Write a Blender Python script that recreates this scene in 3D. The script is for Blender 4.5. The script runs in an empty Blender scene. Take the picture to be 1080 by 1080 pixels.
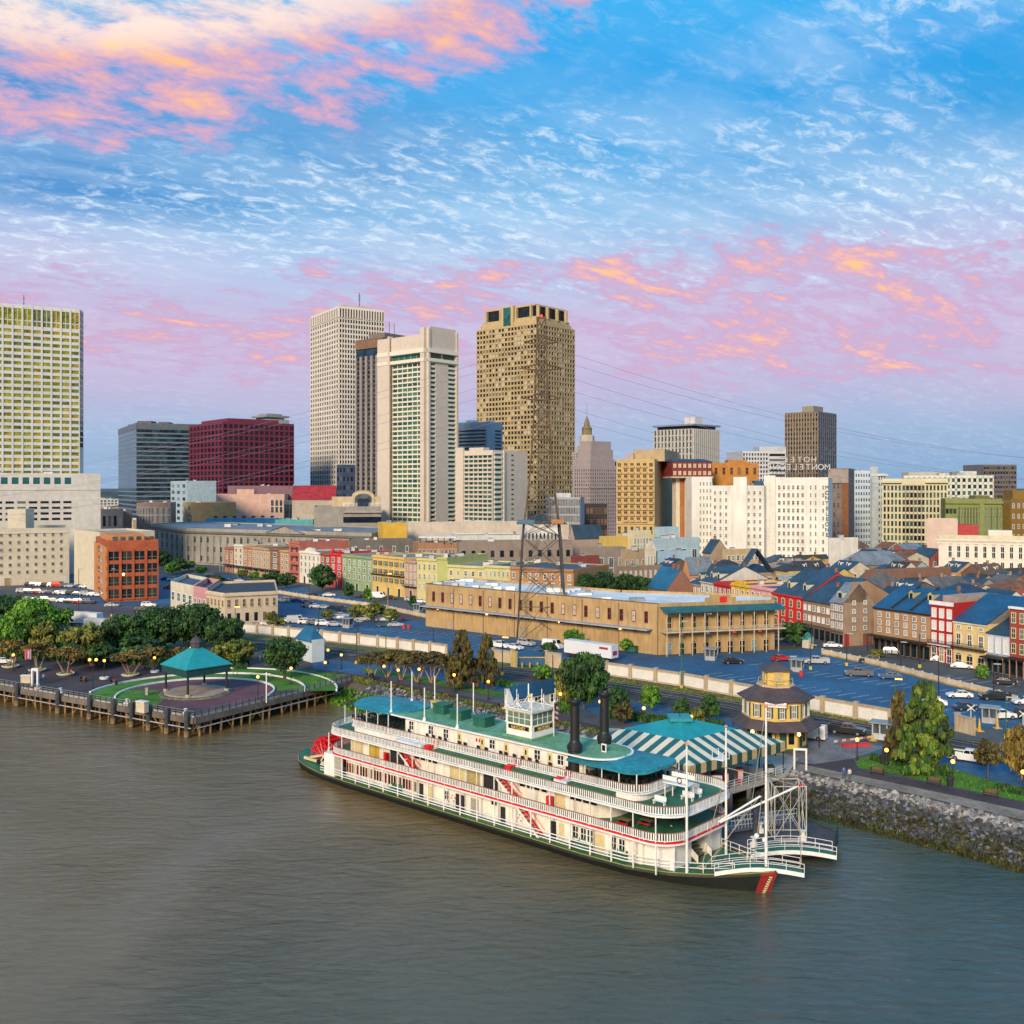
import bpy, math, random
from mathutils import Vector, Matrix
R = math.radians
rnd = random.Random(7)
S = bpy.context.scene
COL = S.collection
# ---------------------------------------------------------------- camera
# photo pixel (1080 wide) <-> world: px = 540+1080*X/Y, py = 513+1080*(44-Z)/Y
F, HY, CH, GZ = 1080.0, 513.0, 44.0, 3.5
def W(px, Y): return ((px - 540) / F * Y, Y)
def G(px, py, z=GZ):
    Y = (CH - z) * F / (py - HY)
    return W(px, Y)
def H(py, Y): return CH - (py - HY) * Y / F
cam = bpy.data.cameras.new('camera')
cam.sensor_width = 36; cam.lens = 36; cam.shift_y = -27 / 1080
cam.clip_start = 1; cam.clip_end = 40000
co = bpy.data.objects.new('camera', cam); COL.objects.link(co)
co.location = (0, 0, CH); co.rotation_euler = (R(90), 0, 0)
S.camera = co
# ---------------------------------------------------------------- light
S.view_settings.view_transform = 'Standard'; S.view_settings.look = 'None'
S.view_settings.exposure = 0.32; S.view_settings.gamma = 1
SUN_AZ, SUN_EL = R(-158), R(24)      # azimuth clockwise from +Y (behind and left of the camera)
sd = bpy.data.lights.new('sun', 'SUN'); sd.energy = 3.3; sd.angle = R(14); sd.color = (1, .80, .58)
so = bpy.data.objects.new('sun', sd); COL.objects.link(so)
sv = Vector((math.sin(SUN_AZ) * math.cos(SUN_EL), math.cos(SUN_AZ) * math.cos(SUN_EL), math.sin(SUN_EL)))
so.rotation_euler = sv.to_track_quat('Z', 'Y').to_euler()
S.cycles.max_bounces = 5; S.cycles.diffuse_bounces = 2; S.cycles.glossy_bounces = 3
S.cycles.transmission_bounces = 2; S.cycles.transparent_max_bounces = 4
def lin(c):
    if isinstance(c, str):
        c = [int(c[i:i+2], 16) / 255 for i in (0, 2, 4)]
        c = [(v / 12.92 if v < .04045 else ((v + .055) / 1.055) ** 2.4) for v in c]
    return (c[0], c[1], c[2], 1)
class NT:
    def __init__(s, nt): s.nt = nt; nt.nodes.clear()
    def n(s, t, **k):
        o = s.nt.nodes.new(t)
        for a, b in k.items():
            if a.startswith('i_'):
                key = a[2:].replace('_', ' ')
                o.inputs[int(key) if key.isdigit() else key].default_value = b
            else: setattr(o, a, b)
        return o
    def l(s, a, b): s.nt.links.new(a, b)
    def m(s, op, a, b=None, c=None, clamp=False):
        o = s.nt.nodes.new('ShaderNodeMath'); o.operation = op; o.use_clamp = clamp
        for i, v in enumerate((a, b, c)):
            if v is None: continue
            if isinstance(v, (int, float)): o.inputs[i].default_value = v
            else: s.l(v, o.inputs[i])
        return o.outputs[0]
    def ss(s, x, a, b):           # smoothstep a..b
        o = s.nt.nodes.new('ShaderNodeMapRange'); o.interpolation_type = 'SMOOTHSTEP'
        s.l(x, o.inputs[0]); o.inputs[1].default_value = a; o.inputs[2].default_value = b
        return o.outputs[0]
    def mix(s, f, a, b, mode='MIX'):
        o = s.nt.nodes.new('ShaderNodeMix'); o.data_type = 'RGBA'; o.blend_type = mode
        for sock, v in ((o.inputs[0], f), (o.inputs[6], a), (o.inputs[7], b)):
            if isinstance(v, (int, float, tuple)): sock.default_value = v
            else: s.l(v, sock)
        return o.outputs[2]
    def ramp(s, x, stops, interp='LINEAR'):
        o = s.nt.nodes.new('ShaderNodeValToRGB'); cr = o.color_ramp; cr.interpolation = interp
        while len(cr.elements) < len(stops): cr.elements.new(1)
        for e, (p, c) in zip(cr.elements, stops): e.position = p; e.color = lin(c)
        s.l(x, o.inputs[0]); return o.outputs[0]
# ---------------------------------------------------------------- sky
wd = bpy.data.worlds.new('World'); S.world = wd; wd.use_nodes = True
N = NT(wd.node_tree)
tc = N.n('ShaderNodeTexCoord'); sp = N.n('ShaderNodeSeparateXYZ'); N.l(tc.outputs['Generated'], sp.inputs[0])
x, y, z = sp.outputs
hyp = N.m('SQRT', N.m('ADD', N.m('MULTIPLY', x, x), N.m('MULTIPLY', y, y)))
az = N.m('ARCTAN2', x, y)                       # 0 straight ahead, + to the right
el = N.m('DIVIDE', z, N.m('MAXIMUM', hyp, .001))  # tangent of elevation
zz = N.m('ADD', N.m('MAXIMUM', z, 0), .24)
def cl(sx, sy, off):                             # cloud-plane coordinates
    c = N.n('ShaderNodeCombineXYZ')
    a = N.m('DIVIDE', x, zz); b = N.m('DIVIDE', y, zz)
    ca, sa = math.cos(.5), math.sin(.5)
    N.l(N.m('MULTIPLY', N.m('ADD', N.m('MULTIPLY', a, ca), N.m('MULTIPLY', b, sa)), sx), c.inputs[0])
    N.l(N.m('MULTIPLY', N.m('SUBTRACT', N.m('MULTIPLY', b, ca), N.m('MULTIPLY', a, sa)), sy), c.inputs[1])
    c.inputs[2].default_value = off
    return c.outputs[0]
def nz(vec, scale, det=6, rough=.55, dist=0):
    o = N.n('ShaderNodeTexNoise', i_Scale=scale, i_Detail=det, i_Roughness=rough, i_Distortion=dist)
    N.l(vec, o.inputs['Vector']); return o.outputs[0]
def blob(ca, ce, ra, re, tilt=0):                # soft elliptic region of the sky around one direction
    da = N.m('SUBTRACT', az, ca); de = N.m('SUBTRACT', N.m('SUBTRACT', el, ce), N.m('MULTIPLY', da, tilt))
    q = N.m('ADD', N.m('POWER', N.m('ABSOLUTE', N.m('DIVIDE', da, ra)), 2), N.m('POWER', N.m('ABSOLUTE', N.m('DIVIDE', de, re)), 2))
    return N.ss(q, 1.6, .15)
wob = N.m('MULTIPLY', N.m('SUBTRACT', nz(cl(1, 1, 3), .8, 4), .5), .12)
base = N.ramp(N.m('ADD', el, wob), [(0, '8aa8cb'), (.045, '9aaed0'), (.085, 'b2add0'), (.14, 'c6b2d2'), (.20, 'b4b7da'), (.26, '86b4de'), (.33, '2098da'), (.40, '0a9ae2'), (.50, '0cacee')])
right = N.ss(az, .12, .42)
base = N.mix(N.m('MULTIPLY', N.m('MULTIPLY', right, .6), N.ss(el, .09, .0)), base, lin('6a9ac8'))
base = N.mix(N.m('MULTIPLY', N.m('MULTIPLY', N.ss(az, -.05, -.4), N.ss(el, .22, .27)), .55), base, lin('3c86c6'))
dusk = N.m('MULTIPLY', blob(-.36, .32, .36, .07), .85)
base = N.mix(dusk, base, lin('3a86c8'))
# thin milky veil
veil = N.m('MULTIPLY', N.ss(nz(cl(1, .55, 9), 1.3, 6, .6, .3), .38, .75), N.ss(el, .12, .22))
base = N.mix(N.m('MULTIPLY', veil, .34), base, lin('86caee'))
# small bright altocumulus ripples
rip = N.ss(nz(cl(1, 1.7, 1), 21, 8, .66, .5), .46, .72)
big = N.ss(nz(cl(1, 1.3, 5), 2.2, 4, .55), .30, .56)
band = N.m('MAXIMUM', N.m('MULTIPLY', N.ss(el, .17, .21), N.ss(el, .34, .27)), N.m('MAXIMUM', blob(.38, .435, .22, .045, .22), N.m('MAXIMUM', blob(.05, .31, .35, .06, .08), blob(-.4, .46, .35, .06))))
sheets = N.ss(nz(cl(.45, 2.2, 41), 3.2, 5, .6, .6), .34, .62)
rm = N.m('MULTIPLY', N.m('ADD', N.m('MULTIPLY', N.m('MULTIPLY', rip, big), .75), N.m('MULTIPLY', sheets, .22)), N.m('ADD', N.m('MULTIPLY', band, .75), .22))
col = N.mix(rm, base, lin('e2effa'))
# pink clouds
pn = nz(cl(1, 1.5, 21), 3.8, 8, .64, .4)
pn2 = nz(cl(1, 1.7, 33), 12, 7, .65, .3)
pw = N.m('ADD', N.m('MULTIPLY', pn, .62), N.m('MULTIPLY', pn2, .38))
ml = N.m('MAXIMUM', blob(-.27, .395, .29, .085, .12), N.m('MAXIMUM', blob(-.44, .365, .2, .075), blob(-.04, .45, .22, .06, .25)))
mr = N.m('MAXIMUM', blob(.30, .165, .30, .085, -.03), N.m('MAXIMUM', blob(.05, .195, .32, .035), N.m('MULTIPLY', blob(-.28, .145, .32, .06), .85)))
thr = N.m('SUBTRACT', .645, N.m('MULTIPLY', N.m('MAXIMUM', ml, N.m('MULTIPLY', mr, .95)), .21))
pd = N.m('SUBTRACT', pw, thr)
pink = N.m('MULTIPLY', N.ss(pd, -.02, .09), N.ss(N.m('MAXIMUM', ml, mr), .02, .3))
pc = N.mix(N.ss(pd, .05, .17), lin('c3a2c8'), lin('f8b4a0'))
pc = N.mix(N.ss(pd, .12, .20), pc, lin('ffc472'))
col = N.mix(N.m('MULTIPLY', pink, .93), col, pc)
# warm white shine of the sheet at the upper left
wh = N.m('MULTIPLY', blob(-.36, .45, .30, .05, .16), N.ss(pw, .40, .56))
col = N.mix(N.m('MULTIPLY', wh, .85), col, lin('fbe9dc'))
gap = N.m('MULTIPLY', blob(-.47, .47, .10, .03), .9)
col = N.mix(gap, col, lin('22c8f5'))
# behind the camera the rising sun warms the sky
back = N.m('MULTIPLY', N.ss(N.m('ABSOLUTE', az), 1.4, 2.6), N.ss(el, .9, 0))
col = N.mix(N.m('MULTIPLY', back, .75), col, lin('ffd9a8'))
ns = N.n('ShaderNodeTexSky', sky_type='NISHITA', sun_disc=False, sun_elevation=SUN_EL, sun_rotation=SUN_AZ)
ns10 = N.n('ShaderNodeMix', data_type='RGBA', blend_type='MULTIPLY'); ns10.inputs[0].default_value = 1
bk1 = N.n('ShaderNodeBackground', i_Strength=.005); N.l(ns.outputs[0], bk1.inputs[0])
bk2 = N.n('ShaderNodeBackground', i_Strength=.86); N.l(col, bk2.inputs[0])
ad = N.n('ShaderNodeAddShader'); N.l(bk1.outputs[0], ad.inputs[0]); N.l(bk2.outputs[0], ad.inputs[1])
wo = N.n('ShaderNodeOutputWorld'); N.l(ad.outputs[0], wo.inputs[0])
N.nt.nodes.remove(ns10)
# ---------------------------------------------------------------- materials
MATS = {}
def mat(c, rough=.8, var=.18, sc=.35, fine=3., metal=0, bump=0, name=None, c2=None, emit=0, coat=0, streak=0, spec=None):
    key = (c, rough, var, sc, fine, metal, bump, c2, emit, coat, streak, spec)
    if key in MATS: return MATS[key]
    m = bpy.data.materials.new(name or 'm_' + str(len(MATS))); m.use_nodes = True
    n = NT(m.node_tree); o = n.n('ShaderNodeOutputMaterial')
    p = n.n('ShaderNodeBsdfPrincipled', i_Roughness=rough, i_Metallic=metal)
    n.l(p.outputs[0], o.inputs[0]); base = lin(c)
    if coat: p.inputs['Coat Weight'].default_value = coat
    if spec is not None: p.inputs['Specular IOR Level'].default_value = spec
    if var:
        t = n.n('ShaderNodeTexCoord')
        a = n.n('ShaderNodeTexNoise', i_Scale=sc, i_Detail=5, i_Roughness=.65); n.l(t.outputs['Object'], a.inputs[0])
        b = n.n('ShaderNodeTexNoise', i_Scale=fine, i_Detail=3); 
        if streak:
            mp = n.n('ShaderNodeMapping'); mp.inputs['Scale'].default_value = (1, 1, .12); n.l(t.outputs['Object'], mp.inputs[0]); n.l(mp.outputs[0], b.inputs[0])
        else: n.l(t.outputs['Object'], b.inputs[0])
        f = n.m('ADD', n.m('MULTIPLY', a.outputs[0], .6), n.m('MULTIPLY', b.outputs[0], .4))
        f = n.ss(f, .32, .68)
        if c2: d = lin(c2)
        else: d = tuple(v * (1 - 1.6 * var) for v in base[:3]) + (1,)
        hi = base if c2 else tuple(min(1, v * (1 + .5 * var)) for v in base[:3]) + (1,)
        n.l(n.mix(f, d, hi), p.inputs['Base Color'])
        if bump:
            bp = n.n('ShaderNodeBump', i_Strength=bump, i_Distance=.2); n.l(b.outputs[0], bp.inputs['Height']); n.l(bp.outputs[0], p.inputs['Normal'])
    else: p.inputs['Base Color'].default_value = base
    if emit:
        p.inputs['Emission Color'].default_value = base; p.inputs['Emission Strength'].default_value = emit
    MATS[key] = m
    return m
def glass(c, rough=.08, var=.5):
    return mat(c, rough, var, .25, 1.7, spec=.22)
# ---------------------------------------------------------------- mesh builder
class MB:
    def __init__(s): s.v = []; s.f = []; s.fm = []; s.ms = []; s.M = None
    def mi(s, m):
        if m not in s.ms: s.ms.append(m)
        return s.ms.index(m)
    def add(s, vs, fs, m):
        b = len(s.v)
        if s.M is not None: vs = [tuple(s.M @ Vector(v)) for v in vs]
        s.v += vs; k = s.mi(m)
        for f in fs: s.f.append([b + i for i in f]); s.fm.append(k)
    def box(s, x0, y0, z0, x1, y1, z1, m):
        if x1 < x0: x0, x1 = x1, x0
        if y1 < y0: y0, y1 = y1, y0
        if z1 < z0: z0, z1 = z1, z0
        s.add([(x0,y0,z0),(x1,y0,z0),(x1,y1,z0),(x0,y1,z0),(x0,y0,z1),(x1,y0,z1),(x1,y1,z1),(x0,y1,z1)],
              [(0,3,2,1),(4,5,6,7),(0,1,5,4),(1,2,6,5),(2,3,7,6),(3,0,4,7)], m)
    def prism(s, pts, z0, z1, m, top=None, bot=True):
        n = len(pts)
        vs = [(p[0], p[1], z0) for p in pts] + [(p[0], p[1], z1) for p in pts]
        s.add(vs, [(i, (i+1) % n, n + (i+1) % n, n + i) for i in range(n)], m)
        s.add([(p[0], p[1], z1) for p in pts], [tuple(range(n))], top or m)
        if bot: s.add([(p[0], p[1], z0) for p in pts], [tuple(range(n))[::-1]], m)
    def poly(s, pts, m): s.add([tuple(p) for p in pts], [tuple(range(len(pts)))], m)
    def tube(s, p, q, r, m, n=6, r2=None, cap=True):
        p = Vector(p); q = Vector(q); d = q - p
        if d.length < 1e-6: return
        d.normalize(); a = d.orthogonal().normalized(); b = d.cross(a)
        r2 = r if r2 is None else r2
        vs = []
        for c, rr in ((p, r), (q, r2)):
            for i in range(n):
                t = 2 * math.pi * (i + .5) / n
                vs.append(tuple(c + a * (rr * math.cos(t)) + b * (rr * math.sin(t))))
        fs = [(i, (i+1) % n, n + (i+1) % n, n + i) for i in range(n)]
        if cap: fs += [tuple(range(n))[::-1], tuple(range(n, 2*n))]
        s.add(vs, fs, m)
    def lathe(s, prof, m, n=12, c=(0, 0), a0=0):
        vs = []
        for r, z in prof:
            for i in range(n):
                t = 2 * math.pi * i / n + a0
                vs.append((c[0] + r * math.cos(t), c[1] + r * math.sin(t), z))
        fs = []
        for k in range(len(prof) - 1):
            for i in range(n):
                j = (i + 1) % n
                fs.append((k*n+i, k*n+j, (k+1)*n+j, (k+1)*n+i))
        if prof[0][0] > .01: fs.append(tuple(range(n))[::-1])
        if prof[-1][0] > .01: fs.append(tuple(range((len(prof)-1)*n, len(prof)*n)))
        s.add(vs, fs, m)
    def ball(s, c, r, m, n=8, sz=1):
        k = max(4, n // 2)
        s.M0 = s.M
        prof = [(max(.0001, r * math.sin(math.pi * i / k)), c[2] - r * sz * math.cos(math.pi * i / k)) for i in range(k + 1)]
        s.lathe(prof, m, n, (c[0], c[1]))
    def mesh(s, name):
        me = bpy.data.meshes.new(name); me.from_pydata(s.v, [], s.f)
        for m in s.ms: me.materials.append(m)
        me.polygons.foreach_set('material_index', s.fm); me.update()
        return me
    def build(s, name, parent=None, loc=(0,0,0), smooth=False):
        me = s.mesh(name)
        if smooth: me.polygons.foreach_set('use_smooth', [True] * len(me.polygons))
        return link(name, me, parent, loc)
def link(name, me, parent=None, loc=(0,0,0), rz=0):
    o = bpy.data.objects.new(name, me); COL.objects.link(o)
    if parent is not None: o.parent = parent
    o.location = loc
    if rz: o.rotation_euler = (0, 0, rz)
    return o
def thing(name, label, cat, loc=(0,0,0), rz=0, group=None):
    o = bpy.data.objects.new(name, None); COL.objects.link(o); o.empty_display_size = .5
    o.location = loc; o.rotation_euler = (0, 0, rz); return tag(o, label, cat, group)
def tag(o, label=None, cat=None, group=None, kind=None):
    if label: o['label'] = label
    if cat: o['category'] = cat
    if group: o['group'] = group
    if kind: o['kind'] = kind
    return o
def struct(name, mb): return tag(mb.build(name), kind='structure')
def dup(o, parent=None, mats=None, **k):
    c = o.copy(); COL.objects.link(c)
    if parent is not None: c.parent = parent
    for ch in [h for h in KIDS.get(o.name, [])]:
        d = dup(ch, c)
    return c
KIDS = {}
def kidmap():
    KIDS.clear()
    for o in bpy.data.objects:
        if o.parent: KIDS.setdefault(o.parent.name, []).append(o)
def lerp(a, b, t): return tuple(a[i] + (b[i] - a[i]) * t for i in range(len(a)))
ORD = ['first','second','third','fourth','fifth','sixth','seventh','eighth','ninth','tenth','eleventh','twelfth','thirteenth','fourteenth','fifteenth','sixteenth','seventeenth','eighteenth','nineteenth','twentieth','twenty-first','twenty-second','twenty-third','twenty-fourth']
# ================================================================ SETTING
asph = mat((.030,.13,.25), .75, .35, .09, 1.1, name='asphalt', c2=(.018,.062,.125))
asph2 = mat((.06,.075,.10), .85, .3, .08, 1.2, name='street')
city = mat((.09,.095,.10), .9, .3, .02, .4, name='city_ground')
brickp = mat((.075,.05,.055), .9, .35, .15, 2.5, name='brick_paving')
brickr = mat((.16,.06,.075), .9, .3, .2, 2.5, name='red_paving')
grass_m = mat((.07,.22,.012), .95, .4, .25, 4, bump=.4, name='grass')
dryg = mat((.13,.15,.03), .95, .5, .3, 3, bump=.4, name='dry_grass')
conc = mat((.42,.39,.34), .9, .25, .3, 3, name='concrete')
white = mat((.80,.79,.76), .6, .1, .5, 3, name='white')
cream = mat((.74,.68,.55), .7, .12, .3, 3, name='cream')
black = mat((.012,.014,.016), .5, .2, name='black')
dirt = mat((.12,.09,.06), .95, .4, .3, 2, bump=.4, name='dirt')
ballast = mat((.06,.058,.06), .95, .5, .5, 6, bump=.6, name='ballast')
# water
wm = bpy.data.materials.new('river_water'); wm.use_nodes = True
n = NT(wm.node_tree); o = n.n('ShaderNodeOutputMaterial')
p = n.n('ShaderNodeBsdfPrincipled', i_Roughness=.05, i_IOR=1.55); n.l(p.outputs[0], o.inputs[0])
t = n.n('ShaderNodeTexCoord')
mp = n.n('ShaderNodeMapping'); mp.inputs['Rotation'].default_value = (0, 0, .12); mp.inputs['Scale'].default_value = (.55, 1.25, 1); n.l(t.outputs['Object'], mp.inputs[0])
a = n.n('ShaderNodeTexNoise', i_Scale=.85, i_Detail=6, i_Roughness=.68, i_Distortion=.5); n.l(mp.outputs[0], a.inputs[0])
b = n.n('ShaderNodeTexNoise', i_Scale=.22, i_Detail=3, i_Distortion=.8); n.l(mp.outputs[0], b.inputs[0])
c = n.n('ShaderNodeTexNoise', i_Scale=.018, i_Detail=3, i_Distortion=1.2); n.l(t.outputs['Object'], c.inputs[0])
hgt = n.m('ADD', n.m('MULTIPLY', a.outputs[0], .5), n.m('MULTIPLY', b.outputs[0], .9))
calm = n.m('ADD', n.m('MULTIPLY', n.ss(c.outputs[0], .35, .65), .45), .55)
bp = n.n('ShaderNodeBump', i_Distance=1.5); n.l(hgt, bp.inputs['Height']); n.l(n.m('MULTIPLY', calm, .44), bp.inputs['Strength']); n.l(bp.outputs[0], p.inputs['Normal'])
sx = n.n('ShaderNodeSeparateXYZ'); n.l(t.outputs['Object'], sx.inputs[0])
# sky reflection and vignetting put into the colour: paler brown left, darker green right
refl_ramp = n.m('ADD', n.m('SUBTRACT', n.m('MULTIPLY', sx.outputs[0], .8), n.m('MULTIPLY', n.m('SUBTRACT', sx.outputs[1], 110), .8)), n.m('MULTIPLY', n.m('SUBTRACT', c.outputs[0], .5), 90))
n.l(n.mix(n.ss(refl_ramp, -40, 45), (.175,.118,.052,1), (.055,.070,.050,1)), p.inputs['Base Color'])
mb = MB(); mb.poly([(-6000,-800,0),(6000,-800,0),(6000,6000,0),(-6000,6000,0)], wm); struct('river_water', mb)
# land: one sheet to the horizon, its front edge the top of the bank and the rim of the riverside deck
A0 = G(-420, 690); A1 = G(205, 757); A2 = G(374, 716)
shore = [A0, G(0, 722), A1, A2, G(392, 722), G(450, 734), G(520, 749), G(600, 768), G(700, 789), G(770, 803), G(840, 813), G(960, 838), G(1080, 866), G(1250, 905)]
shore = [(-1500, 420)] + shore + [(400, 80), (2500, -300)]
mb = MB(); mb.poly([(p[0], p[1], GZ) for p in shore] + [(16000, -300, GZ), (16000, 19000, GZ), (-16000, 19000, GZ), (-16000, 600, GZ)], city); struct('ground', mb)
def sheet(name, pts, m, dz=.004, th=0, kind='structure'):
    mb = MB(); P = [(G(*q) if len(q) == 2 else q[:2]) for q in pts]
    if th: mb.prism(P, GZ - .3, GZ + th, m)
    else: mb.poly([(a[0], a[1], GZ + dz) for a in P], m)
    return tag(mb.build(name), kind=kind)
# bank slope
def slope(name, top, out, zb, m, inset=0, seg=1):
    mb = MB(); lo = []
    for i, p in enumerate(top):
        q = top[min(i+1, len(top)-1)]; r = top[max(i-1, 0)]
        d = Vector((q[0]-r[0], q[1]-r[1])).normalized(); nx, ny = d.y, -d.x
        lo.append((p[0] + nx * out, p[1] + ny * out))
    for i in range(len(top) - 1):
        mb.poly([(lo[i][0], lo[i][1], zb), (lo[i+1][0], lo[i+1][1], zb), (top[i+1][0], top[i+1][1], GZ - .004), (top[i][0], top[i][1], GZ - .004)], m)
    struct(name, mb); return lo
rockbank = shore[4:]
slope('river_bank', rockbank, 9, -1.2, dirt)
under = [(A0[0]-200, A0[1]+60), (A0[0], A0[1] + 12), (G(0,722)[0] + 3, G(0,722)[1] + 12), (A1[0] - 2, A1[1] + 18), (A2[0] + 4, A2[1] + 10)]
slope('bank_under_deck', under, 6, -1, dirt)
# roads, lots, paving
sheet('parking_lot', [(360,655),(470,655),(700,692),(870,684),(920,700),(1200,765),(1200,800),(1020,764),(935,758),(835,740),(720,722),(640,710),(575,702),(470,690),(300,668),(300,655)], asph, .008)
sheet('street', [(-100,640),(110,642),(260,640),(430,640),(470,655),(300,655),(300,668),(255,664),(80,672),(-100,672)], mat((.10,.075,.095), .85, .3, .08, 1.2), .006)
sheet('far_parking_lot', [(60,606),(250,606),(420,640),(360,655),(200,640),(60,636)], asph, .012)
sheet('promenade', [(376,718),(392,722),(450,734),(520,749),(600,768),(700,789),(770,803),(840,813),(960,838),(1080,866),(1250,905),(1250,885),(1080,846),(905,811),(900,800),(870,780),(760,775),(640,768),(600,757),(520,740),(440,724),(376,712)], brickp, .010)
sheet('stone_edge_path', [(840,812),(960,837),(1080,865),(1250,904),(1250,899),(1080,855),(960,829.5),(830,803)], mat((.30,.23,.17), .9, .3, .3, 3), .016)
sheet('tracks_ballast', [(250,672),(420,688),(560,704),(640,716),(720,729),(835,749),(940,768),(1100,792),(1100,812),(930,784),(820,766),(700,744),(560,720),(420,702),(250,686)], ballast, .012)
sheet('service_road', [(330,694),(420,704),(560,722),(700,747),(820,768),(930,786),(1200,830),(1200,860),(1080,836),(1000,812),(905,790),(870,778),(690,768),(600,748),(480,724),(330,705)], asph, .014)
sheet('plaza', [(-420,690),(0,722),(205,757),(374,716),(376,700),(330,694),(250,690),(100,690),(-100,680),(-420,675)], brickp, .006)
def ring(cx, cy, r0, r1, a0, a1, n=30):
    P = [(cx + r1*math.cos(a0+(a1-a0)*i/n), cy + r1*math.sin(a0+(a1-a0)*i/n)) for i in range(n+1)]
    Q = [(cx + r0*math.cos(a0+(a1-a0)*i/n), cy + r0*math.sin(a0+(a1-a0)*i/n)) for i in range(n+1)]
    return P + Q[::-1]
GC = G(207, 731)     # gazebo centre
def rsheet(name, r0, r1, a0, a1, m, dz, th=0, kind='structure'):
    P = ring(GC[0], GC[1], r0, r1, a0, a1)
    mb = MB()
    nn = len(P) // 2
    for i in range(nn - 1):
        q = [P[i], P[i+1], P[len(P)-2-i], P[len(P)-1-i]]
        if th: mb.prism(q[::-1], GZ - .1, GZ + th, m)
        else: mb.poly([(a[0], a[1], GZ + dz) for a in q[::-1]], m)
    return tag(mb.build(name), kind=kind)
rsheet('red_paved_circle', 0.5, 14.5, 0, 2*math.pi - .001, brickr, .020)
rsheet('lawn', 15.3, 20.5, R(8), R(185), grass_m, .030)
rsheet('lawn', 21.5, 27, R(5), R(120), grass_m, .030)
rsheet('kerb', 14.75, 15.05, R(-10), R(200), white, 0, .35)
rsheet('kerb', 20.7, 21.0, R(5), R(180), white, 0, .35)
rsheet('kerb', 27.0, 27.3, R(5), R(118), white, 0, .25)
sheet('lawn', [(95,736),(160,746),(172,739),(166,728),(110,728)], grass_m, .034)
sheet('lawn', [(260,716),(330,722),(368,712),(310,706),(268,706)], grass_m, .036)
sheet('park_lawn', [(-100,690),(60,694),(160,690),(200,686),(100,678),(-100,676)], grass_m, .038)
sheet('lawn', [(903,800),(905,810),(960,820),(1080,846),(1250,885),(1250,872),(1080,834),(1010,812),(960,798),(935,795)], grass_m, .026)
sheet('lawn', [(380,708),(430,716),(520,734),(600,752),(602,746),(520,728),(430,711),(385,704)], grass_m, .026)
sheet('grass_verge', [(258,669),(420,686),(560,702),(640,714),(720,726),(835,746),(940,764),(938,768),(835,751),(720,731),(640,718),(560,706),(420,690),(258,673)], dryg, .022)
sheet('forecourt', [(770,778),(840,771),(935,788),(900,800),(860,806),(800,800)], mat((.22,.20,.20), .9, .3, .3, 3), .024)
# painted bay lines on the lots
mb = MB(); wl = mat((.5,.52,.53), .8, .4, .4, 3)
def line(a, b, w=.12, dz=.03):
    a = Vector(a); b = Vector(b); d = (b - a).normalized(); nn = Vector((-d.y, d.x)) * w
    mb.poly([(a.x-nn.x, a.y-nn.y, GZ+dz), (b.x-nn.x, b.y-nn.y, GZ+dz), (b.x+nn.x, b.y+nn.y, GZ+dz), (a.x+nn.x, a.y+nn.y, GZ+dz)], wl)
L0, L1 = Vector(G(760, 708)), Vector(G(1050, 752))
dd = (L1 - L0).normalized(); pp = Vector((-dd.y, dd.x))
for row in (-6, 10, 26):
    for i in range(24):
        q = L0 + dd * (i * 2.8) + pp * row
        if rnd.random() < .85: line(q, q + pp * 4.8 + dd * 1.2)
L0 = Vector(G(320, 676)); dd = (Vector(G(560, 690)) - L0).normalized(); pp = Vector((-dd.y, dd.x))
for row in (6, 22):
    for i in range(26):
        q = L0 + dd * (i * 2.8) + pp * row
        if rnd.random() < .8: line(q, q + pp * 4.8 + dd * 1.2)
struct('painted_markings', mb)
# rails
railm = mat((.30,.27,.25), .4, .3, metal=.6)
TR = [(250,679),(420,694),(560,710),(640,723),(720,735),(835,756),(940,774),(1100,801)]
mb = MB()
for off in (-2.6, -1.1, 1.6, 3.1):
    P = []
    for i, q in enumerate(TR):
        c = Vector(G(*q)); a = Vector(G(*TR[max(0,i-1)])); b = Vector(G(*TR[min(len(TR)-1,i+1)]))
        d = (b-a).normalized(); P.append((c.x - d.y*off, c.y + d.x*off))
    for i in range(len(P)-1): mb.tube((*P[i], GZ+.14), (*P[i+1], GZ+.14), .09, railm, 4)
struct('railway_rails', mb)
mb = MB(); slp = mat((.07,.05,.04), .9)
for i in range(len(TR)-1):
    a = Vector(G(*TR[i])); b = Vector(G(*TR[i+1])); L = (b-a).length; d = (b-a)/L; q = Vector((-d.y, d.x))
    for k in range(int(L/.8)):
        for o2 in (-1.85, 2.35):
            c = a + d*(k*.8) + q*o2
            mb.M = Matrix.Translation((c.x, c.y, GZ+.02)) @ Matrix.Rotation(math.atan2(d.y,d.x),4,'Z')
            mb.box(-.13,-1.25,0,.13,1.25,.07,slp)
mb.M = None; struct('railway_sleepers', mb)
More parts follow.
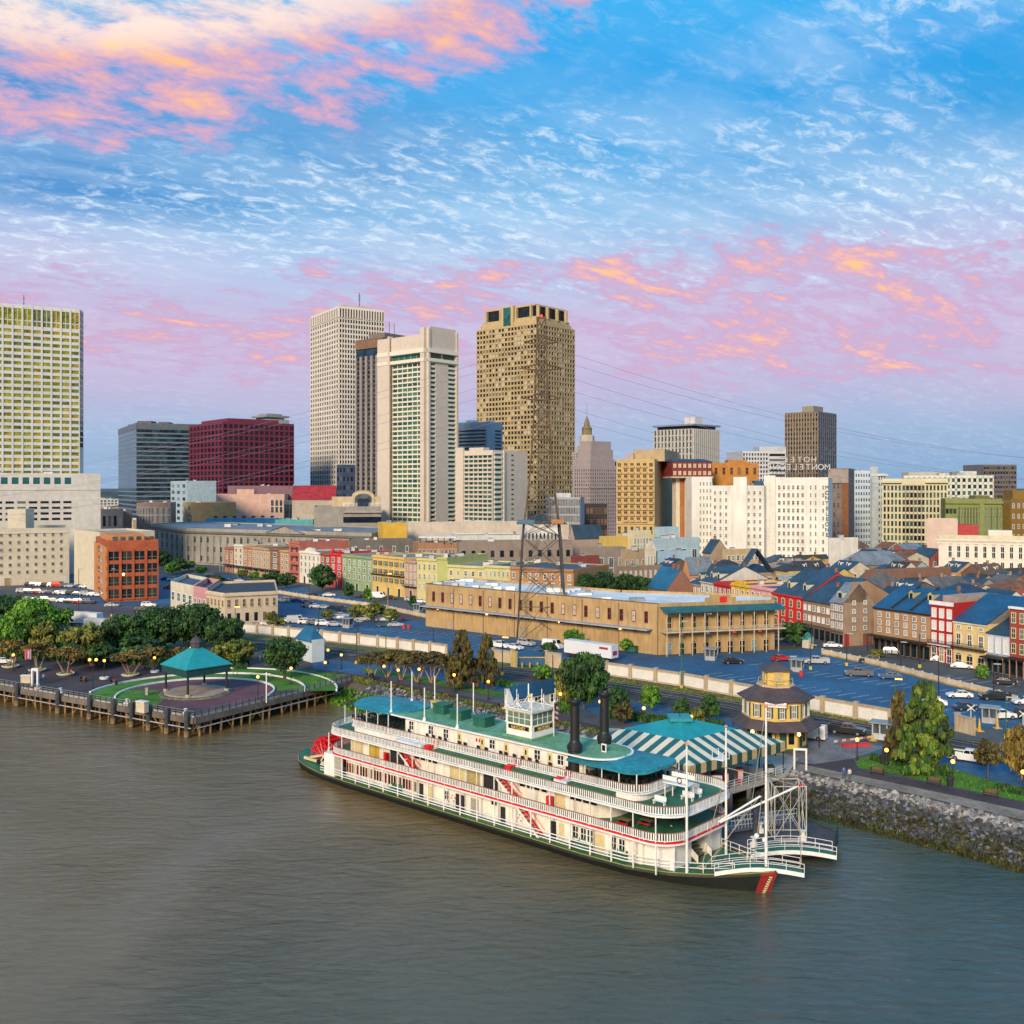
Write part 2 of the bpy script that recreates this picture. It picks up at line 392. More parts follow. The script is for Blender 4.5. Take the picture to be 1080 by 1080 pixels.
# rip-rap and bank plants (stuff)
def rocks(name, top, d0, d1, z0, z1, nper, mm, smin=.3, smax=.8, lab=None):
    mb = MB(); k = 0
    for i in range(len(top)-1):
        a = Vector(top[i]); b = Vector(top[i+1]); L = (b-a).length; d = (b-a)/L; q = Vector((d.y,-d.x))
        for _ in range(int(L*nper)):
            t = rnd.random(); s = rnd.random()
            c = a + d*(t*L) + q*(d0 + (d1-d0)*s); z = z0 + (z1-z0)*s
            r = rnd.uniform(smin, smax); m = mm[int(rnd.random()*len(mm))]
            vs = []
            for (x,y,w) in ((-1,-1,-1),(1,-1,-1),(1,1,-1),(-1,1,-1),(-.7,-.7,1),(.7,-.7,1),(.7,.7,1),(-.7,.7,1)):
                vs.append((x*r*rnd.uniform(.6,1.1), y*r*rnd.uniform(.5,1), w*r*rnd.uniform(.4,.8)))
            mb.M = Matrix.Translation((c.x, c.y, z)) @ Matrix.Rotation(rnd.uniform(0,6.3),4,'Z') @ Matrix.Rotation(rnd.uniform(-.6,.6),4,'X')
            mb.add(vs, [(0,3,2,1),(4,5,6,7),(0,1,5,4),(1,2,6,5),(2,3,7,6),(3,0,4,7)], m)
    mb.M = None
    return tag(mb.build(name), lab, 'rocks', kind='stuff')
rk = [mat((.04,.043,.05),.85), mat((.08,.085,.10),.85), mat((.17,.18,.20),.8), mat((.30,.30,.31),.8), mat((.10,.08,.06),.9)]
rkl = [mat((.38,.37,.35),.8), mat((.26,.26,.27),.8), mat((.16,.14,.12),.85)]
rocks('riprap', shore[5:10], 0.3, 6.5, GZ+.1, .3, 42, rk+rk[:3], .18, .5, 'grey broken stone bank below the promenade behind the steamboat')
rocks('riprap', shore[10:15], 0.5, 2.2, GZ+.05, 2.75, 18, rkl, .15, .4, 'pale stones along the top of the right bank')
rocks('riprap', shore[10:15], 1.8, 6.5, 2.9, .4, 44, rk[:2]+rk[:1]+rk[4:]+rk[:3], .18, .5, 'dark broken stone slope on the right bank')
# ================================================================ BUILDING KIT
WINMESH = {}
fr_w = mat((.78,.77,.74), .6, .1, 1, 3)
gl_d = glass((.015,.025,.035)); gl_v1 = glass((.045,.055,.065)); gl_v2 = glass((.16,.15,.13), .4, .2); gl_g = glass((.05,.12,.10)); gl_b = glass((.10,.13,.16))
sh_g = mat((.02,.08,.05), .7); dark = mat((.02,.02,.022), .7, .2)
def wingeo(mb, w, h, style, gm, fm):
    """window in the xz plane, outward = -y, standing on z=0, centred on x=0"""
    if style == 'plain':
        mb.box(-w/2, -.05, 0, w/2, .02, h, gm)
        return
    if style == 'curtain':
        mb.box(-w/2, -.05, 0, w/2, .02, h, gm)
        mb.box(-.04*w, -.09, 0, .04*w, -.05, h, fm); mb.box(-w/2, -.09, h*.28, w/2, -.05, h*.34, fm)
        return
    t = min(.16, w*.14)
    mb.box(-w/2, -.05, 0, w/2, .02, h, gm)
    mb.box(-w/2-t, -.16, -t, -w/2, .02, h+t, fm); mb.box(w/2, -.16, -t, w/2+t, .02, h+t, fm)
    mb.box(-w/2, -.16, h, w/2, .02, h+t*1.3, fm); mb.box(-w/2-t*.5, -.28, -t*1.4, w/2+t*.5, .02, 0, fm)
    if style in ('frame', 'shutter', 'arch'):
        mb.box(-w/2, -.10, h*.48, w/2, -.05, h*.53, fm); mb.box(-.04, -.10, 0, .04, -.05, h, fm)
    if style == 'shutter':
        for s in (-1, 1): mb.box(s*(w/2+t), -.12, 0, s*(w/2+t+w*.42), -.02, h, sh_g)
    if style == 'arch':
        for i in range(6):
            a0 = math.pi*i/6; a1 = math.pi*(i+1)/6
            r = w/2; R2 = r + t
            vs = [(r*math.cos(a0),-.14,h+r*.6*math.sin(a0)),(R2*math.cos(a0),-.14,h+R2*.7*math.sin(a0)),(R2*math.cos(a1),-.14,h+R2*.7*math.sin(a1)),(r*math.cos(a1),-.14,h+r*.6*math.sin(a1))]
            mb.add(vs, [(0,1,2,3)], fm)
            mb.add([(0,-.06,h),(r*math.cos(a0),-.06,h+r*.6*math.sin(a0)),(r*math.cos(a1),-.06,h+r*.6*math.sin(a1))], [(0,1,2)], gm)
class B:
    def __init__(s, name, label, fp, z1, wm, z0=GZ, roof=None, cat='building', group=None, par=.9, base=None):
        s.o = Vector((fp[0][0], fp[0][1], z0)); s.root = thing(name, label, cat, s.o, 0, group)
        s.fp = [(p[0]-s.o.x, p[1]-s.o.y) for p in fp]; s.h = z1 - z0; s.wm = wm; s.z0 = z0
        s.w = MB(); s.roofm = roof or mat((.16,.16,.17), .9, .3, .1, 1)
        s.w.prism(s.fp, 0, s.h, wm, bot=False); s.wins = []; s.flat = True; s.par = par
        s.nm = len(s.fp)
    def edge(s, i):
        p = Vector(s.fp[i]); q = Vector(s.fp[(i+1) % s.nm]); L = (q-p).length; d = (q-p)/L
        return p, d, L, Vector((d.y, -d.x))
    def fbox(s, i, x0, x1, d0, d1, z0, z1, m, mb=None):
        """box on facade i: x along it, d outward, z above the base"""
        p, d, L, n = s.edge(i); mb = mb or s.w
        old = mb.M; mb.M = Matrix.Translation((p.x, p.y, 0)) @ Matrix.Rotation(math.atan2(d.y, d.x), 4, 'Z')
        mb.box(x0, -d1, z0, x1, -d0, z1, m); mb.M = old
    def fac(s, i, nx, nz, ww=.6, wh=.6, z0=0, z1=None, m0=0, m1=0, style='plain', g=None, fm=None, pier=0, span=0, pm=None, sm=None, skip=None, vary=None, zo=.5):
        p, d, L, n = s.edge(i); z1 = s.h if z1 is None else z1
        cx = (L - m0 - m1) / nx; cz = (z1 - z0) / nz; w = cx*ww; h = cz*wh
        ang = math.atan2(d.y, d.x); g = g or gl_d; fm = fm or fr_w
        if g is gl_d and style != 'arch': g = [gl_d]*6 + [gl_v1, gl_v2, gl_v1]
        for a in range(nx):
            for b in range(nz):
                if skip and skip(a, b): continue
                u = m0 + (a+.5)*cx; z = z0 + b*cz + (cz-h)*zo
                gg = g[int(rnd.random()*len(g))] if isinstance(g, (list, tuple)) else g
                s.wins.append((p.x + d.x*u, p.y + d.y*u, z, ang, round(w, 2), round(h, 2), style, gg, fm))
        if pier:
            for a in range(nx+1):
                u = m0 + a*cx; pw = cx*(1-ww)/2
                s.fbox(i, max(0, u-pw), min(L, u+pw), -.05, pier, z0, z1, pm or s.wm)
        if span:
            for b in range(nz+1):
                z = z0 + b*cz; sh = cz*(1-wh)
                lo = z - sh*(1-zo); hi = z + sh*zo
                s.fbox(i, m0, L-m1, -.05, span, max(z0, lo), min(z1, hi), sm or s.wm)
    def part(s, name, mb): return mb.build(name, s.root)
    def door(s, i, u, w=1.4, h=2.8, m=None, fm=None):
        mb = MB(); s.fbox(i, u-w/2, u+w/2, -.02, .06, 0, h, m or dark, mb)
        s.fbox(i, u-w/2-.15, u-w/2, -.02, .14, 0, h+.15, fm or fr_w, mb); s.fbox(i, u+w/2, u+w/2+.15, -.02, .14, 0, h+.15, fm or fr_w, mb)
        s.fbox(i, u-w/2, u+w/2, -.02, .14, h, h+.15, fm or fr_w, mb); return s.part('door', mb)
    def cornice(s, i, z, d=.4, h=.5, m=None):
        p, dd, L, n = s.edge(i); s.fbox(i, -.05, L+.05, -.05, d, z-h, z, m or s.wm)
    def gable(s, h, axis=0, m=None, over=.35, gm=None, hip=0):
        """pitched roof on the 4-cornered footprint; axis 0: ridge parallel to edge 0"""
        s.flat = False; m = m or s.roofm; P = [Vector((*q, s.h)) for q in s.fp[:4]]
        if axis: P = P[1:] + P[:1]
        a, b, c, d = P; up = Vector((0,0,h))
        r0 = (a+d)/2 + up; r1 = (b+c)/2 + up
        if hip: v = (r1-r0)*hip; r0 = r0+v; r1 = r1-v
        k = (a-d).normalized()*over; e = (b-a).normalized()*(0 if hip else .15); dz = Vector((0,0,-over*h/((a-d).length/2)))
        a1,b1,c1,d1 = a+k-e+dz, b+k+e+dz, c-k+e+dz, d-k-e+dz; r0-=e; r1+=e
        mb = MB(); th = Vector((0,0,.18))
        for q in ((a1,b1,r1,r0),(c1,d1,r0,r1)):
            vs = [tuple(v) for v in q] + [tuple(v+th) for v in q]
            mb.add(vs, [(3,2,1,0),(4,5,6,7),(0,1,5,4),(1,2,6,5),(2,3,7,6),(3,0,4,7)], m)
        if hip:
            mb.add([tuple(v+th*.9) for v in (d1,a1,r0)], [(0,1,2)], m); mb.add([tuple(v+th*.9) for v in (b1,c1,r1)], [(0,1,2)], m)
        else:
            g = gm or s.wm
            s.w.add([tuple(v) for v in (a,(a+d)/2+up,d)], [(0,1,2)], g); s.w.add([tuple(v) for v in (b,c,(b+c)/2+up)], [(0,1,2)], g)
        s.rf = s.part('roof', mb); s.rg = (a,b,c,d,h); return s.rf
    def chimney(s, t, sd=.3, w=.7, hh=1.1, m=None, nd=0):
        m = m or rnd.choice([mat((.24,.13,.09),.9), mat((.30,.24,.19),.9), mat((.16,.10,.08),.9)])
        a,b,c,d,h = s.rg
        base = a.lerp(b, t).lerp(d.lerp(c, t), sd); zr = s.h + h*(1-abs(sd-.5)*2)
        mb = MB(); m = m or mat((.35,.16,.10), .9)
        mb.box(base.x-w/2, base.y-w/2, zr-.8, base.x+w/2, base.y+w/2, zr+hh, m); mb.box(base.x-w*.6, base.y-w*.6, zr+hh, base.x+w*.6, base.y+w*.6, zr+hh+.2, m)
        mb.build('chimney', s.rf)
    def dormer(s, t, side=0, w=1.2, hh=1.5, sd=.2, wm=None, gm=None):
        a,b,c,d,h = s.rg
        if side: a,b,c,d = c,d,a,b
        q = a.lerp(b, t).lerp(d.lerp(c, t), sd); e = (b-a).normalized(); inn = (d-a).normalized()
        z = s.h + h*sd*2; Lk = hh/(h/((d-a).length/2))*.9
        f0 = q - e*w/2; f1 = q + e*w/2; mb = MB(); wmm = wm or fr_w
        def P(v, zz): return (v.x, v.y, zz)
        b0 = f0 + inn*Lk; b1 = f1 + inn*Lk; fm = (f0+f1)/2; bm = (b0+b1)/2 + inn*.6
        mb.add([P(f0,z-.1),P(f1,z-.1),P(f1,z+hh*.8),P(fm,z+hh*1.1),P(f0,z+hh*.8)], [(0,1,2,3,4)], wmm)
        mb.add([P(f0,z-.1),P(f0,z+hh*.8),P(b0,z+hh*.8)], [(0,1,2)], wmm); mb.add([P(f1,z-.1),P(b1,z+hh*.8),P(f1,z+hh*.8)], [(0,1,2)], wmm)
        o = inn*-.15
        mb.add([P(f0+o-e*.1,z+hh*.78),P(fm+o,z+hh*1.16),P(bm,z+hh*1.16),P(b0-e*.1,z+hh*.78)], [(0,1,2,3)], s.roofm)
        mb.add([P(f1+o+e*.1,z+hh*.78),P(b1+e*.1,z+hh*.78),P(bm,z+hh*1.16),P(fm+o,z+hh*1.16)], [(0,1,2,3)], s.roofm)
        dm = mb.build('dormer', s.rf)
        m2 = MB(); m2.M = Matrix.Translation((fm.x, fm.y, z+.15)) @ Matrix.Rotation(math.atan2(e.y,e.x),4,'Z'); wingeo(m2, w*.5, hh*.6, 'plain', gl_d, fr_w)
        m2.build('window', dm)
    def units(s, k, m=None, sz=(1.2,2.6), hh=(.8,1.8)):
        xs = [p[0] for p in s.fp]; ys = [p[1] for p in s.fp]
        cx = sum(xs)/s.nm; cy = sum(ys)/s.nm
        for _ in range(k):
            e = int(rnd.random()*s.nm); q = s.fp[e]; r = s.fp[(e+1) % s.nm]; t = rnd.random(); f = rnd.uniform(.15,.75)
            ux = cx + ((q[0]+(r[0]-q[0])*t)-cx)*f; uy = cy + ((q[1]+(r[1]-q[1])*t)-cy)*f
            w = rnd.uniform(*sz)/2; d = rnd.uniform(*sz)/2; hh2 = rnd.uniform(*hh); mb = MB()
            mm = m or rnd.choice([mat((.45,.46,.46),.6), mat((.25,.26,.27),.7), mat((.60,.60,.58),.6)])
            mb.box(-w,-d,0,w,d,hh2,mm); mb.box(-w*.7,-d*.7,hh2,w*.7,d*.7,hh2+.15,dark)
            mb.build('roof_unit', s.root, (ux, uy, s.h+.05), )
    def end(s):
        if s.flat:
            cx = sum(p[0] for p in s.fp)/s.nm; cy = sum(p[1] for p in s.fp)/s.nm
            mb = MB(); mb.poly([(cx+(p[0]-cx)*.985, cy+(p[1]-cy)*.985, s.h+.06) for p in s.fp], s.roofm)
            s.part('roof', mb)
            if s.par:
                for i in range(s.nm):
                    p,d,L,n = s.edge(i); s.fbox(i, .3 if i % 2 else 0, L-(.3 if i % 2 else 0), -.3, .02, s.h-.3, s.h+s.par, s.wm)
        s.w.build('wall', s.root)
        s.wins.sort(key=lambda w: 0)
        for k, (x, y, z, ang, w, h, st, g, fm) in enumerate(s.wins):
            if k >= 100: break
            key = (w, h, st, g.name, fm.name)
            if key not in WINMESH:
                mb = MB(); wingeo(mb, w, h, st, g, fm); WINMESH[key] = mb.mesh('window')
            o = bpy.data.objects.new('window', WINMESH[key]); COL.objects.link(o); o.parent = s.root
            o.location = (x, y, z); o.rotation_euler = (0, 0, ang)
        if len(s.wins) > 100:
            mb = MB()
            for (x, y, z, ang, w, h, st, g, fm) in s.wins[100:]:
                mb.M = Matrix.Translation((x, y, z)) @ Matrix.Rotation(ang, 4, 'Z'); wingeo(mb, w, h, st, g, fm)
            mb.M = None; tag(mb.build('window', s.root), kind='stuff')
        return s
def toward(P, d, px):
    """distance t so that P+t*d stands at photo column px"""
    k = (px - 540) / F; return (k*P[1] - P[0]) / (d[0] - k*d[1])
def corner(xl, xc, xr, Y, th, dl=None, dr=None):
    """rectangular footprint from its near corner: left face runs to column xl, right face to xr; th = heading of the left face"""
    C = W(xc, Y); a = R(th); u = (-math.cos(a), math.sin(a)); v = (math.sin(a), math.cos(a))
    tl = dl if dl else toward(C, u, xl); tr = dr if dr else toward(C, v, xr)
    Lp = (C[0]+u[0]*tl, C[1]+u[1]*tl); Rp = (C[0]+v[0]*tr, C[1]+v[1]*tr)
    return [Lp, C, Rp, (Lp[0]+v[0]*tr, Lp[1]+v[1]*tr)]      # edge 0 = left face, edge 1 = right face
def slab(x0, Y0, x1, Y1, dep):
    """front edge from column x0 to x1, going back dep metres; edge 0 = front, 1 = right side, 3 = left side"""
    a = W(x0, Y0); b = W(x1, Y1); d = Vector((b[0]-a[0], b[1]-a[1])).normalized(); n = (-d.y*dep, d.x*dep)
    return [a, b, (b[0]+n[0], b[1]+n[1]), (a[0]+n[0], a[1]+n[1])]
def grow(fp, k, c=None):
    cx = sum(p[0] for p in fp)/len(fp); cy = sum(p[1] for p in fp)/len(fp)
    return [(cx+(p[0]-cx)*k, cy+(p[1]-cy)*k) for p in fp]
# ================================================================ TOWERS
slate = mat((.035,.075,.12), .55, .3, .2, 3); slateB = mat((.02,.14,.26), .45, .25, .2, 3); lead = mat((.20,.24,.28), .6, .3, .2, 2)
gravel = mat((.30,.30,.29), .9, .3, .1, 2); rf_w = mat((.80,.80,.79), .8, .2, .15, 1.5)
def box_part(b, name, x0,y0,z0,x1,y1,z1,m, par=None):
    mb = MB(); mb.box(x0,y0,z0,x1,y1,z1,m); return mb.build(name, par or b.root)
def block(b, fp, z0, z1, m, name='penthouse', wall=None, n=None):
    mb = MB(); P = [(p[0]-b.o.x, p[1]-b.o.y) for p in fp]; mb.prism(P, z0-b.z0, z1-b.z0, m); return mb.build(name, b.root)
# T1 green glazed hotel tower
Y = 500; hw = mat((.60,.62,.60), .6, .1, .05, .4)
gy = [glass((.34,.36,.03), .2, .5), glass((.24,.30,.03), .2, .5), glass((.42,.34,.03), .2, .5), glass((.16,.20,.06), .15, .5)]
fp = [W(-62, 488), W(84, 518), W(88, 526), (W(88,526)[0]-16, 526+30), (W(-62,488)[0]-16, 518)]
b = B('hotel_tower', 'tall white tower with rows of yellow-green windows at the left edge', fp, H(327, 515), hw, cat='tower', roof=gravel)
b.fac(0, 14, 23, .80, .52, z0=H(502,515)-GZ, z1=H(349,515)-GZ, pier=.5, span=.35, g=gy)
b.fac(0, 14, 1, .80, .80, z0=H(349,515)-GZ, z1=H(327,515)-GZ, pier=.5, span=.3, g=gy, style='curtain', fm=hw)
b.fac(1, 1, 24, .8, .7, z0=60, g=gl_d)
b.units(3, sz=(3,6), hh=(1,2)); b.end()
mb = MB(); q = W(18, 505); mb.tube((0,0,0),(0,0,7),.15,dark,5); mb.tube((-.8,0,3),(.8,0,3),.08,dark,4); mb.tube((-.6,0,5),(.6,0,5.4),.08,dark,4)
mb.build('antenna', b.root, (q[0]-b.o.x, 512-b.o.y, b.h))
# T2 white podium
cw = mat((.62,.60,.55), .75, .12, .04, .5)
b = B('office_block', 'large white windowless-sided block in front of the tall green-windowed tower', slab(-60, 450, 106, 478, 50), H(501,460), cw, roof=gravel)
P = b.edge(0); L = P[2]
def ux(b, px, Y): return None
def fu(b, i, px):                # distance along facade i where photo column px falls
    p, d, L, n = b.edge(i); return toward((p.x+b.o.x, p.y+b.o.y), (d.x, d.y), px)
tg = [glass((.02,.14,.16), .2, .4)]
b.fac(0, 12, 1, .62, .62, z0=H(514,460)-GZ, z1=H(502.5,460)-GZ, m0=0, m1=L-fu(b,0,77), g=tg, zo=.8)
b.fac(0, 11, 4, .72, .42, z0=H(551,460)-GZ, z1=H(527,460)-GZ, m1=L-fu(b,0,77), g=gl_d)
b.fbox(0, 0, L, -.02, .25, H(517,460)-GZ, H(516,460)-GZ, cw); b.fbox(0, fu(b,0,78), L, -.02, .4, H(575,460)-GZ, H(526,460)-GZ, cw)
b.fac(0, 6, 3, .5, .4, z0=3, z1=15, m0=fu(b,0,80), m1=4, g=gl_d); b.units(5, sz=(3,6)); b.end()
# T3 cream old warehouse
b = B('cream_warehouse', 'plain cream seven-storey building with small windows at the far left', slab(-60, 408, 73, 428, 34), H(561,422), mat((.60,.54,.42), .85, .12, .06, .6), roof=gravel, par=1.6)
L = b.edge(0)[2]; b.fac(0, 14, 6, .26, .36, z0=H(607,422)-GZ, z1=H(560,422)-GZ, m1=1.5, style='frame', g=[gl_d, gl_d, gl_b], fm=mat((.5,.48,.44),.8))
b.fbox(0, 0, L, -.02, .3, b.h-.6, b.h-.2, cw); block(b, slab(8, 428, 27, 429.4, 14), b.h, H(537,429), b.wm)
b.fac(1, 4, 6, .3, .4, z0=4, z1=19, g=gl_d); b.door(0, fu(b,0,8), 2.4, 3.2, mat((.35,.25,.12),.8)); b.door(0, fu(b,0,67), 2, 2.6, cw); b.end()
# T4 orange brick grid building
ob = mat((.42,.10,.04), .85, .25, .3, 3); og = mat((.60,.25,.09), .85, .2, .3, 3)
b = B('brick_warehouse', 'orange brick five-storey building with large dark grid windows and a lit lamp', corner(101, 113, 167, 358, 62), H(573,360), ob, roof=slate, par=1)
zb = GZ
b.fac(1, 4, 4, .80, .70, z0=.6, z1=b.h-2.2, style='curtain', g=[gl_d, glass((.05,.06,.05))], fm=mat((.2,.17,.13),.8), pier=.5, span=.25)
b.fac(0, 1, 5, .5, .6, z0=.5, z1=b.h-1, style='curtain', g=gl_d, fm=fr_w, pier=.6, span=.3, pm=og, sm=og)
ph = corner(106, 114, 152, 361, 62); block(b, ph, b.h+GZ, H(566,361)+.6, og)
mb = MB(); C = W(114,361); 
b2 = b; e = MB()
for k in range(4):
    t = .12+.22*k; p0 = Vector(ph[1]); p1 = Vector(ph[2]); q = p0.lerp(p1, t); q2 = p0.lerp(p1, t+.14); nn = Vector(((p1-p0).y, -(p1-p0).x)).normalized()*.08
    m = MB(); x0,y0 = q+nn-b.o.xy; x1,y1 = q2+nn-b.o.xy; m.add([(x0,y0,b.h+.5),(x1,y1,b.h+.5),(x1,y1,b.h+2.2),(x0,y0,b.h+2.2)], [(0,1,2,3)], gl_b); m.build('penthouse_window', b.root)
p,d,L,n = b.edge(1); q = p + d*L*.31 + n*.5; m = MB(); m.ball((0,0,0), .45, mat('ffd98a', emit=5, var=0)); m.build('lamp', b.root, (q.x,q.y,9.6)); b.end()
b = B('parking_garage', 'low cream garage with dark slots behind the orange brick building', slab(105, 395, 163, 409, 30), H(563,400), mat((.62,.56,.42),.85,.1), roof=gravel)
b.fac(0, 7, 3, .8, .4, z0=8, g=gl_d); b.end()
# T5 dark glass tower
dg = mat((.03,.06,.09), .35, .2, .05, .3)
b = B('glass_tower', 'dark blue glass office tower with thin pale bands left of the maroon one', corner(125, 144, 208, 900, 62), H(447,900), dg, cat='tower', roof=gravel, par=0)
gbk = [glass((.015,.05,.085), .1), glass((.01,.03,.05), .1), glass((.03,.08,.12), .1)]
for i in (0,1): b.fac(i, 8 if i else 4, 24, 1.0, .68, z0=0, g=gbk, span=.3, sm=mat((.16,.21,.26),.5), zo=.5)
b.fbox(0, 0, b.edge(0)[2], 0, .5, b.h-4, b.h+1, mat((.12,.15,.18),.5)); b.fbox(1, 0, b.edge(1)[2], 0, .5, b.h-4, b.h+1, mat((.12,.15,.18),.5)); b.units(3, sz=(8,14), hh=(3,5), m=mat((.08,.09,.1),.6)); b.end()
# T6 maroon tower
mr = mat((.16,.022,.055), .6, .15, .05, .5)
fp = corner(197, 235, 310, 860, 52)
b = B('maroon_tower', 'maroon gridded office tower with a pale round disc on its roof', fp, H(446,860), mr, cat='tower', roof=gravel, par=1.5)
for i in (0,1): b.fac(i, 10 if i==0 else 14, 19, .72, .68, z0=0, g=[gl_d, glass((.03,.008,.02))], pier=.4, span=.3)
block(b, grow(fp,.72), b.h+GZ, b.h+GZ+5, mr); b.end()
b = B('domed_tower', 'pale office tower with a flat disc roof behind the maroon tower', corner(262, 285, 305, 1000, 45), H(443,1000), mat((.35,.38,.40),.7), cat='tower')
b.fac(0, 1, 12, 1, .6, z0=60, g=gl_d, span=.3)
c = W(285, 1020); mb = MB(); mb.lathe([(14,0),(14,3),(19,3.2),(19,5.2),(12,5.4),(12,7),(.1,7.2)], mat((.26,.28,.31),.6), 4); mb.build('disc_roof', b.root, (c[0]-b.o.x, c[1]-b.o.y, b.h)); b.end()
# T7 tall white gridded tower
ww = mat((.68,.64,.57), .7, .08, .03, .4)
fp = corner(328, 357.5, 405, 950, 58)
b = B('white_office_tower', 'tallest white gridded tower with narrow dark windows and a rooftop antenna', fp, H(324,950), ww, cat='tower', roof=gravel, par=1.5)
for i, k in ((0, 12), (1, 17)):
    b.fac(i, k, 1, .6, .9, z0=b.h-9.5, z1=b.h-.5, pier=1.1, span=.6, g=gl_d)
    b.fac(i, k, 42, .68, .64, z0=0, z1=b.h-10, pier=.8, span=.4, g=[gl_d, gl_d, glass((.03,.045,.06))])
block(b, grow(fp,.72), b.h+GZ, b.h+GZ+4.5, mat((.55,.48,.36),.8))
mb = MB(); mb.tube((0,0,0),(0,0,16),.35,dark,5); [mb.tube((-1.4,0,h),(1.4,0,h),.2,dark,4) for h in (9,11,13)]
q = W(379, 985); mb.build('antenna', b.root, (q[0]-b.o.x, q[1]-b.o.y, b.h+4)); b.end()
b = B('blue_clad_block', 'small dark blue block in front of the tall white gridded tower', corner(355, 361, 377, 860, 55), H(491,860), mat((.06,.09,.16),.5))
for i in (0,1): b.fac(i, 2 if i==0 else 4, 7, .5, .5, z0=6, g=gl_d)
b.end()
# T8 brown striped hotel tower
bw = mat((.14,.11,.09), .7, .1, .05, .4)
fp = corner(376, 404, 440, 640, 38)
b = B('brown_hotel_tower', 'dark brown tower with vertical stripes between the white gridded tower and the pale slab hotel', fp, H(357,640), bw, cat='tower', roof=gravel)
b.fac(0, 5, 42, .56, .7, z0=0, z1=H(374,640)-GZ, pier=1, g=[gl_d, glass((.03,.05,.08))], pm=mat((.27,.25,.24),.7))
b.fac(0, 1, 1, 1, .9, z0=H(375,640)-GZ, z1=H(366,640)-GZ, g=glass((.02,.06,.12)))
b.fbox(0, 0, b.edge(0)[2], -.02, 1.1, H(366,640)-GZ, b.h, mat((.22,.13,.07),.7))
block(b, grow(fp,.6), b.h+GZ, b.h+GZ+5, mat((.2,.16,.14),.7))
mb = MB(); mb.tube((0,0,0),(0,0,9),.15,dark,4); mb.tube((3,2,0),(3,2,8),.15,dark,4); mb.build('antenna', b.root, (20,8,b.h+5)); b.end()
# T9 pale slab hotel
pl = mat((.60,.52,.43), .75, .07, .04, .4); pc = mat((.72,.68,.58), .7, .06)
fp = corner(401, 450, 481.5, 590, 42)
b = B('slab_hotel_tower', 'pale beige slab hotel tower with green balconies columns and a white upper band', fp, H(352,590), pl, cat='tower', roof=gravel, par=0)
gg = [glass((.04,.16,.11), .15), glass((.08,.22,.14), .15), glass((.03,.10,.08), .15), glass((.12,.22,.12), .2)]
p,d,L,n = b.edge(0); fl = fu(b,0,414.5); fr = fu(b,0,446)
zt = H(381,590)-GZ; zl = H(553,590)-GZ
b.fac(0, 6, 40, .88, .66, z0=0, z1=zt, m0=fl, m1=L-fr, g=gg, span=.5, pier=.3, pm=pc, sm=pc)
b.fbox(0, 0, fl, 0, 2.2, 0, b.h, pl); b.fbox(0, fr, L, 0, 2.2, 0, b.h+3.5, pl); b.fbox(0, fl-1.5, fl, 0, 3, 0, b.h+1, pl)
b.fbox(0, fl, fr, 0, 1.4, H(372,590)-GZ, b.h, pl)
b.fac(0, 5, 1, .94, .8, z0=H(377.5,590)-GZ, z1=H(370.5,590)-GZ, m0=fl, m1=L-fr, g=glass((.02,.16,.12)))
b.fbox(0, -.1, L+.1, 0, 2.5, H(371.5,590)-GZ, H(367,590)-GZ, pc); b.fbox(0, -.1, L+.1, 0, 2.5, H(381,590)-GZ, H(377.5,590)-GZ, pc)
L1 = b.edge(1)[2]; c0 = fu(b,1,458.5); c1 = fu(b,1,471.5); 
b.fac(1, 1, 42, .9, .55, z0=0, z1=zt, m0=fu(b,1,452), m1=L1-c0, g=gg, span=1.0, sm=pc); b.fac(1, 1, 42, .9, .55, z0=0, z1=zt, m0=c1, m1=L1-fu(b,1,479.5), g=gg, span=1.0, sm=pc)
b.fbox(1, 0, fu(b,1,452), 0, 1.6, 0, b.h+3.5, pl); b.fbox(1, c0, c1, 0, 1.0, 0, zt, pl); b.fbox(1, fu(b,1,479.5), L1, 0, 1.6, 0, b.h+3, pl); b.fbox(1, fu(b,1,452), fu(b,1,479.5), 0, 1, H(367,590)-GZ, b.h+4.5, pl)
b.fac(1, 2, 1, .9, .8, z0=H(377.5,590)-GZ, z1=H(370.5,590)-GZ, m0=fu(b,1,452), m1=L1-fu(b,1,479.5), g=glass((.06,.10,.05)))
b.fbox(1, 0, L1, 0, 2, H(371.5,590)-GZ, H(367,590)-GZ, pc); b.fbox(1, 0, L1, 0, 2, H(381,590)-GZ, H(377.5,590)-GZ, pc)
b.end()
# T10 blue banded building
bl = mat((.18,.30,.42), .6, .1)
b = B('blue_banded_building', 'blue building with dark horizontal window bands right of the slab hotel tower', corner(480, 513.5, 530, 700, 35), H(446,700), bl, roof=gravel)
L = b.edge(0)[2]; b.fac(0, 1, 8, .96, .5, z0=H(482,700)-GZ, z1=H(452,700)-GZ, m1=L-fu(b,0,512.5), g=gl_d, span=.5, sm=mat((.25,.34,.42),.6))
b.fac(1, 1, 8, .7, .5, z0=H(482,700)-GZ, z1=H(452,700)-GZ, m0=8, g=gl_d); b.units(3, bl, (4,8), (2,3)); b.end()
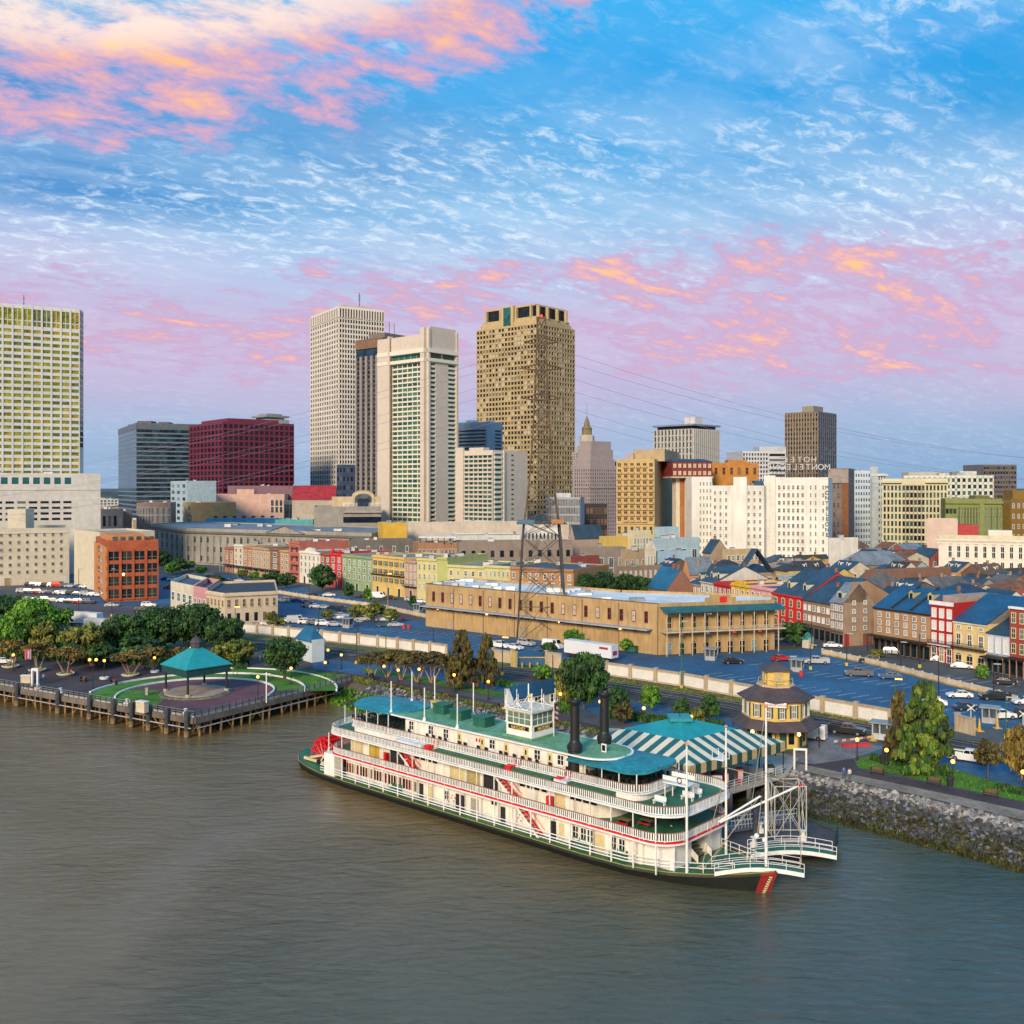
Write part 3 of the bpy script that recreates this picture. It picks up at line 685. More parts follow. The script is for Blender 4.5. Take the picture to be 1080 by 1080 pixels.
# T11 lower beige hotel
fp = corner(484, 520, 556, 550, 40)
b = B('beige_hotel', 'lower beige hotel with teal window columns and a blank right wall', fp, H(477,550), pl, roof=gravel, par=1.2)
L = b.edge(0)[2]; b.fac(0, 6, 24, .84, .6, z0=0, z1=H(479,550)-GZ, m0=fu(b,0,490), m1=L-fu(b,0,519.5), g=[glass((.03,.13,.14),.12), glass((.05,.18,.16),.12), glass((.02,.08,.11),.12)], span=.7, pier=.4)
b.fbox(0, -1.5, fu(b,0,490), 0, 1.2, 0, b.h+3, pl)
L = b.edge(1)[2]; b.fac(1, 1, 22, .8, .5, z0=0, m0=1, m1=L-fu(b,1,529), g=gg, span=.5, sm=pc); b.fac(1, 1, 22, .5, .32, z0=0, m0=fu(b,1,538), m1=L-fu(b,1,543), g=gg); b.fbox(1, fu(b,1,530.5), fu(b,1,531.5), 0, .8, 0, b.h+1, pl)
b.fbox(0, 4, L*.5, -9, -4, b.h, b.h+3, pl); b.end()
# T12 tall tan tower with stepped crown
ta = mat((.50,.38,.19), .7, .14, .03, .4); tg2 = [gl_d, gl_d, gl_d, glass((.05,.04,.02)), glass((.50,.46,.36), .3, .2), glass((.20,.17,.11), .3, .3)]
fp = corner(503, 566.5, 606, 850, 40)
b = B('granite_tower', 'tall tan granite tower with a stepped dark glass crown right of the slab hotel', fp, H(341,850), ta, cat='tower', roof=gravel, par=1)
b.fac(0, 19, 42, .70, .62, z0=0, g=tg2, pier=.4, span=.4); b.fac(1, 14, 42, .70, .62, z0=0, g=tg2, pier=.5, span=.5)
z = b.h+GZ
for k, hh in ((.93, 4), (.89, 3)): q = grow(fp, k); block(b, q, z, z+hh, ta, 'crown_step'); z += hh
block(b, grow(fp, .80), z, z+9.5, gl_d, 'crown_glass'); z += 9.5
for i in (0,1):
    p,d,L,n = b.edge(i)
    for t in (.12,.36,.62,.86): m = MB(); b.fbox(i, L*t-.8, L*t+.8, -5.2, -2.6, b.h+6, z-GZ, ta, m); m.build('crown_pier', b.root)
mb = MB(); P = [(p[0]-b.o.x, p[1]-b.o.y) for p in grow(fp,.83)]; mb.prism(P, z-GZ-.2, z-GZ+1.2, ta); mb.build('crown_rim', b.root)
p,d,L,n = b.edge(0); m = MB(); b.fbox(0, L*.40, L*.60, -9, -1, b.h, z-GZ+1.6, ta, m); b.fbox(0, L*.44, L*.56, -1, -.8, b.h-1, z-GZ+.4, glass((.03,.14,.15)), m); m.build('crown_bay', b.root)
b.end()
# T13 stepped grey building + T13b tower with gold lantern
gs = mat((.36,.30,.29), .8, .12, .05, .6)
b = B('lantern_tower', 'pale tower topped by a small gold lantern and spire', corner(603, 609, 616, 800, 45), H(478,800), mat((.42,.38,.33),.8), cat='tower', roof=gravel)
b.fac(0, 3, 14, .4, .5, z0=40, g=gl_d); b.fac(1, 3, 14, .4, .5, z0=40, g=gl_d)
c = W(619, 815); mb = MB(); st = mat((.50,.46,.36),.8)
mb.lathe([(8,0),(8,14),(6,15),(6,22),(4.4,23)], st, 8); mb.build('lantern_base', b.root, (c[0]-b.o.x, c[1]-b.o.y, b.h-8))
mb = MB(); mb.lathe([(4.4,0),(3.9,1),(3.9,4.5),(4.4,5),(2.6,7),(1.7,11),(.6,14),(.15,15.5),(.1,25)], mat((.24,.18,.07), .6, .3), 8); mb.build('lantern', b.root, (c[0]-b.o.x, c[1]-b.o.y, b.h+15)); b.end()
fp = corner(606, 622, 650, 740, 50)
b = B('stepped_tower', 'grey stepped tower with many small windows beside the tall tan tower', fp, H(494,740), gs, cat='tower', roof=gravel, par=1.5)
b.fac(0, 7, 20, .42, .55, z0=0, g=[gl_d,gl_b], pier=.3); b.fac(1, 12, 20, .42, .55, z0=0, g=[gl_d,gl_b], pier=.3)
z = b.h+GZ; q = fp
for k, hh in ((.92, 7), (.84, 7), (.74, 6)):
    q = grow(fp, k); block(b, q, z, z+hh, gs, 'setback'); z += hh
m = MB(); [b.fbox(i, 0, b.edge(i)[2], -.02, .8, b.h-14.5, b.h-13, gs, m) for i in (0,1)]; m.build('cornice', b.root)
for k in range(9):
    m = MB(); b.fbox(1, 4+k*4.2, 6+k*4.2, -3.2, -2.0, b.h+2, b.h+5.5, gl_d, m); m.build('setback_window', b.root)
b.end()
b = B('dark_apartment_block', 'dark low block with lit windows below the grey stepped tower', slab(618, 640, 640.5, 644, 14), H(533,640), mat((.05,.04,.04),.7), roof=gravel)
b.fac(0, 6, 4, .5, .45, z0=1, g=[glass((.35,.12,.05),.3), gl_d, glass((.2,.15,.1),.3)], style='frame', fm=mat((.3,.2,.16),.8)); b.end()
b = B('grey_glass_block', 'grey gridded glass block at the foot of the tall tan tower', corner(575, 612, 616.5, 600, 20), H(526,600), mat((.33,.35,.38),.5,.1), roof=gravel)
b.fac(0, 22, 7, .7, .8, z0=0, g=[glass((.22,.24,.28),.15), glass((.16,.18,.2),.15)], pier=.3, span=.2); block(b, slab(585, 612, 602, 612, 10), H(526,600), H(520,612), mat((.55,.6,.62),.5)); b.end()
# T16 tan hotel
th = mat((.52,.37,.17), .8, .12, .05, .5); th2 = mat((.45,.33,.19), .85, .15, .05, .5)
fp = corner(650, 690, 715, 470, 18)
b = B('tan_balcony_hotel', 'tan hotel with stacked arched balconies and a blank darker right wall', fp, H(486,470), th, roof=gravel, par=.8)
b.fac(0, 6, 10, .52, .6, z0=H(551,470)-GZ, z1=H(487,470)-GZ, g=[glass((.07,.05,.03)), glass((.12,.09,.05))], style='curtain', fm=th)
b.fac(0, 6, 3, .4, .5, z0=4, z1=H(552,470)-GZ, g=gl_d, style='frame', fm=th)
L = b.edge(0)[2]
for r in range(10):
    z = H(551,470)-GZ + r*(H(487,470)-H(551,470))/10
    for k in range(6):
        if r in (0, 9) and k in (0, 5): continue
        m = MB(); u = (k+.5)*L/6; b.fbox(0, u-1.2, u+1.2, 0, 1.0, z+.1, z+.9, th, m); m.build('balcony', b.root)
b.fbox(0, 0, L, 0, .5, H(552,470)-GZ-.4, H(552,470)-GZ, th)
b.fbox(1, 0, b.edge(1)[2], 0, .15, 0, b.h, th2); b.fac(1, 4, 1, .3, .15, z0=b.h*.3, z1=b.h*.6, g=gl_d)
block(b, corner(668, 701, 716, 477, 18), b.h+GZ, H(474,477), th2); block(b, corner(660, 668, 677, 480, 18), b.h+GZ, H(478,480), mat((.45,.36,.34),.8)); b.units(4); b.end()
# T17 office with flat cantilever roof
b = B('flat_roofed_tower', 'pale striped office tower under a wide flat overhanging roof', corner(690, 731, 758, 980, 45), H(452,980), mat((.50,.49,.45),.7,.08), cat='tower', par=0)
b.fac(0, 11, 16, .5, .8, z0=0, g=gl_d, pier=1.2); b.fac(1, 13, 16, .5, .8, z0=0, g=gl_d, pier=1.2)
q = grow(b.fp, 1.06); m = MB(); m.prism([(p[0],p[1]) for p in q], b.h+3, b.h+4.6, mat((.22,.27,.40),.5)); m.prism(grow(b.fp,.9), b.h, b.h+3, dark); m.build('overhanging_roof', b.root)
block(b, corner(722, 733, 741, 995, 45), b.h+GZ+4.6, b.h+GZ+12, mat((.62,.62,.58),.6)); b.end()
# T18 maroon-topped brick hotel
br = mat((.42,.17,.05), .85, .2, .2, 2); mrn = mat((.22,.03,.03), .7, .2)
fp = corner(709, 713, 752, 478, 75)
b = B('maroon_topped_hotel', 'narrow orange brick and cream hotel with a maroon balconied top storey', fp, H(503,478), mat((.66,.60,.48),.8,.1), roof=slate)
L = b.edge(1)[2]; b.fbox(1, fu(b,1,717), fu(b,1,730), 0, .4, 0, b.h-.5, br); b.fbox(1, fu(b,1,730), fu(b,1,737), 0, .5, 0, b.h-.3, mat((.75,.74,.68),.7))
b.fac(1, 1, 11, .2, .45, z0=2, m0=fu(b,1,721), m1=L-fu(b,1,726), g=gl_d)
b.wins = [(x+.0, y-.45, z, a, w, h, st, g, f) for (x,y,z,a,w,h,st,g,f) in b.wins]
b.fac(1, 3, 11, .5, .5, z0=2, m0=fu(b,1,737), m1=1, style='frame', g=[gl_b, glass((.12,.13,.06))])
top = slab(709, 474, 751, 477, 16); block(b, top, H(503,476), H(487,476), mrn, 'top_storey')
bx = MB(); a = Vector(top[0]); c2 = Vector(top[1])
for r in range(2):
    for k in range(8):
        m = MB(); q = a.lerp(c2, (k+.5)/8) - b.o.xy; m.box(q.x-.65, q.y-.25, 0, q.x+.65, q.y+.1, 1.9, mat((.55,.52,.35),.6)); m.box(q.x-.08, q.y-.3, 0, q.x+.08, q.y-.25, 1.9, mrn); m.build('top_window', b.root, (0,0,b.h+.8+r*3.4))
q = grow(top, 1.06); block(b, q, H(503,476)-.5, H(503,476)+.2, mat((.5,.4,.3),.8), 'ledge')
m = MB(); P = [Vector((p[0]-b.o.x,p[1]-b.o.y,H(487,476)-GZ)) for p in grow(top,1.04)]; I = [Vector((p[0]-b.o.x,p[1]-b.o.y,H(484,476)-GZ)) for p in grow(top,.7)]
for i in range(4): m.add([tuple(v) for v in (P[i],P[(i+1)%4],I[(i+1)%4],I[i])], [(0,1,2,3)], slate)
m.add([tuple(v) for v in I], [(0,1,2,3)], slate); m.build('hip_roof', b.root); b.end()
og2 = mat((.50,.22,.045), .85, .15)
b = B('orange_penthouse_building', 'orange-topped building with a dark tiled edge beside the maroon-topped hotel', slab(751, 492, 800, 494, 14), H(490,492), og2, roof=slate)
b.fac(0, 6, 1, .3, .5, z0=b.h-6, z1=b.h, g=gl_d, style='frame', fm=br); block(b, slab(768, 496, 788, 496, 8), b.h+GZ, H(485,496), og2); b.units(4, slate); b.end()
# T19 white buildings
wp = mat((.76,.75,.69), .75, .14, .08, .6, streak=1); wp2 = mat((.72,.70,.64), .75, .16, .08, .6, streak=1)
wg = [gl_b, glass((.20,.22,.16),.3), gl_d, glass((.10,.10,.06),.2)]
b = B('white_apartment_building', 'white building with a tall blank pier just left of the white sign hotel', slab(750, 459, 806, 451, 26), H(514,454), wp2, roof=gravel, par=.8)
L = b.edge(0)[2]; b.fac(0, 9, 12, .34, .48, z0=1, z1=H(516,454)-GZ, m0=.5, m1=.5, g=wg, style='frame', skip=lambda a,c: a in (3,4,5))
b.fbox(0, fu(b,0,774), fu(b,0,788), 0, 1.2, 0, H(503,454)-GZ, wp); b.fbox(0, fu(b,0,761), fu(b,0,763), 0, .4, 0, b.h, wp); b.units(3); block(b, slab(796, 460, 805, 460, 5), b.h+GZ, H(507,460), mat((.02,.10,.18),.6)); b.end()
b = B('white_annex', 'slim white annex with paired windows under the maroon-topped hotel', slab(729.5, 466, 751, 467, 12), H(505,466), wp, roof=gravel)
b.fac(0, 4, 13, .34, .45, z0=1, z1=b.h-.5, m0=3.2, g=wg, style='frame'); b.end()
# T20 white hotel with roof sign
fp = slab(806, 457, 873.5, 447, 24)
b = B('white_sign_hotel', 'white hotel with many windows carrying a mirrored rooftop letter sign', fp, H(505,455), wp, roof=gravel, par=.6)
L = b.edge(0)[2]; zt = H(510,455)-GZ
b.fac(0, 2, 12, .30, .5, z0=1, z1=zt, m0=.8, m1=L-fu(b,0,817), g=[gl_d,glass((.4,.3,.12),.3)], style='frame')
b.fac(0, 6, 12, .46, .5, z0=1, z1=zt, m0=fu(b,0,819.5), m1=L-fu(b,0,849), g=wg, style='frame')
b.fac(0, 2, 12, .28, .5, z0=1, z1=zt, m0=fu(b,0,852), m1=L-fu(b,0,862.5), g=[gl_b, gl_d], style='frame')
b.fac(0, 1, 12, .5, .5, z0=1, z1=zt, m0=fu(b,0,866.5), m1=L-fu(b,0,870), g=[gl_b, gl_d], style='frame')
b.fbox(0, 0, fu(b,0,818), 0, .8, 0, b.h+1.5, wp2); b.fbox(0, fu(b,0,850.5), fu(b,0,864), 0, .5, 0, b.h, wp)
b.wins = [(x,y-(.8 if x < b.edge(0)[1].x*fu(b,0,818) else (.5 if b.edge(0)[1].x*fu(b,0,850) < x < b.edge(0)[1].x*fu(b,0,864) else 0)),*r) for (x,y,*r) in b.wins]
b.fac(0, 2, 1, .4, .4, z0=b.h-2.4, z1=b.h, m0=1, m1=L-fu(b,0,816), g=gl_b)
b.end()
HOTEL = b
def text_obj(s, size, m, ext=.05, name='lettering'):
    cu = bpy.data.curves.new(name, 'FONT'); cu.body = s; cu.size = size; cu.extrude = ext; cu.align_x = 'CENTER'; cu.offset = 0
    ob = bpy.data.objects.new('tmp', cu); COL.objects.link(ob); bpy.context.view_layer.update()
    me = bpy.data.meshes.new_from_object(ob.evaluated_get(bpy.context.evaluated_depsgraph_get())); me.materials.clear(); me.materials.append(m)
    bpy.data.objects.remove(ob); me.name = name; return me
sgw = mat((.60,.60,.58), .5, .2); rust = mat((.13,.12,.09), .7, .4, 1, 4)
def letters(word, px0, px1, py, hh, Y, root, dx):
    n = len(word)
    for k, ch in enumerate(word):
        if ch == ' ': continue
        px = px0 + (px1-px0)*(k+.5)/n
        me = text_obj(ch, hh*1.38, sgw, .12, 'letter'); o = link('letter', me, root); q = W(px, Y); o.location = (q[0]-root.location.x, q[1]-root.location.y, H(py, Y)-root.location.z)
        o.rotation_euler = (R(90), 0, R(180))        # the sign faces away from the river, so it reads mirrored
sr = thing('roof_sign', 'white steel rooftop letters on a lattice frame seen from behind, spelling HOTEL MONTELEONE', 'sign', (W(840,462)[0], 462, HOTEL.h+GZ))
letters('LETOH', 825, 862, 487.5, 2.6, 462, sr, 0); letters('ENOELETNOM', 808, 876, 495.5, 2.7, 460, sr, 0)
mb = MB()
def rel(px, py, Y): q = W(px, Y); return (q[0]-sr.location.x, q[1]-sr.location.y, H(py,Y)-sr.location.z)
for py in (488, 482.5, 496, 490.5): mb.tube(rel(822 if py<490 else 808,py,462.4), rel(864 if py<490 else 876,py,462.4), .08, rust, 4)
for k in range(14):
    a = 815 + k*4.3; mb.tube(rel(a,505,462.6), rel(a,483 if 824<a<866 else 491,462.6), .09, rust, 4)
    mb.tube(rel(a,505,462.6), rel(a+4.3,496,462.6), .07, rust, 4); mb.tube(rel(a,496,462.6), rel(a+2,503,466), .07, rust, 4)
mb.build('frame', sr)
me = text_obj('\n'.join('MONTELEONE'), 2.3, mat((.03,.12,.16),.5), .08, 'sign_lettering'); p,d,L,n = HOTEL.edge(0); u = fu(HOTEL,0,871.7)
vs = thing('vertical_sign', 'narrow vertical sign of dark letters on the right edge of the white sign hotel', 'sign', (HOTEL.o.x+p.x+d.x*u, HOTEL.o.y+p.y+d.y*u-.5, HOTEL.h))
o = link('sign_lettering', me, vs, (0,-.1,-1)); o.rotation_euler = (R(90),0,0)
# T21 brown-grey tower right
b = B('brown_office_tower', 'lone brown-grey gridded tower standing above the white hotel', corner(828, 863, 882, 880, 40), H(435,880), mat((.17,.13,.09),.7,.1), cat='tower', roof=gravel)
b.fac(0, 12, 26, .6, .62, z0=0, g=[gl_d, gl_d, glass((.2,.12,.05),.3)], pier=.8, span=.4, pm=mat((.30,.24,.18),.7)); b.fac(1, 9, 26, .7, .7, z0=0, g=gl_d, pier=.3, span=.25, pm=mat((.16,.17,.19),.6), sm=mat((.12,.13,.14),.6))
block(b, corner(846, 858, 868, 892, 40), b.h+GZ, H(428,892), mat((.28,.25,.18),.7)); b.end()
b = B('white_grid_building', 'white gridded office block left of the lone brown-grey tower', slab(783, 820, 829, 824, 40), H(477,820), mat((.55,.57,.60),.7,.06), roof=gravel)
L = b.edge(0)[2]; b.fac(0, 9, 14, .6, .6, z0=20, m1=L-fu(b,0,810), g=gl_d, pier=.5, span=.4); b.fac(0, 1, 7, .95, .5, z0=H(515,820)-GZ, m0=fu(b,0,811), m1=.5, g=gl_d); block(b, slab(801,826,829,828,16), b.h+GZ, H(471,826), mat((.5,.53,.54),.7)); b.end()
b = B('grey_brick_hotel', 'dark grey-brown brick block just right of the white sign hotel', slab(873.5, 523, 895, 519, 30), H(497,520), mat((.20,.16,.14),.85), roof=gravel, par=1.5)
L = b.edge(0)[2]; b.fac(0, 5, 9, .4, .5, z0=4, g=gl_d, style='frame', fm=mat((.3,.27,.24),.8)); b.fbox(0, L*.68, L, 0, .4, 0, b.h-4, mat((.22,.09,.04),.85)); b.fbox(0, 0, L, 0, .8, b.h-6, b.h+1, mat((.34,.29,.26),.85)); b.end()
b = B('pale_blue_tower', 'pale blue-white building with small windows behind the grey brick block', corner(894, 899, 918, 600, 70), H(498,600), mat((.62,.70,.78),.7,.06), roof=gravel)
b.fac(1, 7, 13, .5, .5, z0=2, g=[glass((.10,.15,.2)), glass((.2,.26,.3),.3)]); b.fac(0, 1, 13, .5, .5, z0=2, g=gl_b); b.units(2); b.end()
b = B('cream_stair_tower', 'slim pale tower block with a taller shaft right of the pale blue building', slab(917.5, 612, 934, 616, 18), H(501,612), mat((.58,.62,.60),.7,.06), roof=gravel)
b.fac(0, 4, 12, .45, .5, z0=2, m0=4, g=[gl_b, glass((.16,.17,.1),.3)]); b.fbox(0, 0, fu(b,0,925), 0, .8, 0, H(492,612)-GZ, mat((.55,.60,.58),.7)); b.fbox(0, 0, b.edge(0)[2]+1, 0, 1, b.h-.5, b.h+.5, wp); b.end()
# T25 cream and green civic building
cg = mat((.58,.54,.36), .75, .1, .05, .6)
b = B('cream_courtyard_hotel', 'wide cream-green hotel with a recessed centre bay and balustraded roof', slab(930, 573, 1000, 560, 34), H(507,562), cg, roof=gravel, par=1.2)
L = b.edge(0)[2]; gc = [glass((.05,.13,.09)), glass((.10,.18,.10)), gl_d]
u1 = fu(b,0,951); u2 = fu(b,0,976)
b.fac(0, 5, 10, .55, .7, z0=2, z1=b.h-2, m0=.6, m1=L-u1, g=gc, pier=1.2, span=1.0); b.fac(0, 6, 10, .7, .7, z0=2, z1=b.h-2, m0=u1, m1=L-u2, g=[gl_d, gc[0]], pier=.2, span=.15, pm=mat((.4,.33,.24),.8)); b.fac(0, 6, 10, .55, .7, z0=2, z1=b.h-2, m0=u2, m1=.4, g=gc, pier=1.2, span=1.0)
b.fbox(0, 0, u1, 0, 2, b.h-1.2, b.h, cg); b.fbox(0, u2, L, 0, 2, b.h-1.2, b.h, cg); b.end()
b = B('white_rooftop_hotel', 'long whitish hotel behind the cream-green one with arched penthouse', slab(953, 658, 1048, 640, 30), H(503,643), mat((.60,.62,.56),.75,.08), roof=gravel, par=1)
b.fac(0, 17, 9, .6, .6, z0=10, g=gc, pier=.8, span=.8); block(b, slab(958, 660, 1010, 662, 10), b.h+GZ, H(498,660), mat((.5,.47,.38),.8)); block(b, slab(1012, 656, 1030, 656, 10), b.h+GZ, H(497,656), mat((.62,.64,.6),.7)); b.units(8, sz=(3,6), hh=(2,4)); b.end()
grn = mat((.20,.24,.07), .7, .12)
b = B('green_striped_building', 'olive-green building with vertical glazing strips at the right edge', slab(997, 530, 1067, 520, 30), H(528,523), grn, roof=gravel)
L = b.edge(0)[2]; b.fac(0, 3, 5, .8, .5, z0=5, z1=b.h-3, m1=L-fu(b,0,1009), g=gl_d, span=.5); b.fac(0, 18, 1, .6, .96, z0=4, z1=b.h-3, m0=fu(b,0,1010), m1=.5, g=[glass((.22,.27,.20),.2), glass((.12,.16,.10),.2)], pier=.4, style='curtain', fm=grn)
b.fbox(0, fu(b,0,1033), fu(b,0,1038), 0, .9, 0, b.h, grn); b.fbox(0, 0, L, 0, 1, b.h-1.6, b.h-.2, grn); block(b, slab(1029,535,1044,535,8), b.h+GZ, H(522.5,535), mat((.16,.15,.02),.7)); b.end()
b = B('brown_block', 'brown block with small windows at the right edge of the skyline', slab(1066, 515, 1110, 520, 25), H(528,516), mat((.22,.13,.02),.8,.15), roof=gravel)
b.fac(0, 8, 6, .3, .4, z0=2, g=[gl_b, gl_d], style='frame'); block(b, slab(1068,525,1110,525,10), b.h+GZ, H(517,525), mat((.22,.13,.02),.8)); b.end()
b = B('grey_slab_tower', 'distant dark grey slab tower above the white rooftop hotel at right', slab(1037, 900, 1072, 905, 30), H(491,900), mat((.16,.15,.16),.7,.15), cat='tower', roof=gravel)
b.fac(0, 12, 14, .8, .55, z0=0, g=[gl_d, glass((.12,.10,.05),.3)], pier=.3, span=.3); b.end()
# right classical building
cl_ = mat((.74,.70,.60), .75, .1, .06, .8)
b = B('classical_courthouse', 'large cream classical building with two rows of tall dark windows at right', slab(990, 386, 1110, 370, 40), H(573,376), cl_, roof=gravel, par=0)
L = b.edge(0)[2]; b.fac(0, 12, 2, .34, .72, z0=H(608,375)-GZ, z1=H(575,375)-GZ, m0=2.5, m1=0, g=[gl_d, glass((.01,.05,.06))], style='frame', pier=.45)
b.fbox(0, -.8, L, 0, 1.0, H(571.5,375)-GZ, H(569.5,375)-GZ, cl_); b.fbox(0, -.4, L, 0, .5, H(575,375)-GZ, H(571.5,375)-GZ, cl_); b.fbox(3, 0, 40, 0, .8, H(571.5,375)-GZ, H(569.5,375)-GZ, cl_)
for k in range(50): b.fbox(0, k*1.0, k*1.0+.5, .5, .9, H(572.6,375)-GZ, H(571.5,375)-GZ, cl_)
b.fbox(0, 0, L, -2.5, -2, b.h, b.h+2.6, mat((.68,.60,.42),.8)); b.fbox(0, 17, 25, -9, -4, b.h, b.h+4.5, cl_); b.units(4); b.end()
b = B('pink_flat_block', 'plain pinkish block left of the red awning behind the cream classical building', slab(977, 457, 1010, 452, 18), H(550,452), mat((.62,.48,.40),.85,.1), roof=gravel); b.end()
b = B('red_awning_building', 'low building with a red roof strip beside the pink block', slab(1010, 455, 1032, 457, 14), H(556,455), mat((.55,.07,.07),.8), roof=mat((.5,.06,.07),.8)); b.end()
# ================================================================ MIDDLE DISTANCE: NAMED BUILDINGS
def rowpt(P0, P1, px):
    d = Vector((P1[0]-P0[0], P1[1]-P0[1])).normalized(); t = toward(P0, (d.x, d.y), px)
    return (P0[0]+d.x*t, P0[1]+d.y*t)
def rowfp(P0, P1, xa, xb, dep):
    a = rowpt(P0, P1, xa); b = rowpt(P0, P1, xb); d = Vector((b[0]-a[0], b[1]-a[1])).normalized(); n = (-d.y*dep, d.x*dep)
    return [a, b, (b[0]+n[0], b[1]+n[1]), (a[0]+n[0], a[1]+n[1])]
def pm(c, var=.14): return mat(c, .85, var, .25, 2.2, streak=1)
gwn = [gl_d, gl_b, glass((.30,.32,.30), .3, .3)]
LR0, LR1 = G(237, 603), G(440, 632)
wh_fm = mat((.80,.80,.76), .6)
left_row = [  # xa, xb, top, wall, windows, label, style
 (237,247,578,(.40,.16,.09),2,'narrow brick house with white frames at the left end of the old row','frame'),
 (247,256.5,575,(.66,.60,.42),2,'narrow cream house second from the left end of the old row','frame'),
 (256.5,266,577,(.48,.24,.11),2,'orange brick house between the narrow cream house and the long tan one','frame'),
 (266,285,578,(.50,.34,.19),5,'long tan brick house with many tall white windows','frame'),
 (285,295.5,579,(.26,.13,.07),1,'dark brown windowless brick house in the old row','frame'),
 (295.5,305,581,(.52,.32,.16),2,'tan house left of the tall salmon red house','frame'),
 (305,316,572,(.50,.16,.12),2,'tall salmon red house with an outside iron stair','plain'),
 (316,338,582,(.74,.71,.60),5,'white house with a curved parapet in the old row','frame'),
 (338,348.5,584,(.34,.09,.05),2,'dark red brick house right of the white curved-parapet house','frame'),
 (348.5,361,584,(.62,.035,.04),2,'bright red house beside the green corner building','frame'),
 (361,393,586,(.27,.38,.19),6,'sage green four-storey house in the old row','frame'),
 (393,427,586.5,(.70,.48,.14),6,'golden yellow house with an iron balcony in the old row','shutter'),
 (427,440,592,(.46,.30,.22),3,'pinkish brown house with dark windows right of the yellow house','frame'),
]
for k, (xa, xb, top, c, nw, lab, st) in enumerate(left_row):
    fp = rowfp(LR0, LR1, xa, xb, 24); Yc = fp[0][1]
    b = B('row_house', lab, fp, H(top, Yc), pm(c), cat='house', group='houses of the old row on the left', roof=[slate, lead, gravel][k % 3], par=.5)
    b.fac(0, nw, 3, .34, .58, z0=4, z1=b.h-.8, style=st, g=gwn, fm=wh_fm if st != 'shutter' else mat((.6,.55,.4),.7))
    b.cornice(0, b.h+.2, .5, .5, wh_fm if k in (1,7) else None)
    L = b.edge(0)[2]
    for i in range(max(1, nw//2)): b.door(0, L*(i+.5)/max(1, nw//2), 1.5, 2.9)
    if k == 7:
        m = MB()
        for i in range(8):
            a0 = i/8; a1 = (i+1)/8; b.fbox(0, L*(.2+.6*a0), L*(.2+.6*a1), -.5, .1, b.h+.4, b.h+.4+1.8*math.sin(math.pi*(a0+a1)/2), b.wm, m)
        m.build('curved_parapet', b.root)
    if k == 6:
        m = MB()
        for f in range(4): b.fbox(0, L*.3, L*.9, .2, 1.3, 3.6+f*3.6, 3.7+f*3.6, mrn, m); b.fbox(0, L*.3, L*.9, 1.25, 1.3, 4.6+f*3.6, 4.7+f*3.6, mrn, m)
        m.build('fire_stair', b.root)
    if k in (11, 12):
        m = MB(); b.fbox(0, 0, L, .1, 1.3, 7.4 if k == 11 else 4.2, 7.6 if k == 11 else 4.35, black, m); b.fbox(0, 0, L, 1.25, 1.3, 8.5 if k == 11 else 5.2, 8.6 if k == 11 else 5.3, black, m)
        for i in range(14): b.fbox(0, L*i/13, L*i/13+.07, 1.25, 1.3, 7.5 if k == 11 else 4.3, 8.5 if k == 11 else 5.2, black, m)
        m.build('balcony', b.root)
    if k < 5:
        m = MB(); b.fbox(0, 0, L, 0, 2.6, 3.6, 3.8, dark, m)
        for i in range(4): b.fbox(0, L*i/3-.05, L*i/3+.05, 2.4, 2.5, 0, 3.6, wh_fm, m)
        m.build('gallery', b.root)
    if k in (9,): 
        for t in (.2,.8): m = MB(); m.ball((0,0,0), .9, mat((.6,.02,.03),.6)); p,d,L2,n = b.edge(0); m.build('finial', b.root, (p.x+d.x*L*t, p.y+d.y*L*t, b.h+1.2))
    b.units(2); b.end()
MR0, MR1 = rowpt(LR0, LR1, 440), W(606, 334)
yg = (.58,.54,.24)
for xa, xb, top, c, nw, lab in ((440,461,590,yg,4,'pale yellow house with arched ground floor windows left of the low warehouse'),
        (461,472,589,(.44,.47,.17),1,'narrow yellow-green house with a shaded side wall'),
        (472,511,597,yg,5,'broad pale lime house with white windows behind the low warehouse'),
        (511,538,597.5,(.55,.53,.26),6,'pale lime house with arched small windows next to the brick one'),
        (538,605,599,(.42,.22,.10),8,'long brown brick building behind the steel pylon')):
    fp = rowfp(MR0, MR1, xa, xb, 26)
    b = B('row_house', lab, fp, H(top, fp[0][1]), pm(c), cat='house', group='houses of the old row behind the warehouse', roof=slate if xa > 500 else gravel, par=.5)
    if nw > 1: b.fac(0, nw, 3, .32, .55, z0=3, z1=b.h-.8, style='frame', g=gwn, fm=wh_fm)
    b.cornice(0, b.h+.2, .5, .5); b.units(3); b.end()
# ---- custom house
gc_ = mat((.33,.31,.27), .85, .2, .08, 1.2, streak=1)
fp = [W(160, 600), W(196, 536), W(392, 478), W(424, 540), W(205, 640)]
b = B('customs_house', 'huge grey stone building with a low pediment behind the old row', fp, H(558,536), gc_, roof=lead, par=.6)
for i, nx in ((0, 7), (1, 26)):
    b.fac(i, nx, 3, .34, .55, z0=1, z1=b.h-3, g=gwn, style='frame', fm=gc_, pier=.5); b.fbox(i, 0, b.edge(i)[2], 0, 1.0, b.h-2, b.h-1, mat((.14,.14,.13),.8)); b.fbox(i, 0, b.edge(i)[2], 0, .6, b.h-3.4, b.h-2.8, gc_)
p,d,L,n = b.edge(1); m = MB(); a = fu(b,1,282); c = fu(b,1,322); q0 = p+d*a+n*1.4; q1 = p+d*c+n*1.4; mid = (q0+q1)/2
m.add([(q0.x,q0.y,b.h-.8),(q1.x,q1.y,b.h-.8),(mid.x,mid.y,b.h+2.6)], [(0,1,2)], gc_)
bk = n*-14
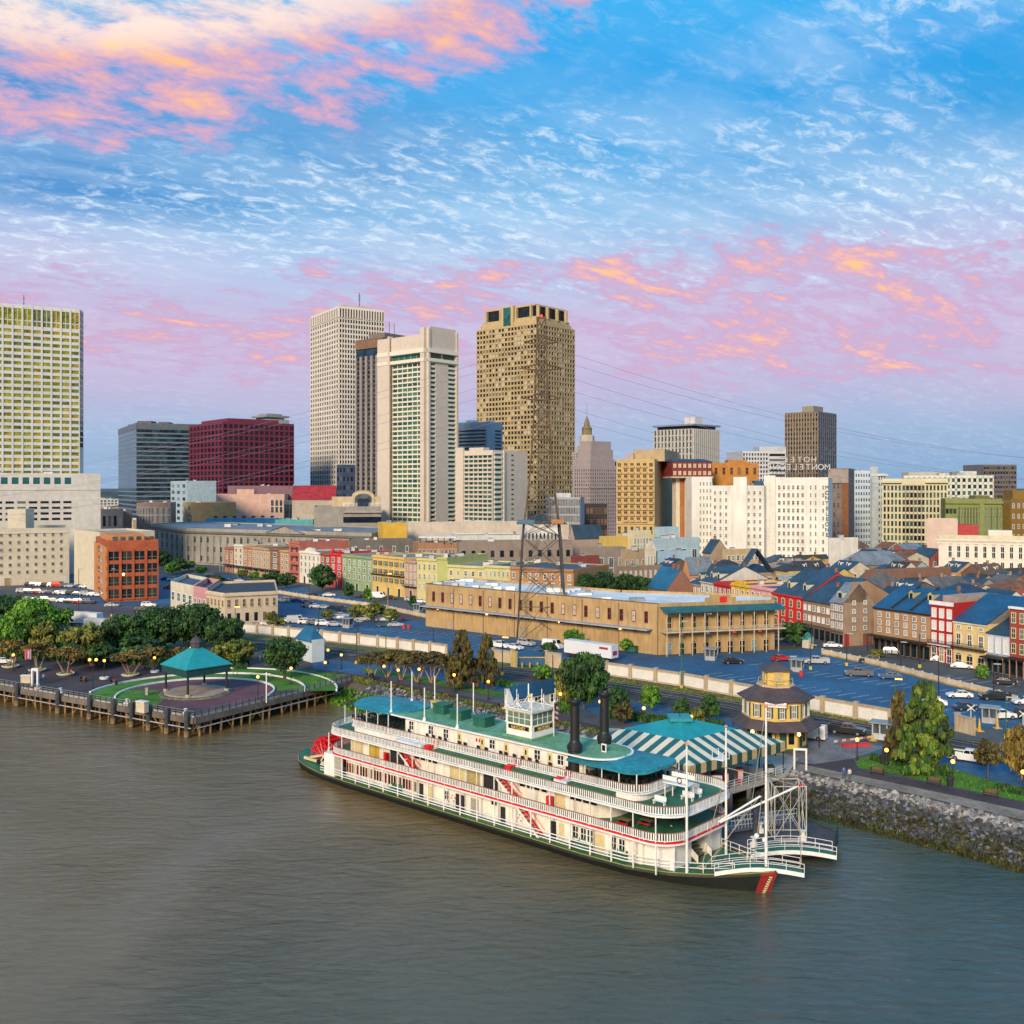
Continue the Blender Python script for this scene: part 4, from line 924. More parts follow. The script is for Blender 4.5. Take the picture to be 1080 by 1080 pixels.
for s0, s1 in ((q0,mid),(mid,q1)):
    z0 = b.h-.6 if s0 is q0 else b.h+2.9; z1 = b.h+2.9 if s0 is q0 else b.h-.6; o = n*.5
    m.add([(s0.x+o.x,s0.y+o.y,z0),(s1.x+o.x,s1.y+o.y,z1),(s1.x+bk.x,s1.y+bk.y,z1),(s0.x+bk.x,s0.y+bk.y,z0)], [(0,1,2,3)], lead)
m.build('pediment', b.root); b.fac(1, 5, 1, .4, .8, z0=2, z1=b.h-3, m0=a, m1=L-c, g=gl_d, pier=1.0, style='plain'); b.units(6, sz=(2,5)); b.end()
# ---- things behind it, left half
def simple(name, lab, fp, top, Yr, c, nx=(0,0), nz=3, ww=.5, wh=.5, g=None, roof=None, st='plain', z0=1, par=.6, un=2, gab=None, cat='building', fm=None, edges=(0,1), grp=None, end=True):
    b = B(name, lab, fp, H(top, Yr), c if not isinstance(c, tuple) else pm(c), cat=cat, roof=roof or gravel, par=par, group=grp)
    for i, k in zip(edges, nx):
        if k: b.fac(i, k, nz, ww, wh, z0=z0, z1=b.h-.6, g=g or gwn, style=st, fm=fm or wh_fm)
    if gab: b.gable(*gab)
    elif un: b.units(un)
    if end: b.end()
    return b
simple('pale_blue_block', 'pale blue-white mid-rise block with a windowed narrow side at left', corner(180,197,228,720,60), 508, 720, (.40,.52,.58), (3,0), 9, .5, .5)
simple('tan_block', 'plain tan block in front of the pale blue-white one', corner(193,202,249,680,62), 531, 680, (.48,.33,.16), (2,0), 5, un=4)
b = simple('pink_block', 'long salmon pink block with arched openings behind the tan one', slab(198,790,300,796,30), 522, 790, (.66,.42,.33), un=3, end=False)
L = b.edge(0)[2]; b.fac(0, 3, 2, .6, .7, z0=4, z1=b.h-2, m0=fu(b,0,285), m1=1, g=gl_d, style='arch'); block(b, slab(250,794,268,795,12), b.h+GZ, H(516,794), b.wm); b.end()
simple('grey_block', 'grey block with a wide dark window band right of the pink one', slab(300,720,326,724,24), 529, 720, (.30,.28,.26), (5,0), 2, .9, .8, g=gl_b)
simple('maroon_hall', 'long dusty maroon low hall at the foot of the maroon tower', slab(240,815,332,818,30), 513, 815, (.22,.12,.15), un=4)
b = simple('red_roof_hall', 'hall with a bright red pitched roof left of the arched glass front', slab(308,660,354,664,26), 527, 660, (.48,.42,.34), gab=(9, 0, mat((.45,.03,.03),.6,.3)), end=False)
m = MB(); m.lathe([(3.5,0),(3.5,9),(4.2,9.2),(0,14)], lead, 6); m.build('turret', b.root, (8,2,6)); b.end()
b = B('arched_glass_front', 'tan hall with a great arched window and deep dark band left of the slab hotel', slab(331,560,402,566,40), H(536,560), mat((.30,.28,.25),.85), roof=gravel)
L = b.edge(0)[2]; f0 = fu(b,0,362); b.fac(0, 1, 1, 1, .9, z0=H(552,560)-GZ, z1=H(545,560)-GZ, m0=f0, g=glass((.01,.02,.04)))
b.fbox(0, f0, L, 0, 1.5, H(541,560)-GZ, H(539,560)-GZ, mat((.35,.33,.3),.8))
tw = mat((.58,.46,.28),.8); m = MB(); b.fbox(0, fu(b,0,350), L, -14, -2, b.h, H(524,560)-GZ, tw, m)
cx = fu(b,0,383); r = (fu(b,0,395)-fu(b,0,371))/2
for i in range(12):
    a0 = math.pi*i/12; a1 = math.pi*(i+1)/12
    b.fbox(0, cx+r*math.cos(a1), cx+r*math.cos(a0), -14, -1.5, b.h, H(524,560)-GZ + r*.55*math.sin((a0+a1)/2), tw, m)
m.build('upper_hall', b.root); m = MB()
for i in range(10):
    a0 = math.pi*i/10; a1 = math.pi*(i+1)/10; rr = r*.74
    b.fbox(0, cx+rr*math.cos(a1), cx+rr*math.cos(a0), -1.5, -1.2, b.h+1, H(526,560)-GZ + rr*.6*math.sin((a0+a1)/2), gl_b, m)
b.fbox(0, cx-r*.5, cx+r*.5, -1.3, -.4, b.h+.5, H(526,560)-GZ, glass((.03,.05,.10)), m)
m.build('arched_window', b.root)
for i in range(30): b.fbox(0, f0+i*(L-f0)/30, f0+i*(L-f0)/30+.3, -.8, -.5, b.h, b.h+3, wh_fm)
b.end()
simple('yellow_block', 'bright yellow low block at the foot of the slab hotel', slab(404,470,429,473,16), 553, 470, (.66,.42,.06), un=3)
b = simple('dormered_hall', 'long blue-roofed hall with two rows of dormers above the grey stone building', slab(214,650,292,656,28), 556, 650, (.62,.50,.28), gab=(5, 0, slateB), end=False)
for i in range(7): b.dormer(.12+.13*i, 0, 2.6, 1.4, .12, wm=slate); b.dormer(.12+.13*i, 0, 2.4, 1.2, .55, wm=slate)
b.end()
simple('old_brick_bank', 'small columned pinkish building left of the pale blue-white block', slab(144,660,180,664,26), 531, 660, (.34,.24,.20), (12,0), 2, .5, .7, st='frame')
simple('brown_box', 'plain brown block at the foot of the dark glass tower', slab(118,640,139,646,20), 540, 640, (.26,.17,.13))
simple('teal_trimmed_block', 'flat cream block with teal blue trim behind the customs pediment', slab(290,650,330,654,20), 549, 650, (.10,.42,.46), un=4)
simple('grey_low_block', 'low dark-roofed grey block between the orange brick building and the stone one', slab(107,620,130,626,30), 538, 620, (.20,.20,.2), (4,0), 2)
# centre
b = simple('canopied_brick_block', 'brown brick block with white windows and a white rooftop canopy', slab(441,424,484,428,16), 574, 424, (.38,.20,.11), (11,0), 1, .5, .7, z0=5, st='frame', end=False)
m = MB(); m.box(0,2,b.h+2.6,15.5,12,b.h+3,rf_w); [m.box(.5+i*2.5,2,b.h,.8+i*2.5,2.3,b.h+2.6,dark) for i in range(6)]; m.build('rooftop_canopy', b.root); b.end()
simple('white_band_building', 'long low grey building with a white strip and square windows left of the pylon', slab(479,452,558,456,20), 566, 452, (.62,.62,.58), (10,0), 1, .35, .6, z0=9, g=gl_d)
simple('stone_garage', 'long grey-brown wall building in front of the white strip building', slab(484,420,604,428,14), 573, 420, (.27,.22,.18), (12,0), 2, .4, .35, g=gl_d)
simple('beige_terrace', 'long pale beige terrace at the foot of the beige hotel', slab(430,500,600,512,18), 553, 500, (.60,.52,.43), un=5)
simple('white_office', 'white office with three tall window columns right of the pylon', slab(556,440,592,443,16), 558, 440, (.66,.64,.60), (9,0), 3, .4, .6, g=gl_d, z0=3)
simple('windowed_grey_house', 'dark grey house with green-framed windows behind the sage green house', slab(368,440,436,444,14), 571, 440, (.14,.13,.12), (5,0), 1, .2, .6, z0=8, st='frame')
simple('pink_gable_hall', 'hall with a pinkish gable and navy roof at the foot of the stepped tower', corner(600,606,636,470,62), 567, 470, (.45,.33,.27), gab=(5.5,1,slate))
# ---- right: old quarter, named
def hs(name, lab, xl, xc, xr, Y, top, c, nx=(0,0), nz=2, gab=None, th=66, roof=None, st='frame', ww=.4, wh=.55, g=None, cat='house', dor=0, ch=1, un=1, z0=1, fm=None, grp=None):
    b = B(name, lab, corner(xl, xc, xr, Y, th), H(top, Y), pm(c) if isinstance(c, tuple) else c, cat=cat, roof=roof or slate, par=.5, group=grp)
    for i in (0,1):
        if nx[i]: b.fac(i, nx[i], nz, ww, wh, z0=z0, z1=b.h-.5, style=st, g=g or gwn, fm=fm or wh_fm)
    if gab: b.gable(*gab); [b.chimney(.1+.8*rnd.random(), rnd.choice([.3,.5]), .9, 1.2) for _ in range(ch)]; [b.dormer((i+.5)/dor) for i in range(dor)]
    else: b.units(un)
    return b
hs('hotel_annex', 'small cream building with arched windows below the tan balcony hotel', 662,668,687,440,561, (.62,.58,.38), (0,6), 2).end()
b = hs('light_blue_building', 'large light blue stepped building below the white buildings', 687,692,738,425,569, (.38,.52,.58), (0,4), 1, un=4); block(b, corner(690,697,716,440,66), b.h+GZ, H(556,440), b.wm); b.end()
hs('light_blue_annex', 'lower light blue annex with a red side wall', 690,694,725,395,583, (.36,.52,.62), (0,0)).end()
b = hs('curved_gable_house', 'white house with a round-topped gable in the old quarter', 680,682,692,392,579, (.70,.64,.50), (0,3), 1, ww=.3, wh=.7)
m = MB(); L = b.edge(1)[2]; [b.fbox(1, L*i/8, L*(i+1)/8, -1, .1, b.h-.5, b.h+.3+2.6*math.sin(math.pi*(i+.5)/8), b.wm, m) for i in range(8)]; m.build('round_gable', b.root); b.end()
hs('tan_house', 'tan house with arched windows left of the round-gabled white house', 655,658,681,396,581, (.44,.33,.2), (0,4), 1, ww=.3).end()
hs('yellow_house', 'low yellow building below the tan balcony hotel', 632,636,674,440,567, (.62,.44,.12), (0,9), 1).end()
hs('grey_brown_block', 'long grey-brown flat block left of the tan arched-window house', 612,618,660,400,579, (.30,.25,.2), (0,4), 1).end()
hs('maroon_low_house', 'low dark maroon building behind the dark tree clump', 602,605,632,378,588, (.22,.05,.05), (0,0)).end()
b = hs('shuttered_brick_block', 'brown brick block with a row of tall white shutters behind the dark trees', 650,652,699,352,599, (.30,.22,.15), (0,9), 3, ww=.34, wh=.62, z0=0, g=[glass((.55,.53,.48),.5,.2)]); b.end()
hs('blue_roof_house', 'gabled house with two bright blue roof planes and a dark brown gable', 683,703,733,330,622, (.30,.14,.10), (3,0), 2, (6.5,0,slateB), ch=2, st='plain').end()
hs('orange_gable_house', 'orange gabled house with a pale metal roof', 720,727,752,352,604, (.60,.27,.10), (0,0), 1, (5,1,lead), ch=1).end()
hs('slate_gable_house', 'dark slate gabled house between the blue roofs and the tan block', 735,757,783,345,613, (.40,.32,.22), (2,0), 2, (5,0,slate), ch=2).end()
hs('tan_three_storey_block', 'tan flat-roofed block with rows of dark windows below the white hotel', 762,766,800,395,581, (.54,.40,.22), (0,7), 3, ww=.5, wh=.4, g=gl_d).end()
hs('slanted_roof_house', 'house with navy roof and slanted orange parapet below the white apartment building', 741,750,768,405,583, (.42,.30,.2), (0,3), 1, (5,0,slate)).end()
hs('gabled_hall', 'big peach-orange gabled building with a long navy roof and white dormers', 777,783,815,350,603, (.72,.42,.18), (0,0), 1, (7.5,0,slate), ch=0)
BO = bpy.context.scene.objects
b = hs('peach_hall', 'long peach-orange low building with a dark doorway right of the big orange gable', 832,836,886,352,607, (.70,.38,.17), (0,0), 1); b.door(1, fu(b,1,864), 3, 4, dark, b.wm); b.end()
hs('white_box_building', 'small plain white box building right of the white sign hotel', 874,879,905,400,569, (.76,.73,.64), (0,0)).end()
hs('grey_hip_roof_hall', 'wide pale blue hip-roofed hall in the old quarter', 880,893,962,390,596, (.30,.24,.2), (0,0), 1, (4.5,1,lead,.35,None,.25), ch=0).end()
hs('long_brown_wall_building', 'long dark brick flat building in front of the pale hip-roofed hall', 912,918,1003,345,603, (.24,.13,.09), (0,6), 1, ww=.2, wh=.3).end()
# Decatur row: near row on the right, all on one line
DR0, DR1 = G(740, 640), G(889, 681)
DR0 = (DR1[0]-.32*200, DR1[1]+.947*200)
near1 = [(688,705,604,'x'),
 (705,715,613,(.66,.60,.42),3,'pale cream house at the left end of the row behind the warehouse roof','frame'),
 (715,727,614,(.66,.66,.60),3,'white house with small windows behind the warehouse roof','frame'),
 (727,739,615,(.45,.34,.24),3,'brown house with a dormered dark roof behind the warehouse roof','frame'),
 (739,753,613,(.58,.54,.47),3,'grey-white stone house left of the dark red house','frame'),
 (753,771,615,(.48,.03,.03),4,'dark red house with white windows behind the warehouse roof','frame'),
 (771,791.5,616,(.76,.47,.05),4,'yellow house with a stepped parapet left of the pink one','frame'),
 (791.5,814.5,619,(.76,.38,.38),4,'pink house with dark windows at the warehouse corner','frame'),
 (814.5,847,625,(.72,.02,.02),4,'bright red house with cream arched shutters','arch')]
RR0, RR1 = (DR1[0]-.32*110, DR1[1]+.947*110), DR1
for it in near1[1:]:
    xa, xb, top, c, nw, lab, st = it; fp = rowfp(RR0, RR1, xa, xb, 22)
    b = B('townhouse', lab, fp, H(top, fp[0][1]), pm(c), cat='house', group='townhouses behind the warehouse', roof=slate, par=.6)
    nzf = 3 if st != 'arch' else 3
    b.fac(0, nw, nzf, .40 if st != 'arch' else .34, .55, z0=0 if st != 'arch' else 1, z1=b.h-.6, style=st, g=gwn if st != 'arch' else [glass((.04,.06,.05))], fm=wh_fm if st != 'arch' else mat((.62,.60,.40),.7))
    b.cornice(0, b.h+.1, .4, .4, b.wm)
    if xa == 771:
        m = MB(); L = b.edge(0)[2]; b.fbox(0, L*.25, L*.7, -.4, .1, b.h+.5, b.h+1.6, b.wm, m); m.build('stepped_parapet', b.root); b.units(2)
    elif xa in (727, 739, 814.5):
        b.gable(5 if xa < 800 else 6.5, 0, slate); b.dormer(.3, 0, 1.6, 2.2, .12, wm=mat((.6,.6,.45),.7)); b.dormer(.8, 0, 1.6, 2.2, .12, wm=mat((.6,.6,.45),.7)); b.chimney(.95, .5)
    else: b.units(2)
    b.end()
bb = (.33,.20,.12)
def shopfront(b, i, L, n=5, m=None, h=3.4):
    for k in range(n):
        mb = MB(); b.fbox(i, L*(k+.15)/n, L*(k+.85)/n, -.02, .08, .1, h-.5, gl_d, mb); mb.build('shop_window', b.root)
        b.fbox(i, L*k/n, L*k/n+.3, 0, .25, 0, h, m or mat((.12,.11,.10),.8))
    b.fbox(i, 0, L, 0, .4, h, h+.35, m or mat((.12,.11,.10),.8))
# brown brick corner block (left face on the street, gable side towards the camera)
fp = rowfp(RR0, RR1, 847, 876, 22)
b = B('townhouse', 'low brown brick house with slanted roof right of the bright red house', fp, H(632, fp[0][1]), pm(bb), cat='house', roof=slate); L = b.edge(0)[2]
b.fac(0, 6, 2, .45, .5, z0=4, z1=b.h-.6, style='frame', g=[gl_b, fr_w]); shopfront(b, 0, L); b.gable(6, 0, slate); b.chimney(.5); b.end()
fp = corner(876, 889.5, 922, 259, 70)
b = B('brick_corner_building', 'tall grey-brown brick corner building with a stepped gable wall and few windows', fp, H(636, 259), pm((.34,.24,.17)), cat='building', roof=lead, par=.3)
L = b.edge(0)[2]; b.fac(0, 3, 3, .5, .6, z0=4, z1=b.h-.4, style='frame', g=gwn); shopfront(b, 0, L, 3); L = b.edge(1)[2]
b.fac(1, 2, 4, .22, .42, z0=3.4, z1=b.h+1, style='frame', g=gwn, m0=1.5, m1=L*.12); b.door(1, L*.1, 1.6, 3.2, mat((.4,.03,.03),.7), b.wm); b.door(1, L*.78, 3, 3, mat((.2,.08,.06),.7), b.wm)
m = MB(); b.fbox(1, L*.30, L*.68, -.5, 0, b.h, b.h+5.2, b.wm, m); b.fbox(1, L*.18, L*.30, -.5, 0, b.h, b.h+3.0, b.wm, m); b.fbox(1, L*.68, L*.80, -.5, 0, b.h, b.h+3.4, b.wm, m); b.fbox(1, 0, L*.18, -.5, 0, b.h, b.h+1, b.wm, m); m.build('stepped_gable', b.root)
b.gable(4.6, 0, lead); b.dormer(.5, 0, 2.4, 2, .1, wm=mat((.5,.55,.45),.7)); m = MB(); b.fbox(1, L*.62, L*.74, -.4, .03, b.h-.2, b.h+1.4, gl_d, m); b.end()
# main row
NR0, NR1 = G(921.5, 686), G(1066, 712)
def near(name, lab, xa, xb, top, c, **k):
    fp = rowfp(NR0, NR1, xa, xb, k.get('dep', 20))
    return B(name, lab, fp, H(top, fp[0][1]), pm(c), cat='house', roof=k.get('roof', slateN), par=k.get('par', .4), group='tall houses along the street on the right')
slateN = mat((.02,.09,.19), .5, .25, .2, 3)
b = near('townhouse', 'long tan brick house with nine windows a floor under a blue roof', 921.5, 981.5, 640, (.42,.25,.13)); L = b.edge(0)[2]
b.fac(0, 6, 3, .30, .58, z0=4.6, z1=b.h-.7, style='frame', g=gwn, m0=.6, m1=.6); shopfront(b, 0, L, 9, mat((.25,.2,.15),.8), 3.6)
m = MB(); b.fbox(0, 0, L, 0, 2.4, 3.9, 4.1, dark, m); [b.fbox(0, L*i/9, L*i/9+.12, 2.2, 2.3, 0, 3.9, dark, m) for i in range(10)]; m.build('gallery', b.root)
b.cornice(0, b.h, .4, .4, dark); b.gable(4.8, 0, slateN); b.dormer(.42, 0, 1.5, 2, .25, wm=mat((.5,.45,.2),.7)); b.dormer(.75, 0, 1.5, 2, .25, wm=mat((.5,.45,.2),.7)); b.chimney(.98,.5)
m = MB(); a,bq,c,dd2,h = b.rg; 
for t in (.33,.66):
    q = a.lerp(bq,t); r = dd2.lerp(c,t); mid = (q+r)/2 + Vector((0,0,h+.5)); q = q + Vector((0,0,.4)); m.tube(q, mid, .25, dark, 4)
m.build('parapet_ridge', b.rf); b.end()
b = near('townhouse', 'narrow crimson four-storey house with white shutters and white cornice', 981.5, 1005.5, 637, (.42,.012,.012), par=.8); L = b.edge(0)[2]
b.fac(0, 3, 3, .50, .66, z0=4.2, z1=b.h-.4, style='frame', g=[glass((.7,.7,.66),.5,.1)]); b.cornice(0, b.h+.9, .5, .9, wh_fm); b.fac(0, 3, 1, .55, .85, z0=.1, z1=3.6, style='frame', g=[gl_d, glass((.5,.35,.1),.4)])
m = MB(); b.fbox(0, 0, L, 0, 1.2, 4.0, 4.15, wh_fm, m); [b.fbox(0, L*i/16, L*i/16+.06, 1.14, 1.2, 4.1, 5.1, dark, m) for i in range(17)]; b.fbox(0, 0, L, 1.14, 1.2, 5.1, 5.18, dark, m); m.build('balcony', b.root)
block(b, grow([(p[0]+b.o.x,p[1]+b.o.y) for p in b.fp], .7), b.h+GZ, b.h+GZ+2, mat((.4,.3,.25),.8)); b.end()
b = near('townhouse', 'pale yellow house with arched ground floor and iron balcony', 1005.5, 1041, 654, (.72,.55,.24), dep=24); L = b.edge(0)[2]
b.fac(0, 3, 1, .36, .72, z0=4.4, z1=b.h-2.4, style='frame', g=[glass((.12,.12,.06))]); b.fac(0, 3, 1, .3, .35, z0=b.h-2.1, z1=b.h-.5, style='frame', g=[glass((.25,.22,.1),.4)]); b.fac(0, 3, 1, .52, .62, z0=.1, z1=4.0, style='arch', g=gl_d, fm=mat((.7,.6,.4),.7), zo=0)
m = MB(); b.fbox(0, 0, L, 0, 1.2, 4.2, 4.35, dark, m); [b.fbox(0, L*i/26, L*i/26+.06, 1.14, 1.2, 4.3, 5.3, dark, m) for i in range(27)]; b.fbox(0, 0, L, 1.14, 1.2, 5.3, 5.38, dark, m); m.build('balcony', b.root)
b.cornice(0, b.h, .3, .5, mat((.7,.66,.5),.7)); b.gable(5.4, 0, slateN, gm=mat((.25,.22,.18),.9)); b.end()
b = near('townhouse', 'small pale blue two-storey house with a dark shop awning', 1041, 1065, 667, (.36,.47,.60)); L = b.edge(0)[2]
b.fac(0, 3, 1, .55, .75, z0=3.8, z1=b.h-.3, style='frame', g=[glass((.7,.72,.7),.5,.1)]); shopfront(b, 0, L, 4); m = MB(); b.fbox(0, 0, L, 0, 2.6, 3.3, 3.5, dark, m); [b.fbox(0, L*i/4, L*i/4+.1, 2.4, 2.5, 0, 3.3, dark, m) for i in range(5)]; m.build('awning', b.root); b.gable(3.6, 0, slate, gm=mat((.3,.28,.26),.9)); b.end()
b = near('townhouse', 'red brick house with cream windows and gallery at the right edge', 1065, 1110, 640, (.34,.06,.04)); L = b.edge(0)[2]
b.fac(0, 5, 3, .42, .62, z0=4.2, z1=b.h-.6, style='frame', g=gwn, fm=mat((.7,.66,.4),.7)); shopfront(b, 0, L, 6); m = MB(); b.fbox(0, 0, L, 0, 2.6, 3.8, 4, dark, m); [b.fbox(0, L*i/6, L*i/6+.12, 2.4, 2.5, 0, 3.8, mat((.5,.3,.2),.8), m) for i in range(7)]; m.build('gallery', b.root); b.cornice(0, b.h+.2, .5, .5, wh_fm); b.gable(4, 0, slateN); b.end()
# ================================================================ FILLER HOUSES (each its own thing)
FP = []      # occupied discs
for o in list(bpy.data.objects):
    if o.type == 'EMPTY' and o.parent is None:
        w = [c for c in o.children if c.name.startswith('wall')]
        if w:
            vs = [v.co for v in w[0].data.vertices if v.co.z < .5] or [v.co for v in w[0].data.vertices]
            xs = [v.x for v in vs]; ys = [v.y for v in vs]
            # sample the footprint
            P = [(v.x + o.location.x, v.y + o.location.y) for v in vs[:8]]
            cx = sum(p[0] for p in P)/len(P); cy = sum(p[1] for p in P)/len(P)
            for p in P:
                for t in (1, .66, .33, 0): FP.append((cx+(p[0]-cx)*t, cy+(p[1]-cy)*t))
            for i in range(len(P)):
                q = P[(i+1) % len(P)]; FP.append(((P[i][0]+q[0])/2, (P[i][1]+q[1])/2))
def free(x, y, r): return all((a-x)**2 + (b-y)**2 > r*r for a, b in FP)
BAND = [(-50,150,'near the far left towers'),(150,240,'below the dark glass tower'),(240,330,'below the maroon tower'),(330,400,'below the tall white gridded tower'),(400,485,'below the slab hotel'),(485,600,'below the tall tan tower'),(600,652,'below the stepped tower'),(652,716,'below the tan balcony hotel'),(716,806,'below the white apartment building'),(806,876,'below the white sign hotel'),(876,935,'below the pale blue tower'),(935,1000,'below the cream-green hotel'),(1000,1200,'near the cream courthouse')]
WALLC = [('tan',(.46,.33,.20)),('brown brick',(.28,.17,.11)),('cream',(.66,.58,.42)),('peach',(.66,.38,.20)),('grey',(.34,.32,.30)),('white',(.70,.68,.62)),('dark brick',(.17,.11,.09)),('pale blue',(.36,.46,.52)),('rust red',(.38,.10,.06)),('yellow',(.62,.46,.16))]
ROOFC = [('slate',slate),('navy',mat((.025,.055,.11),.6,.3,.2,3)),('blue',slateB),('pale metal',lead),('charcoal',mat((.045,.045,.05),.8,.3,.2,3)),('brown',mat((.14,.09,.06),.9,.3,.2,3)),('grey',mat((.13,.13,.13),.9,.35,.2,3)),('rusty',mat((.22,.10,.06),.9,.4,.2,3)),('gravel',gravel),('white',rf_w)]
fill = []
def filler(x, y, wa, de, hh, ang, kind, wc, rc, far=False):
    u = (-math.cos(ang), math.sin(ang)); v = (math.sin(ang), math.cos(ang))
    C = (x, y); fp = [(x+u[0]*wa, y+u[1]*wa), C, (x+v[0]*de, y+v[1]*de), (x+u[0]*wa+v[0]*de, y+u[1]*wa+v[1]*de)]
    px = 540 + F*x/y; band = [b for b in BAND if b[0] <= px < b[1]]
    if not band: return
    kn = {'g':'gabled house with %s roof','h':'hipped house with %s roof','f':'flat block with %s roof'}[kind]
    lab = wc[0] + ' ' + kn % rc[0] + ' ' + band[0][2]
    b = B('city_block' if far else ('gabled_house' if kind != 'f' else 'flat_roof_house'), lab, fp, GZ+hh, pm(wc[1], .2), cat='building' if far else 'house', roof=rc[1], par=.5 if kind == 'f' else .2, group='low blocks of the distant city' if far else 'roofs of the old quarter')
    nf = max(1, int(hh/3.6))
    if not far or y < 800:
        b.fac(0, max(2, int(wa/3)), nf, .34, .5, z0=.5, z1=hh-.4, style='frame', g=gwn); b.fac(1, max(2, int(de/3.6)), nf, .30, .45, z0=.5, z1=hh-.4, style='frame', g=gwn)
    else: b.fac(1, max(3, int(de/5)), nf, .6, .5, z0=.5, z1=hh-.4, g=gl_d)
    if kind == 'g':
        b.gable(rnd.uniform(2, 3.8), 0 if rnd.random() < .75 else 1, rc[1]); b.chimney(rnd.uniform(.1,.9), .5)
        if rnd.random() < .5: b.dormer(.3); b.dormer(.7)
    elif kind == 'h': b.gable(rnd.uniform(1.8,3), 0, rc[1], hip=.3)
    else: b.units(rnd.randint(1,4))
    b.end(); fill.append((lab, px, b.root)); FP.append((x+u[0]*wa/2+v[0]*de/2, y+u[1]*wa/2+v[1]*de/2)); FP.extend(fp if far else [])
a66 = R(66); U = (-math.cos(a66), math.sin(a66)); V = (math.sin(a66), math.cos(a66))
for i in range(-8, 34):
    for j in range(-40, 34):
        wa = rnd.uniform(7,10.5); de = rnd.uniform(9,15)
        x = 110 + V[0]*j*14.5 + U[0]*i*11 + rnd.uniform(-1,1); y = 330 + V[1]*j*14.5 + U[1]*i*11 + rnd.uniform(-1,1)
        px = 540 + F*x/y
        if not (605 < px < 1085) or y < 285 or y > 500: continue
        # stay behind the street rows
        lim = 340 if px < 690 else (RR0[1] - (px-690)/(815-690)*90 + 20 if px < 889 else 275 - (px-889)*.22)
        if y < lim: continue
        cx = x+U[0]*wa/2+V[0]*de/2; cy = y+U[1]*wa/2+V[1]*de/2
        if not free(cx, cy, 9.3): continue
        kind = rnd.choice('gggfh' if y < 420 else 'ggff')
        filler(x, y, wa, de, rnd.uniform(6.5, 10.5) + (y-330)*.006, a66, kind, rnd.choice(WALLC), rnd.choice(ROOFC[:2]*1 + ROOFC[3:8] + ROOFC[:1] if kind != 'f' else ROOFC[3:]))
for k in range(260):
    y = rnd.uniform(500, 1700); px = rnd.uniform(60, 1110)
    if y < 560 and px < 130: continue
    x, _ = W(px, y); s = rnd.uniform(16, 34)
    if not free(x, y+s*.5, s*1.15): continue
    filler(x, y, s*rnd.uniform(.6,1), s*rnd.uniform(.7,1.2), rnd.uniform(8, 17) + (y-500)*.008, R(rnd.choice([40,55,62])), rnd.choice('ffffg'), rnd.choice(WALLC[:7]), rnd.choice(ROOFC[3:]), far=True)
from collections import defaultdict
gp = defaultdict(list)
for lab, px, r in fill: gp[lab].append((px, r))
for lab, L in gp.items():
    if len(L) > 1:
        for k, (px, r) in enumerate(sorted(L, key=lambda t: t[0])): r['label'] = lab + ', ' + ORD[min(k,23)] + ' from left'
print('fillers', len(fill))
# far green line on the horizon
mb = MB(); fg = mat((.05,.09,.09), .95, .4, .01, .05)
for k in range(500):
    y = rnd.uniform(2200, 4200); x = W(rnd.uniform(-40, 1120), y)[0]; r = rnd.uniform(25, 60)
    mb.lathe([(r, 0), (r*.95, 8), (r*.5, 14+rnd.random()*6), (.1, 20)], fg, 6, (x, y))
tag(mb.build('distant_woods', loc=(0,0,GZ)), 'low dark line of distant woods along the horizon', 'woods', kind='stuff')
# ================================================================ WATERFRONT
def fbx(b, name, i, x0, x1, d0, d1, z0, z1, m, parent=None):
    mb = MB(); b.fbox(i, x0, x1, d0, d1, z0, z1, m, mb); return mb.build(name, parent or b.root)
# ---- long warehouse
wt = mat((.46,.31,.14), .85, .2, .15, 1.5, streak=1)
WA = W(449, 297); WB = W(694, 246); WC = W(817, 254); WD = W(816, 265); WE = W(655, 278); WF = W(492, 316)
b = B('warehouse', 'long tan warehouse with a white roof and two-storey iron gallery on its right front', [WA, WB, WC, WD, WE, WF], 15.2, wt, cat='warehouse', roof=rf_w, par=.7)
L = b.edge(0)[2]; redf = mat((.22,.05,.05), .7)
b.fac(0, 21, 1, .22, .62, z0=6.8, z1=b.h-.8, m0=1.5, m1=1.5, style='frame', g=[gl_d, gl_d, glass((.6,.6,.56),.5,.1)], fm=redf)
fbx(b, 'canopy', 0, 0, L-1.5, 0, 2.6, 5.9, 6.15, mat((.40,.42,.47),.6))
[fbx(b, 'canopy_bracket', 0, L*k/14, L*k/14+.1, 0, 2.3, 5.4, 5.9, dark) for k in range(14)]
for k in range(7): b.fbox(0, L*(k+1)/7-.15, L*(k+1)/7+.05, 0, .15, 0, b.h, mat((.22,.15,.08),.8))
b.fbox(0, 0, L, 0, .12, b.h+.5, b.h+.75, mat((.16,.12,.08),.8))
for u in (.06,.30,.62,.86): fbx(b, 'wall_lamp', 0, L*u, L*u+.4, .05, .4, 5.2, 5.5, mat('ffd070', emit=3, var=0))
for u, w in ((.12,1.6),(.46,3),(.54,1.3),(.72,3),(.90,1.4)): b.door(0, L*u, w, 2.9, mat((.42,.33,.2),.8), wt)
